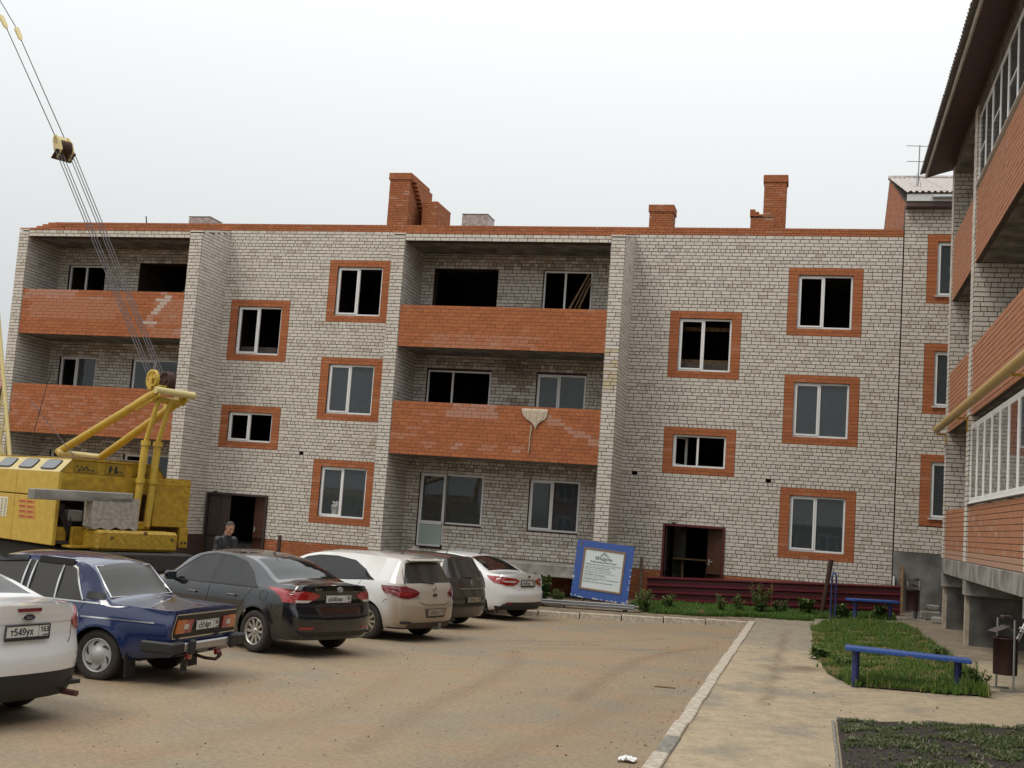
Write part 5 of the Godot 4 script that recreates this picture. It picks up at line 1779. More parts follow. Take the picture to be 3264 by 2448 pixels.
func build_car(c: Dictionary, called: String, label: String, at: Vector3, turn: float) -> Node3D:
	var root := thing(called, label, "car", at, turn, "cars parked side by side in the yard")
	var glass := {}
	# stations
	var xs := []
	var x: float = c.xc
	while x < c.L - 0.16:
		xs.append(x)
		x += 0.06
	xs.append(c.L - 0.16)
	var extra := []
	for a in [c.ra, c.ra + c.wb]:
		for k in 19: extra.append(a + c.arch * cos(PI * k / 18.0))
		extra.append(a - c.arch - 0.004); extra.append(a + c.arch + 0.004)
	for p in c.pillars: extra.append(p[0]); extra.append(p[1])
	extra.append(c.rw[0]); extra.append(c.rw[1])
	for e in extra: if e > c.xc + 0.004 and e < c.L - 0.165: xs.append(e)
	xs.sort()
	var keep := [xs[0]]
	for e in xs: if e - keep[-1] > 0.003: keep.append(e)
	xs = keep
	var T := [0.0, 0.04, 0.12, 0.22, 0.34, 0.46, 0.58, 0.70, 0.82, 0.92, 1.0]
	var F := [1.0, 0.985, 0.96, 0.92, c.rw[2], 0.72, 0.52, 0.30, 0.0]
	var NR := T.size() + 3
	var rings := []
	for i in xs.size():
		x = xs[i]
		var yb := base_y(c, x)
		for a in [c.ra, c.ra + c.wb]:
			if absf(x - a) < c.arch: yb = maxf(yb, c.r + sqrt(maxf(c.arch * c.arch - (x - a) * (x - a), 0.0)))
		var ys := shoulder(c, x)
		var ye := edge_y(c, x)
		var ywb := clampf(smooth_at(c.belt, x), ys + 0.005, ye - 0.01)
		var ywt := clampf(lin_at(c.wtop, x), ywb + 0.002, ye - 0.006)
		if i == 0 and c.has("cap_win"): ywb = c.cap_win[0]; ywt = c.cap_win[1]
		var left := []
		for t in T:
			var y := lerpf(yb, ys, t)
			left.append(Vector3(x, y, -half_w(c, x, y)))
		for y in [ywb, ywt, ye]: left.append(Vector3(x, y, -half_w(c, x, y)))
		var d := lin_at(c.drop, x)
		var we := half_w(c, x, ye)
		for f in F:
			if f == 1.0: continue
			left.append(Vector3(x, ye + d * (1.0 - f * f), -we * f))
		var ring := left.duplicate()
		for k in range(left.size() - 2, -1, -1): ring.append(Vector3(left[k].x, left[k].y, -left[k].z))
		rings.append(ring)
	var inside := Vector3(c.L * 0.45, 0.6, 0)
	var nring: int = rings[0].size()
	var half: int = (nring - 1) / 2
	var is_glass := func(i: int, j: int) -> bool:
		var m := j if j < half else nring - 2 - j
		var xm: float = (xs[i] + xs[i + 1]) * 0.5
		if m == NR - 3:                                # between window foot and head on the flank
			for p in c.pillars: if xm > p[0] and xm < p[1]: return false
			if lin_at(c.wtop, xm) - smooth_at(c.belt, xm) < 0.02: return false
			return xm > c.glass_from
		if m >= NR + 3 and m < half:
			if xm > c.rw[0] and xm < c.rw[1]: return true
			if xm > c.ws[0] and xm < c.ws[1]: return true
		return false
	var paint := MB.new()
	paint.col = c.get("tint", Color.WHITE)
	var N := MB.grid_normals(rings, inside)
	var panes := {}
	var pane_of := func(i: int, j: int) -> MB:
		var mm := j if j < half else nring - 2 - j
		var xm: float = (xs[i] + xs[i + 1]) * 0.5
		var key := ""
		if mm >= NR: key = "rear_screen" if xm < 2.0 else "windscreen"
		else:
			var k := 0
			for p in c.pillars: if xm > p[0] and p[1] - p[0] > 0.0: k += 1
			key = "side_window:%d%s" % [k, "l" if j < half else "r"]
		if not panes.has(key): panes[key] = MB.new()
		return panes[key]
	var lower := MB.new()
	var dirt = c.get("dirt", null)
	var sq := func(b: MB, P: Array, N2: Array, i: int, j: int) -> void:
		if dirt != null and b == paint:
			var q := []
			for o in [[i, j], [i, j + 1], [i + 1, j + 1], [i + 1, j]]: q.append([P[o[0]][o[1]], N2[o[0]][o[1]], dirt.call(P[o[0]][o[1]])])
			b.sq(q[0], q[1], q[2], q[3])
			return
		b.sq([P[i][j], N2[i][j]], [P[i][j + 1], N2[i][j + 1]], [P[i + 1][j + 1], N2[i + 1][j + 1]], [P[i + 1][j], N2[i + 1][j]])
	for i in rings.size() - 1:
		for j in nring - 1:
			var m := j if j < half else nring - 2 - j
			if is_glass.call(i, j): sq.call(pane_of.call(i, j), rings, N, i, j)
			elif m == NR - 3 and xs[i] > 1.0 and xs[i] < c.ws[0] and c.pillars.any(func(p): return xs[i] > p[0] - 0.001 and xs[i + 1] < p[1] + 0.001):
				var pk := "pillar_trim:%d%s" % [int(xs[i] * 2.5), "l" if j < half else "r"]
				if not panes.has(pk): panes[pk] = MB.new()
				sq.call(panes[pk], rings, N, i, j)
			else: sq.call(paint, rings, N, i, j)
	# rear end
	var FF := []
	for f in F: FF.append(-f)
	for k in range(F.size() - 2, -1, -1): FF.append(F[k])
	var cap := []
	var d0 := lin_at(c.drop, c.xc)
	var extra_rows := []
	for k in NR:
		var row := []
		var y0: float = rings[0][k].y
		for f in FF:
			var y: float = y0 + d0 * (1.0 - f * f) * pow(k / float(NR - 1), 6.0)
			var p := rear_pt(c, f, y0)
			row.append(Vector3(p.x, y, p.z))
		cap.append(row)
	var ext := []
	var nc := FF.size()
	for s in 6:
		var row := []
		for j in nc:
			var tp: Vector3 = rings[0][NR - 1 + j]
			row.append(cap[NR - 1][j].lerp(tp, s / 5.0))
		ext.append(row)
	var NC := MB.grid_normals(cap, inside)
	var NE := MB.grid_normals(ext, inside)
	var black_rows: int = c.get("black_rows", 0)
	for k in NR - 1:
		for j in nc - 1:
			var fm: float = absf(FF[j] + FF[j + 1]) * 0.5
			if c.has("cap_win") and k == NR - 3 and fm < c.rw[2]:
				if not panes.has("rear_screen"): panes.rear_screen = MB.new()
				sq.call(panes.rear_screen, cap, NC, k, j)
			elif k < black_rows: sq.call(lower, cap, NC, k, j)
			else: sq.call(paint, cap, NC, k, j)
	for k in 5:
		for j in nc - 1: sq.call(paint, ext, NE, k, j)
	# front end, out of sight: closed with a rounded nose
	var last: Array = rings[-1]
	var nose := []
	for s in 5:
		var row := []
		for p in last:
			var t := s / 4.0
			row.append(Vector3(p.x + 0.16 * sin(t * PI * .5), lerpf(p.y, 0.55, t * t * 0.55), p.z * (1.0 - 0.45 * t * t)))
		nose.append(row)
	paint.grid(nose, inside)
	var fc := Vector3(c.L, 0.5, 0)
	for j in nring - 1: paint.tri(nose[4][j], nose[4][j + 1], fc, Vector3.RIGHT)
	var body := put(paint, "body", c.paint, root)
	for key in panes:
		var nm: String = key.split(":")[0]
		put(panes[key], nm, M.black if nm == "pillar_trim" else (c.side_glass if nm == "side_window" else c.rear_glass), body)
	if lower.v.size() > 0: put(lower, "lower_trim", M.black, body)
	# rubber seals round the side windows
	for sd in [-1.0, 1.0]:
		var lo := []
		var hi := []
		for w in c.wtop:
			if w[0] < c.glass_from: continue
			var bx := minf(smooth_at(c.belt, w[0]), edge_y(c, w[0]) - 0.02)
			lo.append(Vector2(w[0], bx))
			hi.append(Vector2(w[0], clampf(w[1], bx, edge_y(c, w[0]) - 0.006)))
		surf_line(c, body, "window_seal", M.black, lo, 0.014, sd, 0.003)
		surf_line(c, body, "window_seal", M.black, hi, 0.016, sd, 0.003)
	# underside, arches
	var ub := MB.new()
	ub.box2(Vector3(0.55, base_y(c, 1.5) + 0.03, -0.52), Vector3(c.L - 0.2, base_y(c, 1.5) + 0.14, 0.52))
	ub.box2(Vector3(0.10, base_y(c, 0.1) + 0.05, -c.W * .43), Vector3(c.ra - c.arch - 0.01, base_y(c, 0.1) + 0.09, c.W * .43))
	ub.box2(Vector3(c.ra + c.arch + 0.01, base_y(c, 1.5) + 0.02, -c.W * .44), Vector3(c.ra + c.wb - c.arch - 0.01, base_y(c, 1.5) + 0.06, c.W * .44))
	for a in [c.ra, c.ra + c.wb]:
		for sd in [-1.0, 1.0]:
			var P := []
			for k in 13:
				var an := PI * k / 12.0
				var q := Vector3(a + c.arch * 0.995 * cos(an), c.r + c.arch * 0.995 * sin(an), 0)
				P.append([q + Vector3(0, 0, sd * (c.W * .5 - 0.06)), q + Vector3(0, 0, sd * 0.5)])
				if k > 0: ub.tri(P[k][1], P[k - 1][1], Vector3(a, c.r, sd * 0.5), Vector3(0, 0, sd))
			ub.grid(P, Vector3(a, 5, 0))
	put(ub, "underside", M.black, root)
	for a in [c.ra, c.ra + c.wb]:
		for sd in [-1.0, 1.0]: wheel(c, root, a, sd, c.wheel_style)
	# mirrors
	for sd in [-1.0, 1.0]:
		var mx: float = c.mirror
		var my := smooth_at(c.belt, mx) + 0.06
		var mm := MB.new()
		mm.cbox(Vector3(mx, my, sd * (c.W * .5 + 0.06)), Vector3(0.11, 0.14, 0.20), 0.04)
		mm.cbox(Vector3(mx + 0.02, my - 0.05, sd * (c.W * .5 - 0.05)), Vector3(0.06, 0.05, 0.12), 0.015)
		var mr := put(mm, "mirror", c.get("mirror_mat", c.paint), root)
		var mg := MB.new()
		mg.box(Vector3(mx - 0.057, my, sd * (c.W * .5 + 0.06)), Vector3(0.004, 0.11, 0.16))
		put(mg, "mirror_glass", M.dark_glass, mr)
	return root

func paint_mat(col: Color, metal := 0.0, rough := 0.32) -> StandardMaterial3D:
	var m := smat(col, rough, metal)
	m.clearcoat_enabled = true
	m.clearcoat = 1.0
	m.clearcoat_roughness = 0.03
	m.vertex_color_use_as_albedo = true
	return m

func sedan(over: Dictionary) -> Dictionary:
	var c := {"L": 4.4, "W": 1.73, "ra": 0.95, "wb": 2.6, "r": 0.312, "arch": 0.365, "track": 1.52, "flare": 0.012, "xc": 0.36, "sq": 2.9,
		"top": [[0.0, 1.05], [0.12, 1.06], [0.40, 1.065], [0.62, 1.075], [0.74, 1.105], [1.10, 1.275], [1.42, 1.395], [1.75, 1.445], [2.1, 1.46], [2.45, 1.445], [2.72, 1.39], [3.38, 1.02], [3.5, 0.985], [4.05, 0.89], [4.4, 0.75]],
		"drop": [[0.0, 0.025], [0.7, 0.03], [1.3, 0.05], [2.6, 0.055], [3.4, 0.05], [4.4, 0.05]],
		"belt": [[0.0, 0.955], [0.7, 0.97], [1.2, 0.965], [2.6, 0.925], [3.35, 0.90], [4.4, 0.74]],
		"wtop": [[0.98, 0.95], [1.05, 1.0], [1.25, 1.17], [1.5, 1.30], [1.85, 1.365], [2.3, 1.375], [2.6, 1.325], [3.2, 0.955], [3.32, 0.90]],
		"plan": [[0.0, 0.95], [0.36, 0.965], [1.0, 0.995], [2.2, 1.0], [3.4, 0.985], [4.1, 0.93], [4.4, 0.84]],
		"prof": [[0.0, 0.90], [0.08, 0.95], [0.25, 0.98], [0.45, 0.993], [0.70, 1.0], [0.86, 0.985], [1.0, 0.955]],
		"edge": [[0.0, 0.70], [0.4, 0.72], [0.75, 0.70], [1.2, 0.60], [1.5, 0.565], [2.4, 0.56], [2.8, 0.60], [3.4, 0.70], [3.7, 0.74], [4.4, 0.66]],
		"bottom": [[0.0, 0.30], [0.36, 0.26], [0.7, 0.20], [1.6, 0.18], [3.0, 0.18], [4.0, 0.20], [4.4, 0.24]],
		"rear": [[0.2, 0.12], [0.30, 0.05], [0.40, 0.01], [0.58, 0.0], [0.655, 0.012], [0.68, 0.05], [0.80, 0.075], [0.92, 0.07], [1.0, 0.055], [1.04, 0.06], [1.07, 0.09]],
		"pillars": [[2.02, 2.14], [1.335, 1.36]], "rw": [0.76, 1.40, 0.86], "ws": [2.74, 3.36], "glass_from": 0.9, "mirror": 2.98, "wheel_style": "ten", "sill_rows": 0}
	c.merge(over, true)
	return c

func hatch(over: Dictionary) -> Dictionary:
	var c := sedan({"L": 4.42, "W": 1.81, "ra": 0.90, "wb": 2.685, "r": 0.325, "arch": 0.375, "track": 1.57, "xc": 0.47, "sq": 2.6,
		"top": [[0.3, 1.44], [0.5, 1.47], [0.9, 1.50], [1.5, 1.51], [2.1, 1.49], [2.5, 1.43], [3.38, 1.03], [3.5, 1.0], [4.1, 0.88], [4.42, 0.72]],
		"drop": [[0.3, 0.05], [2.6, 0.055], [3.4, 0.05], [4.4, 0.05]],
		"belt": [[0.4, 1.05], [0.9, 1.045], [1.4, 1.01], [2.5, 0.955], [3.35, 0.92], [4.4, 0.72]],
		"wtop": [[0.80, 1.05], [0.90, 1.10], [1.05, 1.21], [1.35, 1.34], [1.8, 1.385], [2.2, 1.375], [2.5, 1.325], [3.2, 0.965], [3.3, 0.92]],
		"plan": [[0.0, 0.95], [0.62, 0.985], [1.2, 1.0], [2.4, 1.0], [3.4, 0.985], [4.1, 0.93], [4.42, 0.84]],
		"edge": [[0.3, 0.56], [0.62, 0.575], [1.2, 0.60], [2.4, 0.60], [2.8, 0.63], [3.4, 0.72], [3.7, 0.76], [4.4, 0.68]],
		"rear": [[0.2, 0.14], [0.28, 0.06], [0.40, 0.01], [0.62, 0.0], [0.72, 0.015], [0.75, 0.05], [0.90, 0.065], [1.00, 0.10], [1.08, 0.145], [1.36, 0.33], [1.40, 0.335], [1.42, 0.34], [1.47, 0.40]],
		"pillars": [[0.47, 0.80], [1.92, 2.04], [1.26, 1.285]], "rw": [-1.0, -0.9, 0.86], "ws": [2.55, 3.36], "glass_from": 0.7, "mirror": 3.0, "cap_win": [1.02, 1.365], "wheel_style": "ten"})
	c.merge(over, true)
	return c

func lamp_mat(col: Color) -> StandardMaterial3D:
	var m := smat(col, 0.12)
	m.clearcoat_enabled = true
	m.clearcoat_roughness = 0.03
	return m

func antenna(root: Node3D, p: Vector3, l: float, dir: Vector3) -> void:
	var b := MB.new()
	b.cbox(p, Vector3(0.09, 0.03, 0.05), 0.012)
	b.tube([p, p + dir.normalized() * l], [0.008, 0.003], 5)
	put(b, "roof_aerial", M.black, root)

func handle(root: Node3D, c: Dictionary, x: float, y: float, m: Material) -> void:
	for sd in [-1.0, 1.0]:
		var b := MB.new()
		b.cbox(Vector3(x, y, sd * (half_w(c, x, y) + 0.022)), Vector3(0.20, 0.032, 0.025), 0.01)
		b.cbox(Vector3(x - 0.08, y, sd * (half_w(c, x, y) + 0.008)), Vector3(0.03, 0.03, 0.03), 0.006)
		b.cbox(Vector3(x + 0.08, y, sd * (half_w(c, x, y) + 0.008)), Vector3(0.03, 0.03, 0.03), 0.006)
		put(b, "door_handle", m, root)

func oval_badge(root: Node3D, c: Dictionary, y: float, a: float, b: float, rim: Material, fill: Material) -> MeshInstance3D:
	var p := rear_pt(c, 0.0, y) + Vector3(-0.006, 0, 0)
	var m := MB.new()
	var ring := []
	for k in 25: ring.append(p + Vector3(0, b * sin(TAU * k / 24.0), a * cos(TAU * k / 24.0)))
	m.tube(ring, 0.006, 6, false)
	var bd := put(m, "badge", rim, root)
	if fill:
		var f := MB.new()
		var poly := PackedVector2Array()
		for k in 24: poly.append(Vector2(a * cos(TAU * k / 24.0), b * sin(TAU * k / 24.0)))
		f.prism(poly, p, Vector3(0, 0, 1), Vector3.UP, Vector3(-0.004, 0, 0))
		put(f, "badge_field", fill, bd)
	return bd

func cars() -> void:
	M.tyre = tri_mat(lin(0.045, 0.038, 0.032), noise_tex(0.04, 70, Color(0.6, 0.55, 0.5), Color(1, 1, 1), 256, 4), 2.0, 0.85)
	M.chrome = smat(lin(0.62, 0.62, 0.62), 0.16, 1.0)
	M.alloy = smat(lin(0.45, 0.43, 0.40), 0.35, 0.8)
	M.dusty_alloy = smat(lin(0.34, 0.29, 0.22), 0.6, 0.4)
	M.cover = smat(lin(0.40, 0.40, 0.40), 0.45, 0.3)
	M.tint = smat(lin(0.012, 0.012, 0.013), 0.04)
	M.tint_dusty = smat(lin(0.035, 0.032, 0.028), 0.14)
	M.pale_glass = smat(lin(0.05, 0.055, 0.055), 0.05)
	M.red_lamp = lamp_mat(lin(0.30, 0.010, 0.012))
	M.dark_red_lamp = lamp_mat(lin(0.17, 0.018, 0.022))
	M.orange_lamp = lamp_mat(lin(0.48, 0.11, 0.012))
	M.white_lamp = lamp_mat(lin(0.55, 0.52, 0.48))
	M.seam = smat(lin(0.012, 0.012, 0.012), 0.7)
	var left := -1.0
	var gy := lot_y(-8.0)
	var bsr := Basis(Vector3(0, 0, 1), Vector3.UP, Vector3(-1, 0, 0))

	# --- black sedan
	var c := sedan({"paint": paint_mat(lin(0.006, 0.006, 0.009), 0.0, 0.16), "rim": M.alloy, "side_glass": M.tint, "rear_glass": M.tint, "mirror_mat": null})
	c.mirror_mat = c.paint
	var r := build_car(c, "black_sedan", "black sedan with silver spoked wheels beside the blue boxy sedan", Vector3(-6.82, lot_y(-8, -18), -17.2), deg_to_rad(156.0))
	for s in [-1.0, 1.0]:
		var lp := rear_patch(c, r, "tail_lamp", M.red_lamp, [[0.80, 0.80, 1.02], [0.84, 0.60, 1.05], [0.88, 0.50, 1.10], [0.92, 0.46, 1.20], [0.955, 0.62, 1.32], [0.985, 0.95, 1.42]], 0.010, s, 14)
		rear_patch(c, lp, "reversing_light", M.white_lamp, [[0.805, 0.70, 0.90], [0.84, 0.62, 0.92]], 0.014, s)
		rear_patch(c, r, "reflector", M.red_lamp, [[0.425, 0.60, 0.86], [0.455, 0.60, 0.86]], 0.006, s)
	number_plate(c, r, rear_pt(c, 0, 0.86) + Vector3(-0.012, 0, 0), 0.0, "х640мо", "56", false)
	var bd := oval_badge(r, c, 1.0, 0.055, 0.033, M.chrome, null)
	var hb := MB.new()
	var hp := rear_pt(c, 0, 1.0) + Vector3(-0.008, 0, 0)
	hb.tube([hp + Vector3(0, -0.027, -0.027), hp + Vector3(0, 0.027, -0.012)], 0.007, 6)
	hb.tube([hp + Vector3(0, -0.027, 0.012), hp + Vector3(0, 0.027, 0.027)], 0.007, 6)
	hb.tube([hp + Vector3(0, -0.004, -0.018), hp + Vector3(0, 0.006, 0.018)], 0.006, 6)
	put(hb, "emblem", M.chrome, bd)
	text(r, "SOLARIS", "lettering", rear_pt(c, -0.52, 1.0) + rear_n(c, -0.52, 1.0) * 0.004, Basis(Vector3.UP, 0.12) * bsr, 0.032, M.chrome, true, 1.3)
	surf_line(c, r, "door_seam", M.seam, [Vector2(2.08, 0.90), Vector2(2.10, 0.55), Vector2(2.06, 0.26)], 0.008, left)
	surf_line(c, r, "door_seam", M.seam, [Vector2(1.08, 0.93), Vector2(1.20, 0.80), Vector2(1.36, 0.55), Vector2(1.42, 0.30)], 0.008, left)
	surf_line(c, r, "trunk_seam", M.seam, [Vector2(-0.60, 0.98), Vector2(-0.60, 0.80), Vector2(-0.54, 0.70), Vector2(-0.42, 0.672), Vector2(0.42, 0.672), Vector2(0.54, 0.70), Vector2(0.60, 0.80), Vector2(0.60, 0.98)], 0.010, 0.0)
	surf_line(c, r, "bumper_seam", M.seam, [Vector2(-1.02, 0.78), Vector2(-1.15, 0.70), Vector2(-1.24, 0.60)], 0.008, 0.0)
	surf_line(c, r, "fuel_flap", M.seam, [Vector2(0.72, 0.86), Vector2(0.74, 0.80), Vector2(0.80, 0.77), Vector2(0.86, 0.80), Vector2(0.88, 0.86), Vector2(0.85, 0.92), Vector2(0.80, 0.94), Vector2(0.74, 0.92), Vector2(0.72, 0.86)], 0.006, left)
	rear_patch(c, r, "bumper_insert", M.black, [[0.31, -0.78, 0.78], [0.375, -0.80, 0.80]], 0.004, 1.0, 20)
	handle(r, c, 1.50, 0.80, c.paint)
	handle(r, c, 2.45, 0.77, c.paint)
	antenna(r, Vector3(1.62, 1.425, 0.0), 0.26, Vector3(-0.75, 0.85, 0.3))
	for s in [-1.0, 1.0]:
		var ch := MB.new()
		ch.tube([Vector3(0.98, 0.955, s * (half_w(c, 0.98, 0.955) + 0.004)), Vector3(2.1, 0.935, s * (half_w(c, 2.1, 0.935) + 0.004)), Vector3(3.2, 0.905, s * (half_w(c, 3.2, 0.905) + 0.004))], 0.008, 5)
		put(ch, "belt_trim", M.black, r)

	# --- dark blue boxy sedan
	c = sedan({"L": 4.06, "W": 1.61, "ra": 0.97, "wb": 2.424, "r": 0.30, "arch": 0.335, "track": 1.36, "flare": 0.022, "xc": 0.10, "sq": 7.0,
		"paint": paint_mat(lin(0.006, 0.017, 0.078), 0.0, 0.2), "rim": M.cover, "side_glass": M.tint_dusty, "rear_glass": M.tint_dusty, "wheel_style": "cover",
		"top": [[0.0, 0.90], [0.05, 0.905], [0.5, 0.925], [0.84, 0.945], [0.90, 0.965], [1.24, 1.33], [1.34, 1.375], [1.6, 1.415], [2.0, 1.43], [2.4, 1.415], [2.66, 1.36], [3.06, 0.99], [3.14, 0.955], [3.9, 0.90], [4.12, 0.87]],
		"drop": [[0.0, 0.02], [0.85, 0.03], [1.25, 0.05], [2.6, 0.055], [3.0, 0.04], [4.1, 0.03]],
		"belt": [[0.0, 0.86], [1.0, 0.905], [3.1, 0.905], [4.1, 0.83]],
		"wtop": [[1.20, 0.905], [1.24, 0.93], [1.44, 1.26], [1.56, 1.305], [2.4, 1.32], [2.62, 1.27], [2.96, 0.94], [3.02, 0.90]],
		"plan": [[0.0, 0.93], [0.4, 0.955], [1.2, 1.0], [2.8, 1.0], [3.8, 0.98], [4.17, 0.95]],
		"prof": [[0.0, 0.90], [0.10, 0.95], [0.35, 0.985], [0.60, 1.0], [0.66, 1.0], [0.80, 0.985], [1.0, 0.945]],
		"edge": [[0.0, 0.715], [0.5, 0.72], [0.88, 0.70], [1.3, 0.60], [1.5, 0.585], [2.4, 0.58], [2.7, 0.60], [3.1, 0.68], [3.3, 0.71], [4.1, 0.69]],
		"bottom": [[0.0, 0.36], [0.4, 0.32], [0.74, 0.25], [1.45, 0.22], [3.0, 0.22], [4.1, 0.30]],
		"rear": [[0.30, 0.10], [0.40, 0.045], [0.50, 0.03], [0.60, 0.03], [0.72, 0.015], [0.86, 0.0], [0.90, 0.015]],
		"pillars": [[2.02, 2.16], [1.62, 1.65]], "rw": [0.92, 1.25, 0.92], "ws": [2.68, 3.02], "glass_from": 1.0, "mirror": 2.85})
	c.mirror_mat = M.black
	r = build_car(c, "blue_sedan", "dark blue boxy old sedan with chrome trim, tow bar and square orange tail lamps", Vector3(-7.24, lot_y(-8, -14) - 0.02, -13.85), deg_to_rad(177.5))
	r.scale = Vector3.ONE * 1.03
	rear_patch(c, r, "rear_panel", smat(lin(0.012, 0.012, 0.014), 0.45), [[0.575, -0.93, 0.93], [0.835, -0.93, 0.93]], 0.008, 1.0, 20)
	for s in [-1.0, 1.0]:
		var lp := rear_patch(c, r, "tail_lamp", M.orange_lamp, [[0.625, 0.66, 0.89], [0.785, 0.66, 0.89]], 0.024, s, 4)
		rear_patch(c, lp, "brake_light", M.red_lamp, [[0.628, 0.47, 0.655], [0.782, 0.47, 0.655]], 0.024, s, 4)
		rear_patch(c, lp, "reversing_light", M.white_lamp, [[0.675, 0.58, 0.70], [0.735, 0.58, 0.70]], 0.030, s, 4)
	surf_line(c, r, "chrome_trim", M.chrome, [Vector2(-0.945, 0.57), Vector2(-0.945, 0.842), Vector2(0.945, 0.842), Vector2(0.945, 0.57), Vector2(-0.945, 0.57)], 0.012, 0.0, 0.012)
	number_plate(c, r, rear_pt(c, 0, 0.70) + Vector3(-0.022, 0, 0), 0.0, "с514рт", "56", false)
	for s in [-1.0, 1.0]:
		surf_line(c, r, "side_trim", M.chrome, [Vector2(0.25, 0.735), Vector2(1.22, 0.735)], 0.016, s, 0.006)
		surf_line(c, r, "side_trim", M.chrome, [Vector2(1.26, 0.735), Vector2(2.05, 0.735)], 0.016, s, 0.006)
		surf_line(c, r, "belt_trim", M.chrome, [Vector2(0.95, 0.895), Vector2(3.0, 0.905)], 0.018, s, 0.006)
		surf_line(c, r, "window_trim", M.chrome, [Vector2(1.24, 0.92), Vector2(1.44, 1.27), Vector2(1.56, 1.32)], 0.022, s, 0.006)
		surf_line(c, r, "window_trim", M.chrome, [Vector2(1.635, 0.91), Vector2(1.635, 1.31)], 0.022, s, 0.006)
		surf_line(c, r, "window_trim", M.chrome, [Vector2(2.04, 0.91), Vector2(2.03, 1.32)], 0.022, s, 0.006)
		surf_line(c, r, "window_trim", M.chrome, [Vector2(2.14, 0.91), Vector2(2.13, 1.32)], 0.022, s, 0.006)
		surf_line(c, r, "rain_deflector", M.tint, [Vector2(1.50, 1.335), Vector2(2.0, 1.345)], 0.07, s, 0.018)
		surf_line(c, r, "rain_deflector", M.tint, [Vector2(2.16, 1.345), Vector2(2.60, 1.31)], 0.07, s, 0.018)
		surf_line(c, r, "pillar_vent", M.black, [Vector2(0.97, 0.975), Vector2(1.20, 0.985)], 0.075, s, 0.006)
		surf_line(c, r, "door_seam", M.seam, [Vector2(1.21, 0.89), Vector2(1.30, 0.72), Vector2(1.32, 0.60), Vector2(1.44, 0.45)], 0.008, s)
	var rt := MB.new()
	var P := []
	for q in [[0.93, -0.93], [1.25, -0.92], [1.25, 0.92], [0.93, 0.93], [0.93, -0.93]]:
		var ex: float = q[0]
		var f: float = q[1]
		P.append(Vector3(ex, edge_y(c, ex) + lin_at(c.drop, ex) * (1 - f * f) + 0.006, half_w(c, ex, edge_y(c, ex)) * f))
	rt.tube(P, 0.013, 6)
	put(rt, "rear_screen_trim", M.chrome, r)
	# bumper, overriders, tow bar, mud flaps
	var bm := MB.new()
	bm.cbox(Vector3(-0.055, 0.475, 0), Vector3(0.055, 0.10, 1.18), 0.015)
	var bmp := put(bm, "bumper", smat(lin(0.42, 0.42, 0.42), 0.3, 0.85), r)
	for s in [-1.0, 1.0]:
		var e := MB.new()
		e.cbox(Vector3(-0.035, 0.475, s * 0.71), Vector3(0.10, 0.13, 0.25), 0.02)
		e.cbox(Vector3(0.16, 0.475, s * 0.80), Vector3(0.42, 0.13, 0.06), 0.02)
		e.cbox(Vector3(-0.095, 0.475, s * 0.46), Vector3(0.06, 0.17, 0.11), 0.02)
		put(e, "bumper_end", M.black, bmp)
		var fl := MB.new()
		fl.cbox(Vector3(c.ra - 0.40, 0.22, s * 0.68), Vector3(0.012, 0.28, 0.22), 0.004, Basis(Vector3.BACK, -0.08))
		put(fl, "mud_flap", M.rubber, r)
		var rf := MB.new()
		rf.cbox(Vector3(0.02, 0.34, s * 0.33), Vector3(0.05, 0.07, 0.10), 0.01)
		put(rf, "red_reflector", M.red_lamp, r)
	var ff := MB.new()
	ff.cbox(Vector3(0.02, 0.25, -0.42), Vector3(0.014, 0.14, 0.13), 0.004)
	put(ff, "mud_flap", M.rubber, r)
	var tw := MB.new()
	tw.tube([Vector3(0.30, 0.34, 0.05), Vector3(0.02, 0.29, 0.05), Vector3(-0.12, 0.29, 0.05), Vector3(-0.17, 0.33, 0.05)], 0.02, 8)
	tw.tube([Vector3(-0.17, 0.33, 0.05), Vector3(-0.17, 0.38, 0.05)], [0.028, 0.028], 10)
	put(tw, "tow_bar", M.rust, r)
	for s in [-1.0, 1.0]:
		var dh := MB.new()
		for hx in [1.45, 2.32]:
			dh.cbox(Vector3(hx, 0.80, s * (half_w(c, hx, 0.80) + 0.012)), Vector3(0.17, 0.045, 0.025), 0.01)
		put(dh, "door_handle", M.chrome, r)
	var lk := MB.new()
	lk.cbox(Vector3(0.02, 0.885, 0), Vector3(0.03, 0.025, 0.05), 0.006)
	put(lk, "trunk_lock", M.chrome, r)
	var yl := gy

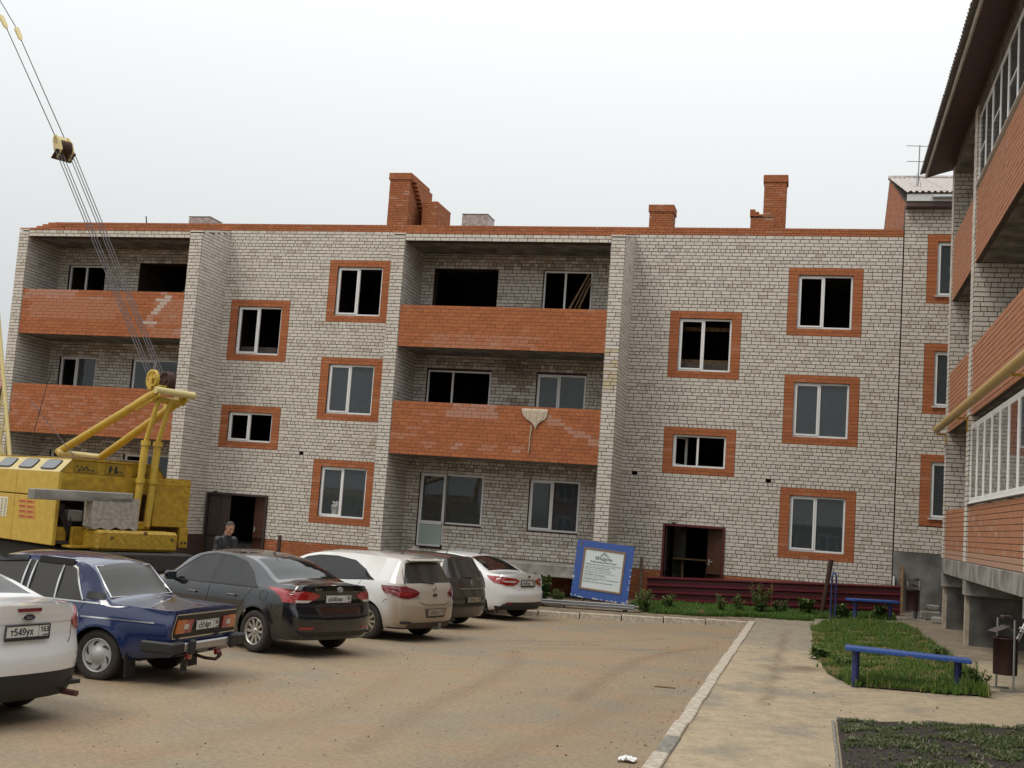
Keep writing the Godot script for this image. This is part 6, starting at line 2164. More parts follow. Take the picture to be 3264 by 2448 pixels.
	# --- white sedan cut by the picture edge
	c = sedan({"L": 4.53, "W": 1.82, "ra": 0.98, "wb": 2.65, "track": 1.56, "xc": 0.42, "sq": 2.5, "r": 0.32, "arch": 0.375,
		"paint": paint_mat(lin(0.70, 0.70, 0.70), 0.0, 0.3), "rim": M.alloy, "side_glass": M.tint, "rear_glass": M.tint_dusty, "black_rows": 4,
		"top": [[0.0, 1.13], [0.12, 1.14], [0.40, 1.145], [0.60, 1.16], [0.72, 1.19], [1.10, 1.345], [1.45, 1.44], [1.8, 1.475], [2.2, 1.48], [2.5, 1.46], [2.8, 1.40], [3.45, 1.05], [3.6, 1.02], [4.2, 0.92], [4.53, 0.78]],
		"belt": [[0.0, 1.03], [0.7, 1.03], [1.2, 1.01], [2.6, 0.95], [3.4, 0.92], [4.5, 0.78]],
		"edge": [[0.0, 0.74], [0.4, 0.76], [0.75, 0.73], [1.2, 0.63], [1.5, 0.59], [2.4, 0.58], [2.8, 0.62], [3.4, 0.73], [3.7, 0.78], [4.5, 0.7]],
		"rear": [[0.2, 0.12], [0.30, 0.05], [0.42, 0.015], [0.62, 0.0], [0.71, 0.012], [0.735, 0.05], [0.85, 0.07], [1.0, 0.065], [1.08, 0.045], [1.12, 0.05], [1.15, 0.09]],
		"rw": [0.74, 1.43, 0.86], "ws": [2.82, 3.43]})
	c.mirror_mat = c.paint
	r = build_car(c, "white_sedan", "white sedan with black lower bumper and blue oval badge, beside the blue boxy sedan", Vector3(-7.12, lot_y(-8, -10), -10.15), deg_to_rad(168.0))
	for s in [-1.0, 1.0]:
		var lp := rear_patch(c, r, "tail_lamp", M.red_lamp, [[0.88, 0.83, 1.04], [0.92, 0.76, 1.06], [0.97, 0.72, 1.07], [1.03, 0.84, 1.08], [1.08, 0.93, 1.10], [1.115, 1.0, 1.10]], 0.014, s, 12)
		rear_patch(c, lp, "reversing_light", M.white_lamp, [[0.985, 0.90, 1.02], [1.045, 0.96, 1.04]], 0.018, s)
	rear_patch(c, r, "high_brake_light", M.dark_red_lamp, [[1.085, -0.17, 0.17], [1.115, -0.19, 0.19]], 0.006, 1.0)
	number_plate(c, r, rear_pt(c, 0, 0.90) + Vector3(-0.02, 0, 0), 0.0, "т549ух", "163", true)
	bd = oval_badge(r, c, 1.03, 0.072, 0.032, M.chrome, smat(lin(0.01, 0.015, 0.05), 0.2))
	text(bd, "Ford", "lettering", rear_pt(c, 0, 1.03) + Vector3(-0.011, 0, 0), bsr, 0.024, M.chrome, false)
	surf_line(c, r, "trunk_seam", M.seam, [Vector2(-0.74, 1.0), Vector2(-0.70, 0.80), Vector2(-0.62, 0.735), Vector2(0.62, 0.735), Vector2(0.70, 0.80), Vector2(0.74, 1.0)], 0.010, 0.0)
	surf_line(c, r, "trunk_crease_shade", smat(lin(0.45, 0.45, 0.45), 0.4), [Vector2(-0.76, 0.97), Vector2(0.76, 0.97)], 0.006, 0.0)  # grey line drawn for the shade along the lid crease
	var ex := MB.new()
	ex.tube([Vector3(0.4, 0.27, 0.62), Vector3(-0.03, 0.27, 0.62)], 0.03, 10)
	put(ex, "exhaust_pipe", smat(lin(0.16, 0.07, 0.06), 0.5, 0.5), r)

	# --- dusty white hatchback
	var fn := FastNoiseLite.new()
	fn.seed = 12
	fn.frequency = 3.0
	c = hatch({"paint": paint_mat(Color.WHITE, 0.0, 0.4), "rim": M.dusty_alloy, "side_glass": M.tint, "rear_glass": M.tint_dusty, "black_rows": 1,
		"dirt": func(p: Vector3) -> Color:      # road dust sticks to the tail and the lower flanks
			var k := fn.get_noise_3d(p.x * 4, p.y * 4, p.z * 4) * 0.5
			var tail := 1.0 - smoothstep(0.25, 0.62, p.x)
			var d := tail * lerpf(1.0, 0.55, smoothstep(0.45, 1.2, p.y + k * 0.3))
			d = maxf(d, lerpf(0.75, 0.0, smoothstep(0.35, 0.80, p.y + k * 0.3)))
			if p.y > 1.44: d = maxf(d, 0.32)
			d = clampf(d + k * 0.3 * d, 0.0, 1.0)
			return Color(0.70, 0.70, 0.69).lerp(Color(0.33, 0.255, 0.175), d)})
	c.mirror_mat = M.black
	r = build_car(c, "white_hatchback", "white hatchback with its tail covered in beige road dust", Vector3(-6.42, lot_y(-8, -22), -20.75), deg_to_rad(163.0))
	for s in [-1.0, 1.0]:
		var lp := rear_patch(c, r, "tail_lamp", M.dark_red_lamp, [[0.77, 0.74, 0.86], [0.80, 0.62, 0.95], [0.84, 0.52, 1.02], [0.88, 0.50, 1.08], [0.93, 0.62, 1.12], [0.975, 0.82, 1.14]], 0.012, s, 12)
		rear_patch(c, lp, "brake_light", M.red_lamp, [[0.82, 0.72, 0.92], [0.87, 0.68, 0.98]], 0.016, s)
	rear_patch(c, r, "plate_recess", smat(lin(0.10, 0.08, 0.06), 0.7), [[0.44, -0.32, 0.32], [0.60, -0.38, 0.38]], 0.003, 1.0)
	number_plate(c, r, rear_pt(c, 0, 0.53) + Vector3(-0.014, 0, 0), 0.0, "с053тв", "56", false, true)
	rear_patch(c, r, "bumper_insert", smat(lin(0.085, 0.06, 0.045), 0.8), [[0.27, -0.80, 0.80], [0.36, -0.72, 0.72]], 0.006, 1.0, 20)
	bd = oval_badge(r, c, 0.93, 0.05, 0.05, M.alloy, null)
	var zz := MB.new()
	var zp := rear_pt(c, 0, 0.93) + Vector3(-0.010, 0, 0)
	zz.tube([zp + Vector3(0, -0.006, -0.06), zp + Vector3(0, 0.004, 0.004), zp + Vector3(0, -0.004, -0.004), zp + Vector3(0, 0.006, 0.06)], 0.006, 6)
	put(zz, "emblem", M.alloy, bd)
	var hk := MB.new()
	hk.cbox(rear_pt(c, 0, 0.83) + Vector3(-0.004, 0, 0), Vector3(0.02, 0.045, 0.12), 0.008)
	put(hk, "hatch_handle", M.black, r)
	text(r, "ASTRA", "lettering", rear_pt(c, -0.50, 0.80) + rear_n(c, -0.50, 0.80) * 0.004, Basis(Vector3.UP, 0.2) * bsr, 0.026, M.alloy, true, 1.3)
	surf_line(c, r, "hatch_seam", M.seam, [Vector2(-0.90, 1.30), Vector2(-0.84, 1.0), Vector2(-0.56, 0.80), Vector2(-0.5, 0.70), Vector2(-0.3, 0.665), Vector2(0.3, 0.665), Vector2(0.5, 0.70), Vector2(0.56, 0.80), Vector2(0.84, 1.0), Vector2(0.90, 1.30)], 0.009, 0.0)
	surf_line(c, r, "bumper_seam", M.seam, [Vector2(-0.98, 0.78), Vector2(-1.08, 0.68)], 0.008, 0.0)
	surf_line(c, r, "door_seam", M.seam, [Vector2(1.06, 1.02), Vector2(1.20, 0.80), Vector2(1.28, 0.45), Vector2(1.30, 0.28)], 0.008, left)
	var wp := MB.new()
	wp.tube([rear_pt(c, 0.0, 1.035) + Vector3(-0.02, 0, 0), rear_pt(c, -0.38, 1.055) + Vector3(-0.02, 0, 0)], [0.016, 0.008], 6)
	put(wp, "rear_wiper", M.black, r)
	var spo := MB.new()
	spo.cbox(Vector3(0.36, 1.425, 0), Vector3(0.20, 0.03, 0.98), 0.012, Basis(Vector3.BACK, 0.10))
	put(spo, "roof_spoiler", smat(lin(0.46, 0.43, 0.39), 0.5), r)
	antenna(r, Vector3(0.85, 1.50, 0.0), 0.20, Vector3(-0.5, 0.9, 0.1))
	tow_hook(r)
	# --- dark hatchback, mostly hidden
	c = hatch({"L": 4.0, "W": 1.73, "wb": 2.51, "ra": 0.84, "arch": 0.35, "track": 1.48, "paint": paint_mat(lin(0.040, 0.032, 0.026), 0.1, 0.5), "rim": M.dusty_alloy, "side_glass": M.tint, "rear_glass": M.tint_dusty, "ws": [2.35, 3.0], "mirror": 2.7,
		"top": [[0.3, 1.42], [0.5, 1.45], [0.9, 1.48], [1.5, 1.485], [2.0, 1.46], [2.3, 1.41], [3.05, 1.03], [3.2, 1.0], [3.7, 0.9], [4.0, 0.76]],
		"wtop": [[0.75, 1.03], [0.85, 1.08], [1.0, 1.20], [1.3, 1.33], [1.7, 1.36], [2.0, 1.35], [2.3, 1.29], [2.9, 0.965], [3.0, 0.92]], "pillars": [[0.47, 0.75], [1.75, 1.87]],
		"edge": [[0.3, 0.53], [0.62, 0.545], [1.2, 0.57], [2.3, 0.57], [2.6, 0.6], [3.1, 0.69], [3.4, 0.72], [4.0, 0.66]]})
	c.mirror_mat = M.black
	r = build_car(c, "dark_hatchback", "dark brown dusty hatchback wedged between the two white cars", Vector3(-6.62, lot_y(-8, -24), -23.9), deg_to_rad(164.0))
	for s in [-1.0, 1.0]:
		rear_patch(c, r, "tail_lamp", M.dark_red_lamp, [[0.80, 0.86, 1.02], [0.95, 0.84, 1.05], [1.15, 0.90, 1.04]], 0.010, s, 8)
	rear_patch(c, r, "chrome_strip", M.alloy, [[0.80, -0.5, 0.5], [0.825, -0.5, 0.5]], 0.010, 1.0)
	number_plate(c, r, rear_pt(c, 0, 0.60) + Vector3(-0.014, 0, 0), 0.0, "т201нк", "56", true, true)
	bd = oval_badge(r, c, 0.92, 0.05, 0.05, M.alloy, null)
	zp = rear_pt(c, 0, 0.92) + Vector3(-0.010, 0, 0)
	zz = MB.new()
	zz.tube([zp + Vector3(0, -0.01, -0.06), zp + Vector3(0, 0.006, 0.006), zp + Vector3(0, -0.006, -0.006), zp + Vector3(0, 0.01, 0.06)], 0.006, 6)
	put(zz, "emblem", M.alloy, bd)
	rear_patch(c, r, "bumper_insert", M.black, [[0.46, -0.9, 0.9], [0.52, -0.9, 0.9]], 0.012, 1.0, 20)
	wp = MB.new()
	wp.tube([rear_pt(c, 0.0, 1.035) + Vector3(-0.02, 0, 0), rear_pt(c, -0.40, 1.05) + Vector3(-0.02, 0, 0)], [0.018, 0.008], 6)
	put(wp, "rear_wiper", M.black, r)
	rear_patch(c, r, "high_brake_light", M.dark_red_lamp, [[1.385, -0.10, 0.10], [1.405, -0.10, 0.10]], 0.012, 1.0)
	antenna(r, Vector3(0.75, 1.47, 0.0), 0.34, Vector3(-0.4, 0.9, 0.0))
	# --- white sedan at the end of the row
	c = sedan({"L": 4.37, "W": 1.70, "ra": 0.93, "wb": 2.57, "paint": paint_mat(lin(0.72, 0.72, 0.71), 0.0, 0.3), "rim": M.alloy, "side_glass": M.tint, "rear_glass": M.tint, "xc": 0.40, "sq": 2.5, "black_rows": 2, "mirror_mat": null,
		"rear": [[0.2, 0.14], [0.30, 0.07], [0.40, 0.02], [0.58, 0.0], [0.68, 0.015], [0.70, 0.05], [0.80, 0.08], [0.92, 0.07], [1.0, 0.05], [1.04, 0.05], [1.07, 0.09]]})
	c.mirror_mat = c.paint
	r = build_car(c, "white_sedan", "clean white sedan with black lower bumper at the end of the row by the kerb", Vector3(-6.22, lot_y(-8, -27), -27.2), deg_to_rad(156.5))
	for s in [-1.0, 1.0]:
		var lp := rear_patch(c, r, "tail_lamp", M.red_lamp, [[0.80, 0.62, 0.80], [0.83, 0.50, 0.98], [0.88, 0.42, 1.08], [0.92, 0.40, 1.16], [0.96, 0.55, 1.24], [0.985, 0.9, 1.27]], 0.012, s, 14)
		rear_patch(c, lp, "reversing_light", M.white_lamp, [[0.87, 0.55, 0.86], [0.905, 0.52, 0.95]], 0.016, s)
		rear_patch(c, r, "reflector", M.red_lamp, [[0.385, 0.66, 0.86], [0.41, 0.66, 0.86]], 0.012, s)
	rear_patch(c, r, "bumper_insert", M.black, [[0.29, -0.97, 0.97], [0.36, -0.93, 0.93], [0.43, -0.80, 0.80]], 0.006, 1.0, 24)
	number_plate(c, r, rear_pt(c, 0, 0.86) + Vector3(-0.018, 0, 0), 0.0, "о643уа", "102", true)
	oval_badge(r, c, 1.01, 0.05, 0.026, M.chrome, M.black)
	surf_line(c, r, "trunk_seam", M.seam, [Vector2(-0.60, 0.98), Vector2(-0.60, 0.80), Vector2(-0.54, 0.72), Vector2(-0.42, 0.70), Vector2(0.42, 0.70), Vector2(0.54, 0.72), Vector2(0.60, 0.80), Vector2(0.60, 0.98)], 0.009, 0.0)
	surf_line(c, r, "fuel_flap", smat(lin(0.3, 0.3, 0.3), 0.5), [Vector2(0.72, 0.86), Vector2(0.74, 0.80), Vector2(0.80, 0.77), Vector2(0.86, 0.80), Vector2(0.88, 0.86), Vector2(0.85, 0.92), Vector2(0.80, 0.94), Vector2(0.74, 0.92), Vector2(0.72, 0.86)], 0.006, left)
	antenna(r, Vector3(1.55, 1.42, 0.0), 0.2, Vector3(-0.5, 0.9, 0.2))
	if yl > 5: print(yl)

func tow_hook(r: Node3D) -> void:
	var tw := MB.new()
	tw.tube([Vector3(0.30, 0.26, 0.0), Vector3(-0.02, 0.25, 0.0), Vector3(-0.09, 0.28, 0.0)], 0.022, 8)
	tw.tube([Vector3(-0.09, 0.28, 0.0), Vector3(-0.09, 0.35, 0.0)], [0.03, 0.026], 10)
	put(tw, "tow_hook", M.steel, r)

# ---------------------------------------------------------------- ground
func kerb_z(x: float) -> float: return -29.9 + (-1.3 - maxf(x, -16.0)) * 0.2

func dist_seg(p: Vector2, l: Array) -> float:
	var d := 1e9
	for i in l.size() - 1: d = minf(d, p.distance_to(Geometry2D.get_closest_point_to_segment(p, l[i], l[i + 1])))
	return d

func noise_img(freq: float, seed_: int, w: int, h: int, oct := 4) -> PackedByteArray:
	var f := FastNoiseLite.new()
	f.noise_type = FastNoiseLite.TYPE_SIMPLEX_SMOOTH
	f.frequency = freq
	f.seed = seed_
	f.fractal_octaves = oct
	return f.get_image(w, h, false, false, true).get_data()

func lot_texture() -> ImageTexture:                     # dusty asphalt with mud dragged in by tyres; covers x -16..-1, z -32..-8
	var w := 768
	var h := 1228
	var n1 := noise_img(0.006, 1, w, h, 5)
	var n2 := noise_img(0.03, 2, w, h, 4)
	var n3 := noise_img(0.25, 3, w, h, 2)
	var n4 := noise_img(0.012, 4, w, h, 4)
	var tracks := [[[Vector2(-2.86, -15.5), Vector2(-2.88, -17.1), Vector2(-2.88, -19), Vector2(-2.8, -20.7), Vector2(-2.45, -22.5), Vector2(-1.85, -24.2)], 0.16, 0.85],
		[[Vector2(-4.1, -11.0), Vector2(-4.32, -14.2), Vector2(-4.27, -15.8), Vector2(-4.3, -17.1), Vector2(-4.4, -18.6), Vector2(-4.9, -20.5)], 0.17, 0.7],
		[[Vector2(-5.6, -22.0), Vector2(-5.0, -22.5), Vector2(-4.1, -23.3), Vector2(-3.15, -24.6), Vector2(-2.9, -25.3)], 0.13, 0.7],
		[[Vector2(-5.0, -21.0), Vector2(-4.2, -21.6), Vector2(-3.1, -22.5), Vector2(-2.1, -23.5)], 0.13, 0.75],
		[[Vector2(-6.6, -21.4), Vector2(-5.6, -21.5), Vector2(-4.8, -22.0), Vector2(-3.9, -22.8)], 0.12, 0.6],
		[[Vector2(-3.2, -9.0), Vector2(-2.6, -13.0), Vector2(-2.2, -16.5)], 0.22, 0.45], [[Vector2(-5.6, -9.5), Vector2(-5.1, -13.0), Vector2(-5.4, -16.0)], 0.2, 0.4]]
	var out := PackedByteArray()
	out.resize(w * h * 3)
	var base := Vector3(0.345, 0.262, 0.168)
	var grey := Vector3(0.290, 0.240, 0.172)
	var clay := Vector3(0.370, 0.248, 0.145)
	var mud := Vector3(0.215, 0.135, 0.078)
	# tracks on a coarse mask first
	var cw := 192
	var chh := 307
	var mask := PackedFloat32Array()
	mask.resize(cw * chh)
	for j in chh:
		for i in cw:
			var p := Vector2(-16.0 + 15.0 * (i + 0.5) / cw, -32.0 + 24.0 * (j + 0.5) / chh)
			var m := 0.0
			for t in tracks:
				var d := dist_seg(p, t[0])
				if d < 0.6: m = maxf(m, t[2] * clampf(1.3 - d / (t[1] as float), 0.0, 1.0))
			mask[j * cw + i] = m
	for j in h:
		for i in w:
			var k := j * w + i
			var a := n1[k] / 255.0
			var b := n2[k] / 255.0
			var d := n3[k] / 255.0
			var e := n4[k] / 255.0
			var c := base.lerp(grey, clampf((a - 0.42) * 2.6, 0, 1)).lerp(clay, clampf((e - 0.5) * 2.2, 0, 0.6))
			var m: float = mask[mini(j / 4, chh - 1) * cw + mini(i / 4, cw - 1)]
			m = clampf(m * (0.05 + 1.0 * b), 0, 1) * 0.8
			c = c.lerp(mud, clampf(m, 0, 0.8))
			var s := 0.80 + 0.28 * d + 0.12 * (b - 0.5)
			if d > 0.93: s *= 0.62
			if d < 0.06: s *= 1.22
			c *= s
			var q := Color(c.x, c.y, c.z).linear_to_srgb()
			out[k * 3] = int(clampf(q.r, 0, 1) * 255); out[k * 3 + 1] = int(clampf(q.g, 0, 1) * 255); out[k * 3 + 2] = int(clampf(q.b, 0, 1) * 255)
	return ImageTexture.create_from_image(Image.create_from_data(w, h, false, Image.FORMAT_RGB8, out))

func grain_tex(seed_: int) -> ImageTexture:            # sand grains, pebbles and stains at close range
	var n := 1024
	var r := RandomNumberGenerator.new()
	r.seed = seed_
	var a := FastNoiseLite.new()
	a.seed = seed_
	a.frequency = 0.02
	a.fractal_octaves = 5
	var im := a.get_seamless_image(n, n)
	var b := FastNoiseLite.new()
	b.seed = seed_ + 1
	b.frequency = 0.18
	b.fractal_octaves = 2
	var d0 := im.get_data()
	im.convert(Image.FORMAT_L8)
	d0 = im.get_data()
	var im2 := b.get_seamless_image(n, n)
	im2.convert(Image.FORMAT_L8)
	var d1 := im2.get_data()
	var out := PackedByteArray()
	out.resize(n * n * 3)
	for k in n * n:
		var g := 0.87 + 0.12 * (d0[k] / 255.0) + 0.12 * (d1[k] / 255.0 - 0.5) + r.randf_range(-0.035, 0.035)
		var t := int(clampf(g, 0, 1) * 255)
		out[k * 3] = t; out[k * 3 + 1] = t; out[k * 3 + 2] = t
	for i in 900:
		var x := r.randi() % n
		var y := r.randi() % n
		var l := 1 + r.randi() % 3
		var v := 90 + r.randi() % 90
		for q in l:
			for w in 1 + r.randi() % 2:
				var k := (((y + w) % n) * n + (x + q) % n) * 3
				out[k] = v; out[k + 1] = int(v * 0.9); out[k + 2] = int(v * 0.8)
	return ImageTexture.create_from_image(Image.create_from_data(n, n, false, Image.FORMAT_RGB8, out))

func walk_texture() -> ImageTexture:                    # worn footpath under dust: x -1.3..3.7, z -35..-10
	var w := 320
	var h := 1600
	var n1 := noise_img(0.010, 11, w, h, 5)
	var n2 := noise_img(0.05, 12, w, h, 4)
	var n3 := noise_img(0.3, 13, w, h, 2)
	var n4 := noise_img(0.02, 14, w, h, 5)
	var out := PackedByteArray()
	out.resize(w * h * 3)
	for j in h:
		for i in w:
			var k := j * w + i
			var x := -1.3 + 5.0 * i / w
			var z := -35.0 + 25.0 * j / h
			var a := n1[k] / 255.0
			var b := n2[k] / 255.0
			var d := n3[k] / 255.0
			var e := n4[k] / 255.0
			var c := Vector3(0.50, 0.40, 0.265).lerp(Vector3(0.36, 0.305, 0.225), clampf((a - 0.45) * 3.0, 0, 1))
			if z < -23.0: c = c.lerp(Vector3(0.33, 0.285, 0.22), clampf((-23.0 - z) / 2.5 * (0.4 + e), 0, 0.8))
			var mud := 0.0
			mud = maxf(mud, 1.0 - absf(Vector2(x + 0.1, (z + 20.6) * 0.8 + (x * 0.2)).length() - 0.0) / 0.55)
			mud = maxf(mud, 0.75 * (1.0 - Vector2(x + 0.55, (z + 20.5) * 1.2).length() / 0.5))
			mud = maxf(mud, 0.6 * (1.0 - absf(x + 0.5 + 0.04 * sin(z * 3.0)) / 0.16) * (1.0 if b > 0.45 else 0.2) if z > -28 and z < -16 else 0.0)
			if x > 2.3 and z < -23: mud = maxf(mud, 0.55 * b + 0.2)
			c = c.lerp(Vector3(0.17, 0.115, 0.075), clampf(mud * (0.3 + 1.3 * e), 0, 0.75))
			c *= 0.80 + 0.26 * d + 0.3 * (b - 0.5)
			if d > 0.93: c *= 0.68
			var q := Color(c.x, c.y, c.z).linear_to_srgb()
			out[k * 3] = int(clampf(q.r, 0, 1) * 255); out[k * 3 + 1] = int(clampf(q.g, 0, 1) * 255); out[k * 3 + 2] = int(clampf(q.b, 0, 1) * 255)
	return ImageTexture.create_from_image(Image.create_from_data(w, h, false, Image.FORMAT_RGB8, out))

func sheet(xs: Array, zs: Array, yf: Callable, uvf: Callable) -> MB:
	var b := MB.new()
	for i in xs.size() - 1:
		for j in zs.size() - 1:
			var q := [Vector2(xs[i], zs[j]), Vector2(xs[i + 1], zs[j]), Vector2(xs[i + 1], zs[j + 1]), Vector2(xs[i], zs[j + 1])]
			var P := []
			for p in q: P.append(Vector3(p.x, yf.call(p.x, p.y), p.y))
			for o in [[0, 1, 2], [0, 2, 3]]:
				var k: Vector3 = (P[o[1]] - P[o[0]]).cross(P[o[2]] - P[o[0]])
				var od: Array = o if k.y < 0 else [o[0], o[2], o[1]]
				for t in od:
					b.v.append(P[t]); b.n.append(Vector3.UP); b.c.append(Color.WHITE); b.uv.append(uvf.call(q[t].x, q[t].y)); b.uv2.append(q[t] * 0.55)
	return b

func steps(a: float, b: float, n: int) -> Array:
	var l := []
	for i in n + 1: l.append(lerpf(a, b, i / float(n)))
	return l

func ground() -> void:
	var g := MB.new()
	g.quad(Vector3(-300, -0.45, 300), Vector3(300, -0.45, 300), Vector3(300, -0.45, -300), Vector3(-300, -0.45, -300), Vector3.UP)
	var gm := tri_mat(lin(0.26, 0.20, 0.13), noise_tex(0.01, 50, Color(0.6, 0.6, 0.6), Color(1, 1, 1), 512, 6), 0.1)
	tag(put(g, "ground", gm, self), "", "", "", "structure")
	# car park
	var fine := grain_tex(51)
	var lm := smat(Color.WHITE, 0.92)
	lm.albedo_texture = lot_texture()
	lm.detail_enabled = true
	lm.detail_blend_mode = BaseMaterial3D.BLEND_MODE_MUL
	lm.detail_albedo = fine
	lm.detail_uv_layer = BaseMaterial3D.DETAIL_UV_2
	var lot := sheet([-60, -40, -25, -16, -12, -9, -6.5, -5, -4, -3, -2, -1.4], steps(12, -32, 22), func(x, z): return lot_y(x, z), func(x, z): return Vector2((x + 16.0) / 15.0, (z + 32.0) / 24.0))
	tag(put(lot, "car_park", lm, self), "", "", "", "structure")
	# strip between kerb and building, and the footpath with the yard to the right
	var ym := tri_mat(lin(0.30, 0.24, 0.165), noise_tex(0.012, 52, Color(0.62, 0.58, 0.54), Color(1, 1, 1), 512, 6), 0.4)
	var strip := MB.new()
	var xs := [-60.0, -30.0, -16.0, -12.0, -9.0, -6.5, -5.0, -4.0, -3.0, -2.0, -1.3]
	for i in xs.size() - 1:
		for k in 6:
			var p := []
			for q in [[xs[i], k], [xs[i + 1], k], [xs[i + 1], k + 1], [xs[i], k + 1]]:
				var z0 := kerb_z(q[0]) - 0.14
				var z: float = lerpf(z0, -35.2, q[1] / 6.0)
				p.append(Vector3(q[0], ground_y(q[0], z) - 0.015, z))
			strip.quad(p[0], p[1], p[2], p[3], Vector3.UP)
	tag(put(strip, "yard_strip", ym, self), "", "", "", "structure")
	var wm := smat(Color.WHITE, 0.92)
	wm.albedo_texture = walk_texture()
	wm.detail_enabled = true
	wm.detail_blend_mode = BaseMaterial3D.BLEND_MODE_MUL
	wm.detail_albedo = fine
	wm.detail_uv_layer = BaseMaterial3D.DETAIL_UV_2
	var walk := sheet([-1.3, -0.8, 0.2, 1.0, 1.8, 2.4, 3.0, 3.7, 6.0], steps(12, -35.2, 40), func(x, z): return ground_y(x, z) - 0.015, func(x, z): return Vector2((x + 1.3) / 5.0, (z + 35.0) / 25.0))
	tag(put(walk, "footpath", wm, self), "", "", "", "structure")
	# kerbs
	var km := tri_mat(lin(0.66, 0.60, 0.50), noise_tex(0.02, 53, Color(0.72, 0.70, 0.67), Color(1, 1, 1), 512, 6), 0.8)
	var kd := tri_mat(lin(0.36, 0.345, 0.31), noise_tex(0.02, 54, Color(0.6, 0.58, 0.55), Color(1, 1, 1), 512, 6), 0.8)
	var kerb := Node3D.new()
	kerb.name = "kerb"
	add_child(kerb)
	kerb.set_meta("kind", "structure")
	var z := -29.95
	var i := 0
	while z < 4.0:
		var b := MB.new()
		b.cbox(Vector3(-1.33 + rng.randf_range(-0.012, 0.012), -0.115 + rng.randf_range(-0.006, 0.006), z + 0.5), Vector3(0.16, 0.25, 0.992), 0.012, Basis(Vector3.UP, rng.randf_range(-0.01, 0.01)))
		put(b, "kerb_block", kd if i == 17 else km, kerb)
		z += 1.0
		i += 1
	var x := -1.42
	while x > -16.0:
		var b := MB.new()
		var x2 := x - 0.99
		var zc := kerb_z(x - 0.5) - 0.05
		b.cbox(Vector3(x - 0.5, (ground_y(x - 0.5, -28) + 0.004) - 0.12 + rng.randf_range(-0.006, 0.006), zc), Vector3(0.985, 0.25, 0.16), 0.014, Basis(Vector3.UP, atan(0.2) + rng.randf_range(-0.008, 0.008)))
		put(b, "kerb_block", kd if rng.randf() < 0.06 else km, kerb)
		x = x2
	# planting bed with its thin concrete edging
	var soil := tri_mat(lin(0.062, 0.044, 0.032), noise_tex(0.04, 55, Color(0.4, 0.4, 0.4), Color(1, 1, 1), 512, 6), 0.8)
	soil.heightmap_enabled = false
	var fn := FastNoiseLite.new()
	fn.seed = 5
	fn.frequency = 2.2
	var bed := sheet(steps(0.36, 6.0, 40), steps(-5.0, -15.0, 60), func(xx, zz): return ground_y(xx, zz) + 0.02 + 0.035 * fn.get_noise_2d(xx * 3, zz * 3), func(xx, zz): return Vector2(xx, zz))
	tag(put(bed, "planting_bed", soil, self), "", "", "", "structure")
	var ed := Node3D.new()
	ed.name = "bed_edging"
	add_child(ed)
	ed.set_meta("kind", "structure")
	for k in 11:
		var b := MB.new()
		b.cbox(Vector3(0.32, 0.0, -14.55 + k), Vector3(0.035, 0.08, 0.985), 0.006, Basis(Vector3.UP, rng.randf_range(-0.01, 0.01)))
		put(b, "edging_block", kd, ed)
	for k in 4:
		var b := MB.new()
		b.cbox(Vector3(0.85 + k, ground_y(0.85 + k, -15) - 0.01, -15.05 - 0.05 * k), Vector3(0.985, 0.05, 0.035), 0.006)
		put(b, "edging_block", kd, ed)
	# soil under the lawn
	var lawn := MB.new()
	var poly := lawn_poly()
	var t := Geometry2D.triangulate_polygon(poly)
	for k in range(0, t.size(), 3):
		var q := []
		for s in 3: q.append(Vector3(poly[t[k + s]].x, ground_y(poly[t[k + s]].x, poly[t[k + s]].y) + 0.006, poly[t[k + s]].y))
		lawn.tri(q[0], q[1], q[2], Vector3.UP)
	tag(put(lawn, "lawn_soil", tri_mat(lin(0.075, 0.065, 0.03), noise_tex(0.03, 56, Color(0.5, 0.5, 0.5), Color(1, 1, 1), 512, 6), 0.8), self), "", "", "", "structure")

func lawn_poly() -> PackedVector2Array:
	return PackedVector2Array([Vector2(0.10, -29.2), Vector2(0.12, -26.0), Vector2(0.18, -23.5), Vector2(0.24, -21.2), Vector2(0.35, -19.9), Vector2(0.66, -18.55), Vector2(1.4, -18.2), Vector2(2.42, -17.9), Vector2(2.46, -18.6), Vector2(2.48, -20.5), Vector2(2.42, -23.0), Vector2(2.36, -26.0), Vector2(2.30, -29.0), Vector2(2.1, -30.6), Vector2(1.0, -31.2), Vector2(0.35, -30.6)])

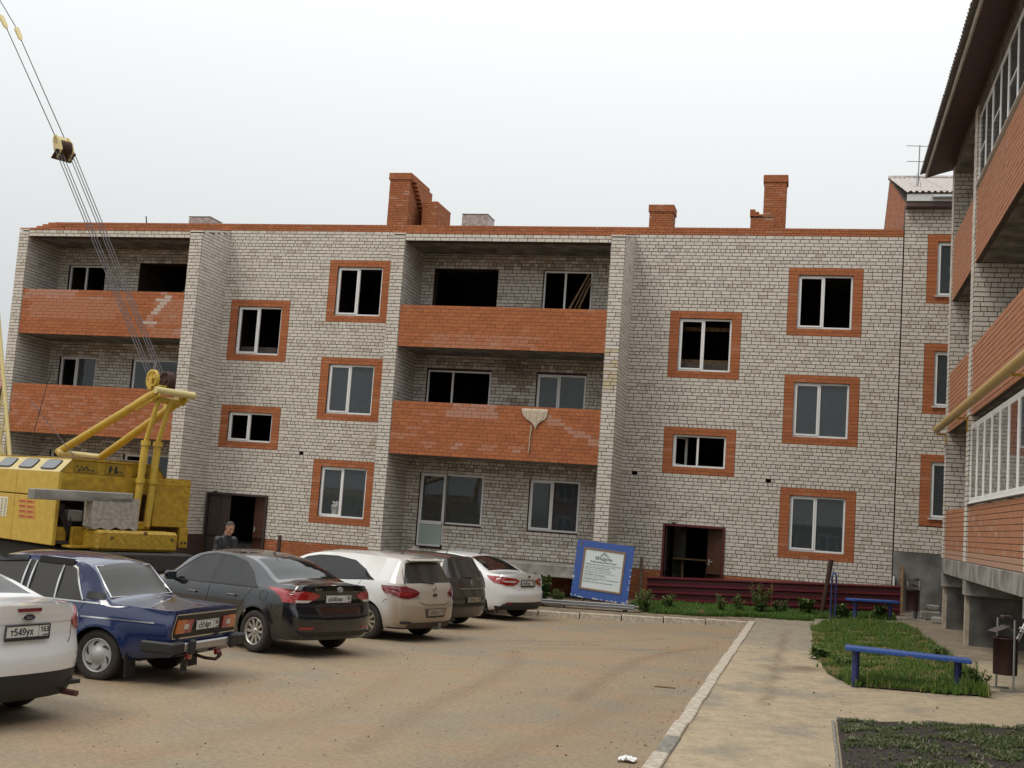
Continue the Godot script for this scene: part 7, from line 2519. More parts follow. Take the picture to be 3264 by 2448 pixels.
# ---------------------------------------------------------------- things in the yard
func yard_things() -> void:
	info_board()
	# benches
	var i := 0
	for q in [[Vector3(1.38, 0, -18.55), 1.72, 0.0, "blue painted plank bench with chipped front edge at the near end of the lawn"], [Vector3(1.52, 0, -31.9), 1.30, deg_to_rad(28.0), "blue painted plank bench at the far end of the lawn by the maroon sheets"]]:
		var p: Vector3 = q[0]
		p.y = ground_y(p.x, p.z)
		var t := thing("bench", q[3], "bench", p, q[2], "blue benches on the lawn")
		var L: float = q[1]
		var drop := -0.02 if i == 0 else 0.0
		var tb := Basis(Vector3.BACK, drop)
		for k in 3:
			var b := MB.new()
			b.cbox(tb * Vector3(0, 0.475, -0.13 + k * 0.13), Vector3(L, 0.055, 0.122), 0.008, tb)
			var pl := put(b, "seat_plank", M.blue, t)
			if k == 2 and i == 0:
				for c in [[0.02, 0.10], [0.58, 0.05]]:
					var ch := MB.new()
					ch.cbox(tb * Vector3(c[0], 0.455, 0.192), Vector3(c[1], 0.022, 0.006), 0.003, tb)
					put(ch, "bare_patch", M.wood, pl)
		for sx in [-1.0, 1.0]:
			var lg := MB.new()
			lg.tube([Vector3(sx * (L * 0.5 - 0.16), -0.08, 0.02), Vector3(sx * (L * 0.5 - 0.16), 0.447 + sx * L * .4 * drop, 0.02)], 0.052, 12)
			put(lg, "leg", M.blue_post, t)
		i += 1
	# litter bins: drum hung between two posts, with a small roof
	i = 0
	for q in [[Vector3(2.74, 0, -18.75), 0.25, "brown drum litter bin with bent roof and broken white laths, beside the near bench"], [Vector3(2.52, 0, -32.4), -0.15, "brown drum litter bin with flat lid against the grey plastered plinth"]]:
		var p: Vector3 = q[0]
		p.y = ground_y(p.x, p.z) - 0.01
		var t := thing("litter_bin", q[2], "bin", p, q[1], "brown litter bins")
		var d := MB.new()
		d.lathe(Vector3(0, 0.22, 0), Vector3.UP, [Vector2(0.0, 0.0), Vector2(0.165, 0.0), Vector2(0.165, 0.0), Vector2(0.17, 0.50), Vector2(0.175, 0.50), Vector2(0.175, 0.52), Vector2(0.155, 0.52), Vector2(0.155, 0.05), Vector2(0.0, 0.05)], 24)
		put(d, "drum", tri_mat(lin(0.045, 0.017, 0.013), M.blot, 2.0, 0.55), t)
		for s in [-1.0, 1.0]:
			var ps := MB.new()
			ps.cbox(Vector3(s * 0.04 * (1.0 if i == 0 else 3.6), 0.50, s * 0.20 * (1.0 if i == 0 else 0.3)), Vector3(0.025, 1.0, 0.025), 0.004)
			ps.cbox(Vector3(s * 0.04 * (1.0 if i == 0 else 3.6), 0.015, s * 0.20 * (1.0 if i == 0 else 0.3)), Vector3(0.36, 0.025, 0.03), 0.004)
			put(ps, "post", M.galv, t)
		var rf := MB.new()
		if i == 0:
			rf.cbox(Vector3(-0.10, 0.86, 0), Vector3(0.24, 0.012, 0.30), 0.003, Basis(Vector3.BACK, 0.42))
			rf.cbox(Vector3(0.08, 0.87, 0), Vector3(0.2, 0.012, 0.30), 0.003, Basis(Vector3.BACK, -0.5))
			rf.cbox(Vector3(0.0, 1.03, 0), Vector3(0.14, 0.05, 0.12), 0.01)
		else:
			rf.lathe(Vector3(0, 0.80, 0), Vector3.UP, [Vector2(0.23, 0.0), Vector2(0.0, 0.08)], 4)
			rf.lathe(Vector3(0, 0.98, 0), Vector3.UP, [Vector2(0.0, 0.0), Vector2(0.16, 0.0), Vector2(0.165, 0.02), Vector2(0.14, 0.05), Vector2(0.0, 0.06)], 20)
		put(rf, "roof", smat(lin(0.06, 0.045, 0.04), 0.5, 0.3), t)
		if i == 0:
			for z in [[Vector3(0.10, 0.72, 0.12), Vector3(0.30, 1.12, 0.10)], [Vector3(0.14, 0.70, 0.08), Vector3(0.26, 0.98, 0.12)], [Vector3(0.13, 0.90, 0.15), Vector3(0.36, 0.84, 0.16)]]:
				var lt := MB.new()
				lt.tube([z[0], z[1]], 0.016, 4)
				put(lt, "white_lath", M.pvc, t)
		i += 1
	# blue hoop, seen end on
	var bp := thing("blue_hoop", "narrow blue steel hoop post at the corner of the lawn", "post", Vector3(0.56, ground_y(0.56, -31.3) - 0.02, -31.3), 0.35)
	for s in [-1.0, 1.0]:
		var b := MB.new()
		b.tube([Vector3(0.055 * s, 0, 0), Vector3(0.055 * s, 1.14, 0)], 0.024, 8)
		put(b, "upright", M.blue_post, bp)
	var hb := MB.new()
	hb.tube([Vector3(-0.055, 1.14, 0), Vector3(-0.03, 1.19, 0), Vector3(0.03, 1.19, 0), Vector3(0.055, 1.14, 0)], 0.024, 8)
	put(hb, "top_bend", M.blue, bp)
	# rusty pole leaning by the sheets
	var rp := thing("rusty_pole", "rusty steel pole leaning upright in front of the maroon sheets", "pole", Vector3(0.30, ground_y(0.3, -33.0) - 0.05, -33.0))
	var rb := MB.new()
	rb.tube([Vector3(0, 0, 0), Vector3(0.20, 1.50, 0.0)], 0.062, 12)
	rb.tube([Vector3(0.21, 1.40, 0.05), Vector3(0.28, 1.40, 0.05), Vector3(0.27, 1.34, 0.05)], 0.012, 5)
	put(rb, "pole", M.rust, rp)
	# wooden post by the doorway
	var wp := thing("wooden_post", "weathered wooden post standing beside the doorway with the maroon frame", "post", Vector3(-4.6, ground_y(-4.6, -33.9) - 0.05, -33.9))
	var wb := MB.new()
	wb.cbox(Vector3(0, 0.62, 0), Vector3(0.085, 1.25, 0.07), 0.008, Basis(Vector3.BACK, 0.015))
	put(wb, "post", M.old_wood, wp)
	var wp2 := thing("wooden_post", "short dark post against the red plinth near the middle bay", "post", Vector3(-15.6, -0.2, -33.9))
	var wb2 := MB.new()
	wb2.cbox(Vector3(0, 0.62, 0), Vector3(0.10, 1.25, 0.07), 0.008)
	put(wb2, "post", M.rust, wp2)
	# maroon profiled sheets standing on edge along the wall
	var sh := thing("profiled_sheet", "long maroon profiled steel sheet standing on edge along the wall", "metal sheet", Vector3(-1.05, 0.10, -33.35))
	var prof := []
	for k in 4:
		var y0 := k * 0.195
		prof += [Vector2(0.0, y0), Vector2(0.0, y0 + 0.095), Vector2(0.085, y0 + 0.130), Vector2(0.085, y0 + 0.160), Vector2(0.0, y0 + 0.185)]
	for s in 2:
		var b := MB.new()
		var xa := -3.3 + 0.0 if s == 0 else 0.05
		var xb := 0.04 if s == 0 else 3.33
		var P := []
		for p in prof: P.append([Vector3(xa, p.y + 0.042 * xa, p.x + 0.01 * s), Vector3(xb, p.y + 0.042 * xb, p.x + 0.01 * s)])
		for k in P.size() - 1:
			b.quad(P[k][0], P[k][1], P[k + 1][1], P[k + 1][0], Vector3(0, 0.2 if k % 5 == 3 else 0.0, 1))
		put(b, "sheet", M.maroon, sh)
	for sx in [-2.8, -0.9, 1.1, 3.0]:
		var st := MB.new()
		st.tube([Vector3(sx, -0.2, -0.06), Vector3(sx, 0.75 + 0.04 * sx, -0.06)], 0.035, 6)
		put(st, "stake", M.old_wood, sh)
	# pile of silver profiles lying along the kerb
	var sp := thing("steel_profiles", "flat stack of shiny silver steel profiles lying under the blue board", "metal profiles", Vector3(-6.1, ground_y(-6.1, -30.6), -30.45))
	for k in 6:
		var b := MB.new()
		var bb := Basis(Vector3.UP, -0.06 + rng.randf_range(-0.004, 0.004)) * Basis(Vector3.BACK, 0.02)
		b.cbox(Vector3(0.0 + rng.randf_range(-0.08, 0.08), 0.05 + 0.022 * k, -0.12 + 0.02 * (k % 3)), Vector3(3.8, 0.018, 0.24 - 0.012 * k), 0.004, bb)
		put(b, "profile", M.galv, sp)
	var bl := MB.new()
	for x in [-1.6, 0.0, 1.6]: bl.box(Vector3(x, 0.02 + 0.02 * x, -0.12), Vector3(0.08, 0.06, 0.2))
	put(bl, "packing", M.old_wood, sp)
	# doorstep blocks at the far corner
	for q in [[Vector3(2.88, 0, -32.6), Vector3(0.55, 0.22, 0.5), 0.3, "larger pale concrete block at the foot of the first loggia pier"], [Vector3(3.08, 0, -31.7), Vector3(0.34, 0.15, 0.4), -0.1, "smaller pale concrete block in front of the larger one by the loggia pier"], [Vector3(3.02, 0.22, -32.7), Vector3(0.3, 0.14, 0.3), 0.2, "broken lump of concrete lying on the larger pale block"]]:
		var p: Vector3 = q[0]
		p.y += ground_y(p.x, p.z) - 0.02
		var t := thing("concrete_block", q[3], "concrete block", p, q[2])
		var b := MB.new()
		b.cbox(Vector3(0, q[1].y * .5, 0), q[1], 0.03)
		put(b, "block", M.concrete, t)
	# litter on the asphalt
	var pa := thing("paper", "crumpled white paper lying against the kerb", "litter", Vector3(-1.66, lot_y(-1.66) + 0.002, -12.0))
	var P := []
	for a in 7:
		var row := []
		for c in 7:
			row.append(Vector3((a - 3) * 0.028 + rng.randf_range(-0.012, 0.012), 0.02 + rng.randf_range(0.0, 0.045) * (1.0 - 0.2 * absf(a - 3.0)), (c - 3) * 0.028 + rng.randf_range(-0.012, 0.012)))
		P.append(row)
	var pm := MB.new()
	for a in 6:
		for c in 6: pm.quad(P[a][c], P[a + 1][c], P[a + 1][c + 1], P[a][c + 1], Vector3.UP)
	put(pm, "sheet", smat(lin(0.75, 0.75, 0.75), 0.7), pa)
	var sk := thing("lath", "thin pale lath lying on the dusty asphalt", "stick", Vector3(-1.96, lot_y(-1.96) + 0.01, -17.6), 0.1)
	var sm := MB.new()
	sm.cbox(Vector3.ZERO, Vector3(0.30, 0.02, 0.035), 0.004)
	put(sm, "lath", M.wood, sk)
	var sk2 := thing("chip_board", "small splintered board lying in the grass before the sheets", "board", Vector3(-2.55, ground_y(-2.5, -30.9) + 0.03, -30.75), 0.3)
	var s2 := MB.new()
	s2.cbox(Vector3.ZERO, Vector3(0.30, 0.02, 0.12), 0.004, Basis(Vector3.BACK, 0.15))
	s2.cbox(Vector3(-0.08, 0.05, 0.02), Vector3(0.14, 0.08, 0.03), 0.004, Basis(Vector3.BACK, 0.5))
	put(s2, "board", M.wood, sk2)
	# sack of rubble on the loggia slab
	var sa := thing("rubble_sack", "slumped grey rubble sack on the loggia slab by the balcony door", "sack", Vector3(-11.0, 0.86, -33.1))
	var rm := MB.new()
	rm.lathe(Vector3.ZERO, Vector3.UP, [Vector2(0.0, 0.0), Vector2(0.22, 0.0), Vector2(0.25, 0.06), Vector2(0.17, 0.13), Vector2(0.08, 0.17), Vector2(0.10, 0.21), Vector2(0.0, 0.19)], 14)
	put(rm, "sack", tri_mat(lin(0.30, 0.27, 0.23), M.blot, 3.0), sa)
	# little stones and crumbs scattered on the asphalt
	var stone := MB.new()
	stone.cbox(Vector3(0, 0.3, 0), Vector3(1, 0.7, 0.8), 0.3)
	var mm := MultiMesh.new()
	mm.transform_format = MultiMesh.TRANSFORM_3D
	mm.use_colors = true
	mm.mesh = stone.mesh()
	mm.instance_count = 900
	for k in 900:
		var x := rng.randf_range(-7.0, -1.45)
		var z := rng.randf_range(-28.5, -9.0)
		if k % 3 == 0: x = -1.42 - absf(rng.randfn(0.0, 0.25))
		var y := lot_y(x, z)
		if k % 5 == 0:
			x = rng.randf_range(-1.2, 2.4)
			y = ground_y(x, z) - 0.015
		var s := rng.randf_range(0.006, 0.02) * (1.8 if rng.randf() < 0.06 else 1.0)
		mm.set_instance_transform(k, Transform3D(Basis(Vector3.UP, rng.randf() * TAU).scaled(Vector3.ONE * s), Vector3(x, y, z)))
		var g := rng.randf_range(0.06, 0.3)
		mm.set_instance_color(k, Color(g, g * 0.8, g * 0.6))
	var mi := MultiMeshInstance3D.new()
	mi.name = "gravel_crumbs"
	mi.multimesh = mm
	var vm := smat(Color.WHITE, 0.95)
	vm.vertex_color_use_as_albedo = true
	mi.material_override = vm
	tag(mi, "small stones and dirt crumbs scattered over asphalt and path", "gravel", "", "stuff")
	add_child(mi)

func info_board() -> void:
	var bs := Basis(Vector3.BACK, deg_to_rad(-3.6)) * Basis(Vector3.RIGHT, deg_to_rad(-4.0))
	var p := Vector3(-5.25, 0.85, -31.25)
	var t := thing("info_board", "tilted blue plywood information board with a white printed notice in a wooden frame", "sign", Vector3(-5.25, ground_y(-5.25, -31.3), -31.25))
	var o := p - t.position
	var b := MB.new()
	b.box(o, Vector3(1.5, 1.48, 0.018), bs)
	var bd := put(b, "board", M.blue, t)
	# chips along the lower edge and streaks of bare wood
	var white := smat(lin(0.62, 0.62, 0.6), 0.7)
	for k in 46:
		var c := MB.new()
		var e := rng.randf()
		var x := rng.randf_range(-0.74, 0.74)
		var y := -0.735 + absf(rng.randfn(0.0, 0.018))
		if e < 0.22: x = -0.745 + absf(rng.randfn(0, 0.008)); y = rng.randf_range(-0.73, 0.0)
		elif e < 0.42: x = 0.742 - absf(rng.randfn(0, 0.008)); y = rng.randf_range(-0.73, 0.2)
		var w := rng.randf_range(0.008, 0.035)
		var poly := PackedVector2Array()
		for a in 7: poly.append(Vector2(cos(TAU * a / 7.0) * w * rng.randf_range(0.6, 1.3), sin(TAU * a / 7.0) * w * 0.45 * rng.randf_range(0.5, 1.3)))
		c.prism(poly, o + bs * Vector3(x, y, 0.0092), bs.x, bs.y, bs.z * 0.001)
		put(c, "paint_chip", white, bd)
	for q in [[-0.66, 0.62, 0.05, 0.10], [-0.62, 0.66, 0.03, 0.16], [-0.69, 0.42, 0.02, 0.12], [-0.70, 0.18, 0.025, 0.10], [-0.68, -0.18, 0.02, 0.10], [0.40, 0.62, 0.02, 0.09], [-0.40, 0.62, 0.012, 0.08]]:
		var c := MB.new()
		c.prism(PackedVector2Array([Vector2(0, -q[3] * .5), Vector2(q[2] * .5, -q[3] * .1), Vector2(q[2] * .3, q[3] * .5), Vector2(-q[2] * .3, q[3] * .3), Vector2(-q[2] * .5, -q[3] * .2)]), o + bs * Vector3(q[0], q[1], 0.0092), bs.x, bs.y, bs.z * 0.001)
		put(c, "bare_streak", M.old_wood, bd)
	var cen := o + bs * Vector3(-0.0, 0.02, 0)
	var fw := 1.06
	var fh := 1.04
	for q in [[0.0, fh * .5, fw + 0.05, 0.05], [0.0, -fh * .5, fw + 0.05, 0.05], [-fw * .5, 0.0, 0.05, fh - 0.05], [fw * .5, 0.0, 0.05, fh - 0.05]]:
		var f := MB.new()
		f.cbox(cen + bs * Vector3(q[0], q[1], 0.018), Vector3(q[2], q[3], 0.02), 0.004, bs)
		put(f, "frame_lath", tri_mat(lin(0.42, 0.30, 0.21), noise_tex(0.04, 71, Color(0.5, 0.45, 0.4), Color(1, 1, 1), 256, 5), 3.0), bd)
	var s := MB.new()
	s.box(cen + bs * Vector3(0, 0, 0.011), Vector3(fw - 0.05, fh - 0.05, 0.004), bs)
	var sheet_ := put(s, "notice", smat(lin(0.62, 0.68, 0.68), 0.45), bd)
	var ink := smat(lin(0.05, 0.06, 0.09), 0.7)
	var soft := smat(lin(0.16, 0.18, 0.22), 0.7)
	var lg := MB.new()
	for q in [[-0.13, 0.30, 0.0, 0.43], [0.0, 0.43, 0.14, 0.30], [-0.09, 0.29, -0.02, 0.38], [0.02, 0.38, 0.10, 0.29], [-0.02, 0.40, 0.04, 0.34]]:
		lg.tube([cen + bs * Vector3(q[0], q[1] + 0.04, 0.014), cen + bs * Vector3(q[2], q[3] + 0.04, 0.014)], 0.006, 4)
	put(lg, "logo", ink, sheet_)
	var lines := [["Модуль", 0.30, 0.085, true, 0.0], ["Информационный щит", 0.205, 0.042, true, 0.0],
		["Наименование объекта капитального строительства:", 0.135, 0.026, true, -1.0], ["«Строительство многоквартирного жилого дома»", 0.090, 0.025, false, -1.0],
		["Адрес, место нахождения объекта:", 0.045, 0.026, true, -1.0], ["Оренбургская область, Бузулукский район, с.", 0.0, 0.025, false, -1.0],
		["земельный участок с кадастровым номером", -0.042, 0.024, false, -1.0], ["56:21:0000000:2345, кад. паспорт от 16.02.2016 № 8", -0.084, 0.024, false, -1.0],
		["ЗАСТРОЙЩИК: ООО «Модуль»", -0.135, 0.026, true, -1.0], ["Тел: 8 (35342) 5-98-93, 8 932 534 24-77", -0.18, 0.025, false, -1.0],
		["Разрешение на строительство от 04 декабря 2015г", -0.235, 0.026, true, -1.0], ["№ 56-509000-1420-2015", -0.275, 0.024, false, -1.0],
		["Окончание строительства 3 квартал 2018г", -0.325, 0.026, true, -1.0]]
	for l in lines:
		var tm := text(sheet_, l[0], "lettering", Vector3.ZERO, bs, l[2], ink if l[3] else soft, l[3])
		var aabb := tm.mesh.get_aabb()
		var wd := aabb.size.x
		var sc := 1.0
		if wd > fw - 0.12: sc = (fw - 0.12) / wd
		var x := 0.0 if l[4] == 0.0 else -(fw * .5 - 0.06) + wd * sc * .5
		tm.transform = Transform3D(Basis(bs.x * sc, bs.y, bs.z), cen + bs * Vector3(x, l[1], 0.0145))
	for x in [-0.45, 0.5]:
		var lgm := MB.new()
		lgm.cbox(o + bs * Vector3(x, -0.45, -0.03) + Vector3(0, -0.18, 0), Vector3(0.05, 1.02, 0.04), 0.005)
		put(lgm, "leg", M.wood, t)
	var pr := MB.new()
	pr.tube([o + bs * Vector3(0.1, 0.5, -0.02), Vector3(0.15, 0.0, -0.7)], 0.025, 4)
	put(pr, "prop", M.wood, t)

# ---------------------------------------------------------------- plants
func leaf_mesh(len: float, w: float) -> ArrayMesh:       # one broad leaf, bent along its rib
	var b := MB.new()
	var P := []
	for i in 5:
		var t := i / 4.0
		var ww := w * sin(PI * pow(t, 0.75)) * 0.5 + 0.001
		var c := Vector3(0, 0.25 * len * sin(t * 2.2) * 0.5, t * len)
		P.append([c + Vector3(-ww, 0.12 * ww, 0), c, c + Vector3(ww, 0.12 * ww, 0)])
	b.grid(P, Vector3(0, -10, len * .5))
	return b.mesh()

func mass(called: String, me: Mesh, m: Material, list: Array, parent: Node) -> MultiMeshInstance3D:
	var mm := MultiMesh.new()
	mm.transform_format = MultiMesh.TRANSFORM_3D
	mm.use_colors = true
	mm.mesh = me
	mm.instance_count = list.size()
	for i in list.size():
		mm.set_instance_transform(i, list[i][0])
		mm.set_instance_color(i, list[i][1])
	var o := MultiMeshInstance3D.new()
	o.multimesh = mm
	o.material_override = m
	o.name = called
	parent.add_child(o, true)
	return o

func greenery() -> void:
	var gm := smat(Color.WHITE, 0.7)
	gm.vertex_color_use_as_albedo = true
	gm.backlight_enabled = true
	gm.backlight = Color(0.3, 0.35, 0.12)
	# a tuft: seven bent blades
	var tuft := MB.new()
	for k in 9:
		var a := TAU * k / 9.0 + 0.3 * sin(k * 5.0)
		var d := Vector3(cos(a), 0, sin(a))
		var s := Vector3(-sin(a), 0, cos(a))
		var l := 0.7 + 0.3 * sin(k * 3.7)
		var p0 := d * 0.10
		var p1 := d * 0.28 + Vector3.UP * 0.6 * l
		var p2 := d * (0.55 + 0.15 * sin(k * 2.0)) + Vector3.UP * 0.95 * l
		tuft.quad(p0 - s * 0.055, p0 + s * 0.055, p1 + s * 0.04, p1 - s * 0.04, d + Vector3.UP * 0.6)
		tuft.tri(p1 - s * 0.04, p1 + s * 0.04, p2, d + Vector3.UP * 0.6)
	var tm := tuft.mesh()
	var fn := FastNoiseLite.new()
	fn.seed = 77
	fn.frequency = 0.55
	var poly := lawn_poly()
	var list := []
	while list.size() < 20000:
		var x := rng.randf_range(0.0, 2.7)
		var z := rng.randf_range(-31.3, -17.8)
		var p := Vector2(x, z)
		var inn := Geometry2D.is_point_in_polygon(p + Vector2(0.14 * fn.get_noise_2d(z * 6.0, 3.0), 0.3 * fn.get_noise_2d(x * 6.0, 8.0)), poly)
		var n := fn.get_noise_2d(x * 2.2, z * 2.2)
		if not inn:
			if rng.randf() > 0.10 or not Geometry2D.is_point_in_polygon(p + Vector2(rng.randf_range(-.12, .12), rng.randf_range(-.25, .25)), poly): continue
		var worn := n < -0.02 and absf(z + 24) < 4.5
		if worn and rng.randf() < 0.35: continue
		var h := rng.randf_range(0.05, 0.11) * (0.65 if worn else 1.1) * (1.0 + 0.5 * maxf(n, 0.0))
		if z < -29.5 or x > 2.1: h *= 1.35
		if z > -19.6 and n > 0.0: h *= 1.3
		if rng.randf() < 0.03: h *= 1.9
		var c: Color
		if worn or rng.randf() < 0.12: c = Color(0.20, 0.20, 0.055).lerp(Color(0.30, 0.25, 0.10), rng.randf())
		else: c = Color(0.05, 0.115, 0.012).lerp(Color(0.125, 0.205, 0.03), rng.randf())
		var s := rng.randf_range(0.06, 0.11)
		list.append([Transform3D(Basis(Vector3.UP, rng.randf() * TAU) * Basis.from_scale(Vector3(s, h, s)), Vector3(x, ground_y(x, z), z)), c])
	var lawn := mass("lawn_grass", tm, gm, list, self)
	tag(lawn, "rough green grass with dry straw patches between path and loggias", "grass", "", "stuff")
	# grass along the wall before the sheets
	list = []
	while list.size() < 9000:
		var x := rng.randf_range(-4.6, 2.1)
		var zf := lerpf(-30.35, -31.3, clampf((x + 3.9) / 3.6, 0, 1)) - 0.12 * sin(x * 3.0)
		var z := rng.randf_range(-33.2, zf)
		if x < -3.9 and z > -30.9 + (-3.9 - x) * -0.8: continue
		if x > 0.1 and z > -32.0: continue
		var n := fn.get_noise_2d(x * 2.0 + 40, z * 2.0)
		var h := rng.randf_range(0.07, 0.16) * (1.0 + 0.9 * maxf(n, 0.0))
		var s := rng.randf_range(0.07, 0.13)
		var c := Color(0.045, 0.11, 0.012).lerp(Color(0.12, 0.21, 0.032), rng.randf())
		list.append([Transform3D(Basis(Vector3.UP, rng.randf() * TAU) * Basis.from_scale(Vector3(s, h, s)), Vector3(x, ground_y(x, z) - 0.015, z)), c])
	var wg := mass("wall_grass", tm, gm, list, self)
	tag(wg, "lush green grass and low weeds along the maroon sheets", "grass", "", "stuff")
	# straggling growth on the bed and along edges
	list = []
	while list.size() < 5200:
		var x := rng.randf_range(0.40, 4.6)
		var z := rng.randf_range(-15.0, -9.5)
		var n := fn.get_noise_2d(x * 2.6 + 9, z * 2.6)
		if n < (-0.05 if z < -13.2 else 0.16) and rng.randf() > 0.06: continue
		var h := rng.randf_range(0.02, 0.06)
		var s := rng.randf_range(0.05, 0.10)
		var pale := rng.randf() < 0.10
		var c := Color(0.34, 0.31, 0.22) if pale else Color(0.055, 0.085, 0.02).lerp(Color(0.11, 0.14, 0.04), rng.randf())
		list.append([Transform3D(Basis(Vector3.UP, rng.randf() * TAU) * Basis.from_scale(Vector3(s, h, s)), Vector3(x, ground_y(x, z) + 0.02, z)), c])
	var bg := mass("bed_weeds", tm, gm, list, self)
	tag(bg, "sparse low weeds sprouting from the dark soil of the planting bed", "weeds", "", "stuff")
	# dead stalks and clods on the soil
	var clod := MB.new()
	clod.cbox(Vector3(0, 0.2, 0), Vector3(1, 0.6, 0.7), 0.25)
	list = []
	for k in 4200:
		var x := rng.randf_range(0.40, 4.6)
		var z := rng.randf_range(-15.0, -9.0)
		var s := rng.randf_range(0.008, 0.035)
		var g := 0.03 + 0.03 * rng.randf()
		var c := Color(g * 1.2, g, g * 0.75)
		if rng.randf() < 0.16: c = Color(0.22, 0.20, 0.15)
		list.append([Transform3D(Basis(Vector3(rng.randf(), 1, rng.randf()).normalized(), rng.randf() * TAU).scaled(Vector3(s, s * 0.7, s * (0.6 if c.r < 0.2 else 0.35))), Vector3(x, ground_y(x, z) + 0.022, z)), c])
	var cm := smat(Color.WHITE, 0.95)
	cm.vertex_color_use_as_albedo = true
	var cl := mass("soil_clods", clod.mesh(), cm, list, self)
	tag(cl, "crumbled dark clods and pale dead stalks on the planting bed", "soil", "", "stuff")
	# bushy weeds: each its own plant
	var leaves := [leaf_mesh(1.0, 0.55), leaf_mesh(1.0, 0.30)]
	var spots := [[-4.05, -30.75, 0.62, 0.34, 1, "bushy green weed at the end of the silver profiles"], [-3.55, -31.5, 0.42, 0.26, 1, "low spreading weed beside the bushy one by the doorway"], [-2.2, -31.6, 0.50, 0.16, 1, "slender upright weed in front of the maroon sheets"],
		[-1.75, -31.9, 0.52, 0.2, 1, "upright weed close to the tall leafy bush by the sheets"], [-1.25, -31.9, 0.85, 0.36, 1, "tall leafy weed bush leaning on the maroon sheets"], [-0.72, -32.3, 0.45, 0.28, 1, "low weed at the foot of the tall leafy bush"],
		[-0.1, -32.4, 0.5, 0.2, 0, "broad leaved weed left of the rusty pole"], [0.75, -32.2, 0.34, 0.3, 0, "low broad leaved weed under the far bench, near the blue hoop"], [1.75, -32.5, 0.40, 0.16, 0, "dark weed standing behind the far bench"],
		[-6.75, -30.9, 0.78, 0.22, 0, "tall broad leaved burdock in the shade under the loggia slab"], [-6.3, -31.0, 0.45, 0.25, 1, "small green weed beside the burdock"], [0.22, -22.4, 0.16, 0.2, 0, "dandelion rosette at the lawn edge by the path"],
		[2.25, -22.8, 0.26, 0.2, 1, "grey green weed on the lawn edge near the second pier"], [2.35, -18.5, 0.40, 0.26, 1, "straggly weed between the near bench and the litter bin"], [0.62, -21.0, 0.20, 0.18, 1, "silvery weed tuft on the lawn behind the near bench"]]
	for sp in spots:
		var t := thing("weed", sp[5], "weed", Vector3(sp[0], ground_y(sp[0], sp[1]) - 0.01, sp[1]), 0.0, "weeds growing along walls and lawn")
		var H: float = sp[2]
		var Rd: float = sp[3]
		var stem := MB.new()
		var ll := []
		var ns := maxi(7, int(Rd * 60))
		for k in ns:
			var a := rng.randf() * TAU
			var rr := Rd * sqrt(rng.randf())
			var top := Vector3(cos(a) * rr, H * rng.randf_range(0.55, 1.0), sin(a) * rr)
			var foot := Vector3(cos(a), 0, sin(a)) * rr * 0.3
			stem.tube([foot, foot.lerp(top, 0.5) + Vector3(0, H * 0.08, 0), top], [0.008, 0.006, 0.003], 4, false)
			var nl := int(16 + 34 * H)
			for j in nl:
				var tt := rng.randf_range(0.12, 1.0)
				var p := foot.lerp(top, tt) + Vector3(0, H * 0.08 * sin(tt * PI), 0)
				var s := rng.randf_range(0.06, 0.13) * (1.6 if sp[4] == 0 else 1.0) * (1.15 - 0.5 * tt)
				var bs := Basis(Vector3.UP, rng.randf() * TAU) * Basis(Vector3.RIGHT, rng.randf_range(-0.7, 0.5))
				ll.append([Transform3D(bs.scaled(Vector3.ONE * s), p), Color(0.05, 0.10, 0.018).lerp(Color(0.13, 0.20, 0.05), rng.randf())])
		put(stem, "stems", M.leaf[2], t)
		mass("leaves", leaves[sp[4]], gm, ll, t).set_meta("kind", "stuff")

# ---------------------------------------------------------------- person
func cap_d(p: Vector3, a: Vector3, b: Vector3, ra: float, rb: float) -> float:
	var d := b - a
	var t := clampf((p - a).dot(d) / maxf(d.length_squared(), 1e-9), 0.0, 1.0)
	return p.distance_to(a + d * t) - lerpf(ra, rb, t)

func smin(a: float, b: float, k: float) -> float:
	var h := clampf(0.5 + 0.5 * (b - a) / k, 0.0, 1.0)
	return lerpf(b, a, h) - k * h * (1.0 - h)

func bones(p: Vector3, list: Array, k: float) -> float:
	var d := 1e9
	for b in list:
		var c: float
		if b.size() == 3: c = ((p - b[0]) / (b[1] as Vector3)).length() - 1.0; c *= (b[1] as Vector3)[(b[1] as Vector3).min_axis_index()]
		else: c = cap_d(p, b[0], b[1], b[2], b[3])
		d = c if d > 1e8 else smin(d, c, k)
	return d

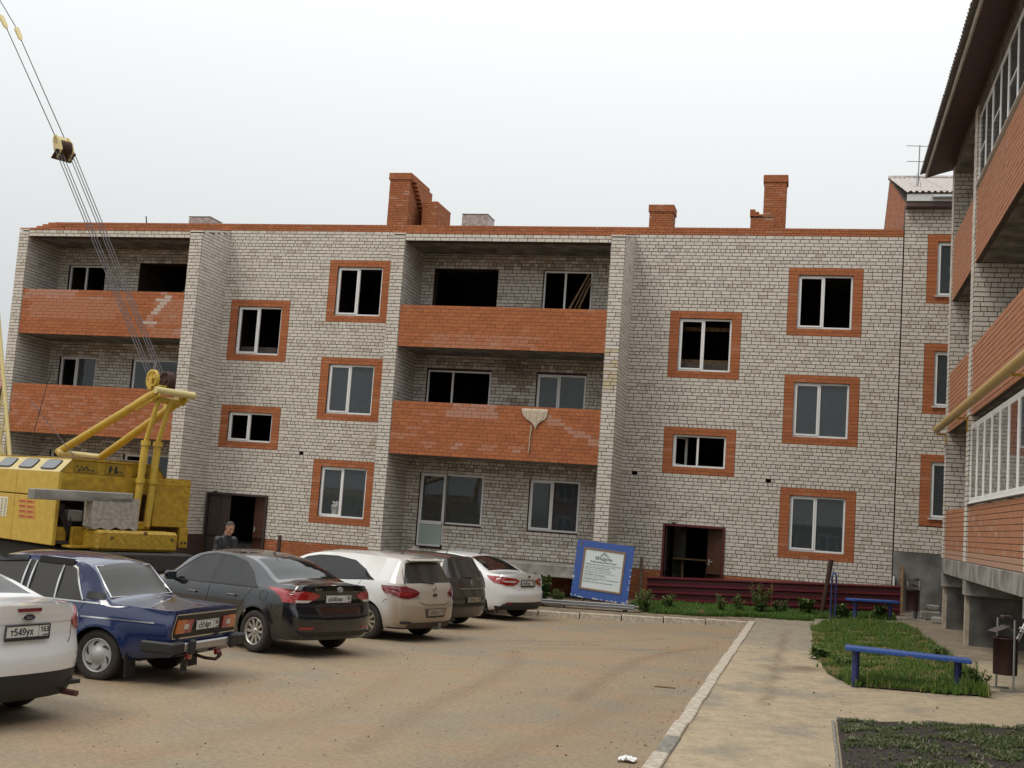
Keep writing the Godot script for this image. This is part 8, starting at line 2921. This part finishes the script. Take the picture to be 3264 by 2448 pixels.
func nets(mb: MB, list: Array, k: float, lo: Vector3, hi: Vector3, cell: float, cut = null) -> void:
	var n := Vector3i(((hi - lo) / cell).ceil()) + Vector3i.ONE
	var F := PackedFloat32Array()
	F.resize(n.x * n.y * n.z)
	for z in n.z:
		for y in n.y:
			for x in n.x:
				var p := lo + Vector3(x, y, z) * cell
				var d := bones(p, list, k)
				if cut != null: d = cut.call(p, d)
				F[(z * n.y + y) * n.x + x] = d
	var V := {}
	var id := func(x: int, y: int, z: int) -> int: return (z * n.y + y) * n.x + x
	for z in n.z - 1:
		for y in n.y - 1:
			for x in n.x - 1:
				var s := Vector3.ZERO
				var cnt := 0
				var v := []
				for i in 8: v.append(F[id.call(x + (i & 1), y + ((i >> 1) & 1), z + ((i >> 2) & 1))])
				var neg := 0
				for q in v: if q < 0: neg += 1
				if neg == 0 or neg == 8: continue
				for e in [[0, 1], [2, 3], [4, 5], [6, 7], [0, 2], [1, 3], [4, 6], [5, 7], [0, 4], [1, 5], [2, 6], [3, 7]]:
					var a: float = v[e[0]]
					var b: float = v[e[1]]
					if (a < 0) == (b < 0): continue
					var t := a / (a - b)
					var pa := Vector3(e[0] & 1, (e[0] >> 1) & 1, (e[0] >> 2) & 1)
					var pb := Vector3(e[1] & 1, (e[1] >> 1) & 1, (e[1] >> 2) & 1)
					s += pa.lerp(pb, t)
					cnt += 1
				var P := lo + (Vector3(x, y, z) + s / cnt) * cell
				var g := Vector3(v[1] + v[3] + v[5] + v[7] - v[0] - v[2] - v[4] - v[6], v[2] + v[3] + v[6] + v[7] - v[0] - v[1] - v[4] - v[5], v[4] + v[5] + v[6] + v[7] - v[0] - v[1] - v[2] - v[3]).normalized()
				V[id.call(x, y, z)] = [P, g]
	for z in range(1, n.z - 1):
		for y in range(1, n.y - 1):
			for x in range(1, n.x - 1):
				var a := F[id.call(x, y, z)] < 0
				for ax in 3:
					var d := Vector3i.ZERO
					d[ax] = 1
					if a == (F[id.call(x + d.x, y + d.y, z + d.z)] < 0): continue
					var u := Vector3i.ZERO
					var w := Vector3i.ZERO
					u[(ax + 1) % 3] = 1
					w[(ax + 2) % 3] = 1
					var q := []
					for o in [Vector3i.ZERO, u, u + w, w]: q.append(V.get(id.call(x - o.x, y - o.y, z - o.z)))
					if q.has(null): continue
					mb.sq(q[0], q[1], q[2], q[3])

func person() -> void:
	var at := Vector3(-11.3, lot_y(-11.0, -22.0), -21.9)
	var t := thing("person", "man with short grey hair in a black jacket bending behind the black sedan", "person", at, deg_to_rad(58.0))
	var sh := [Vector3(-0.175, 1.45, 0.13), Vector3(0.175, 1.45, 0.13)]
	var el := [Vector3(-0.235, 1.18, 0.16), Vector3(0.235, 1.18, 0.16)]
	var wr := [Vector3(-0.21, 1.02, 0.36), Vector3(0.21, 1.02, 0.36)]
	var hp := [Vector3(-0.095, 0.95, -0.02), Vector3(0.095, 0.95, -0.02)]
	var kn := [Vector3(-0.11, 0.51, 0.05), Vector3(0.11, 0.51, 0.05)]
	var an := [Vector3(-0.12, 0.09, -0.02), Vector3(0.12, 0.09, -0.02)]
	var chest := Vector3(0, 1.36, 0.09)
	var neck := Vector3(0, 1.53, 0.16)
	var body := []
	body += [[Vector3(0, 0.98, 0.0), Vector3(0, 1.15, 0.03), 0.125, 0.12], [Vector3(0, 1.15, 0.03), chest, 0.12, 0.135], [sh[0], sh[1], 0.062, 0.062], [neck - Vector3(0, 0.06, 0.02), Vector3(0, 1.64, 0.22), 0.062, 0.058]]
	for i in 2:
		body += [[sh[i], el[i], 0.050, 0.041], [el[i], wr[i], 0.041, 0.028], [hp[i], kn[i], 0.085, 0.056], [kn[i], an[i], 0.056, 0.040], [an[i], an[i] + Vector3(0, -0.045, 0.17), 0.042, 0.032]]
	var skin := tri_mat(lin(0.40, 0.20, 0.125), M.speck, 4.0, 0.55)
	var b := MB.new()
	nets(b, body, 0.045, Vector3(-0.4, 0.0, -0.25), Vector3(0.4, 1.66, 0.45), 0.024)
	# head, bowed and turned a little: built upright, then tilted
	var hc := Vector3(0, 1.70, 0.25)
	var hb := Basis(Vector3.RIGHT, 0.42) * Basis(Vector3.UP, -0.10)
	var head := [[Vector3(0, 0.025, -0.015), Vector3(0.077, 0.098, 0.096), 0], [Vector3(0, -0.045, 0.030), Vector3(0.062, 0.085, 0.066), 0],
		[Vector3(-0.022, -0.098, 0.060), Vector3(0.022, -0.098, 0.060), 0.020, 0.020], [Vector3(0, 0.012, 0.088), Vector3(0, -0.028, 0.112), 0.009, 0.015],
		[Vector3(-0.035, 0.028, 0.080), Vector3(0.035, 0.028, 0.080), 0.013, 0.013], [Vector3(-0.018, -0.066, 0.090), Vector3(0.018, -0.066, 0.090), 0.009, 0.009],
		[Vector3(-0.050, -0.02, 0.058), Vector3(-0.045, -0.05, 0.045), 0.020, 0.020], [Vector3(0.050, -0.02, 0.058), Vector3(0.045, -0.05, 0.045), 0.020, 0.020],
		[Vector3(-0.080, 0.012, -0.008), Vector3(-0.076, -0.03, 0.0), 0.013, 0.010], [Vector3(0.080, 0.012, -0.008), Vector3(0.076, -0.03, 0.0), 0.013, 0.010],
		[Vector3(0, -0.06, -0.03), Vector3(0, -0.15, -0.04), 0.058, 0.058]]
	var hm := MB.new()
	nets(hm, head, 0.014, Vector3(-0.115, -0.19, -0.13), Vector3(0.115, 0.15, 0.14), 0.007)
	for i in hm.v.size():
		b.v.append(hc + hb * hm.v[i]); b.n.append(hb * hm.n[i]); b.c.append(Color.WHITE); b.uv.append(Vector2.ZERO)
	# hands: palm and five fingers each, loosely curled
	for i in 2:
		var s := -1.0 if i == 0 else 1.0
		var w: Vector3 = wr[i]
		var f := (wr[i] - el[i] as Vector3).normalized()
		var up := Vector3(0, 1, 0.55).normalized()
		up = (up - f * up.dot(f)).normalized()
		var sd := f.cross(up)
		var hand := [[w, w + f * 0.05, 0.027, 0.026]]
		for k in 4:
			var off := sd * (0.012 + 0.0) * 0.0 + sd * (-0.030 + 0.020 * k)
			var k0 := w + f * 0.085 + off
			var l := [0.036, 0.042, 0.040, 0.031][k] as float
			hand += [[w + f * 0.02 + off * 0.7, k0, 0.014, 0.012], [k0, k0 + (f * 0.85 - up * 0.5).normalized() * l, 0.0095, 0.009], [k0 + (f * 0.85 - up * 0.5).normalized() * l, k0 + (f * 0.85 - up * 0.5).normalized() * l + (f * 0.3 - up * 0.95).normalized() * l * 0.8, 0.009, 0.0075]]
		var tb := w + f * 0.03 - sd * s * 0.028 * -s
		var t1 := tb - sd * 0.03 + f * 0.03 - up * 0.012
		hand += [[tb, t1, 0.013, 0.011], [t1, t1 + f * 0.03 - up * 0.01, 0.010, 0.0085]]
		var lo := w - Vector3.ONE * 0.05
		var hi := w + Vector3.ONE * 0.05
		for q in hand:
			for e in 2:
				lo = lo.min(q[e] - Vector3.ONE * 0.03); hi = hi.max(q[e] + Vector3.ONE * 0.03)
		nets(b, hand, 0.006, lo, hi, 0.0065)
	var bd := put(b, "body", skin, t)
	# clothing
	var jk := [[Vector3(0, 0.93, 0.0), Vector3(0, 1.15, 0.03), 0.155, 0.150], [Vector3(0, 1.15, 0.03), chest, 0.150, 0.165], [sh[0], sh[1], 0.074, 0.074], [neck - Vector3(0, 0.08, 0.03), neck + Vector3(0, 0.0, 0.0), 0.10, 0.085]]
	for i in 2: jk += [[sh[i], el[i], 0.066, 0.056], [el[i], (wr[i] as Vector3).lerp(el[i], 0.05), 0.062, 0.045]]
	var jm := MB.new()
	var fn := FastNoiseLite.new()
	fn.frequency = 6.0
	nets(jm, jk, 0.05, Vector3(-0.42, 0.74, -0.24), Vector3(0.42, 1.66, 0.50), 0.022, func(p: Vector3, d: float) -> float: return maxf(d + 0.010 * fn.get_noise_3d(p.x, p.y * 1.6, p.z), 0.86 - p.y))
	put(jm, "jacket", tri_mat(lin(0.022, 0.024, 0.028), noise_tex(0.05, 72, Color(0.5, 0.5, 0.5), Color(1, 1, 1), 256, 5), 4.0, 0.45), bd)
	var tr := []
	for i in 2: tr += [[hp[i], kn[i], 0.108, 0.078], [kn[i], (an[i] as Vector3) + Vector3(0, 0.02, 0), 0.078, 0.062]]
	tr += [[Vector3(-0.05, 0.96, 0), Vector3(0.05, 0.96, 0), 0.13, 0.13]]
	var tmn := MB.new()
	nets(tmn, tr, 0.03, Vector3(-0.26, 0.04, -0.2), Vector3(0.26, 1.08, 0.22), 0.024, func(p: Vector3, d: float) -> float: return maxf(d, maxf(0.075 - p.y, p.y - 1.0)))
	put(tmn, "trousers", smat(lin(0.03, 0.035, 0.05), 0.9), bd)
	var so := []
	for i in 2: so += [[(an[i] as Vector3) + Vector3(0, -0.035, -0.05), (an[i] as Vector3) + Vector3(0.0, -0.045, 0.17), 0.052, 0.043]]
	var smn := MB.new()
	nets(smn, so, 0.02, Vector3(-0.2, -0.01, -0.15), Vector3(0.2, 0.14, 0.24), 0.014, func(p: Vector3, d: float) -> float: return maxf(d, 0.002 - p.y))
	put(smn, "shoes", smat(lin(0.02, 0.018, 0.016), 0.5), bd)
	var hr := MB.new()
	var hair := [[Vector3(0, 0.030, -0.018), Vector3(0.081, 0.099, 0.099), 0]]
	nets(hr, hair, 0.01, Vector3(-0.1, -0.09, -0.13), Vector3(0.1, 0.15, 0.10), 0.009, func(p: Vector3, d: float) -> float: return maxf(d, maxf(0.045 - p.y + maxf(-p.z, 0.0) * -1.15, p.z - 0.062 + maxf(0.10 - p.y, 0.0) * 0.5)))
	for i in hr.v.size(): hr.v[i] = hc + hb * hr.v[i]; hr.n[i] = hb * hr.n[i]
	put(hr, "hair", tri_mat(lin(0.10, 0.085, 0.065), noise_tex(0.1, 73, Color(0.5, 0.5, 0.5), Color(1, 1, 1), 256, 4), 8.0, 0.8), bd)
	for s in [-1.0, 1.0]:
		var e := MB.new()
		e.lathe(hc + hb * Vector3(s * 0.031, 0.008, 0.083), hb * Vector3(0, 0, 1), [Vector2(0.0, -0.006), Vector2(0.011, 0.0), Vector2(0.006, 0.005), Vector2(0.0, 0.006)], 10)
		put(e, "eye", smat(lin(0.06, 0.045, 0.04), 0.2), bd)
	var br := MB.new()
	for s in [-1.0, 1.0]: br.tube([hc + hb * Vector3(s * 0.016, 0.034, 0.094), hc + hb * Vector3(s * 0.048, 0.034, 0.078)], 0.0055, 5)
	put(br, "eyebrows", smat(lin(0.07, 0.05, 0.035), 0.9), bd)
	var mo := MB.new()
	mo.tube([hc + hb * Vector3(-0.022, -0.068, 0.094), hc + hb * Vector3(0, -0.066, 0.1), hc + hb * Vector3(0.022, -0.068, 0.094)], 0.005, 5)
	put(mo, "mouth", smat(lin(0.22, 0.075, 0.06), 0.6), bd)
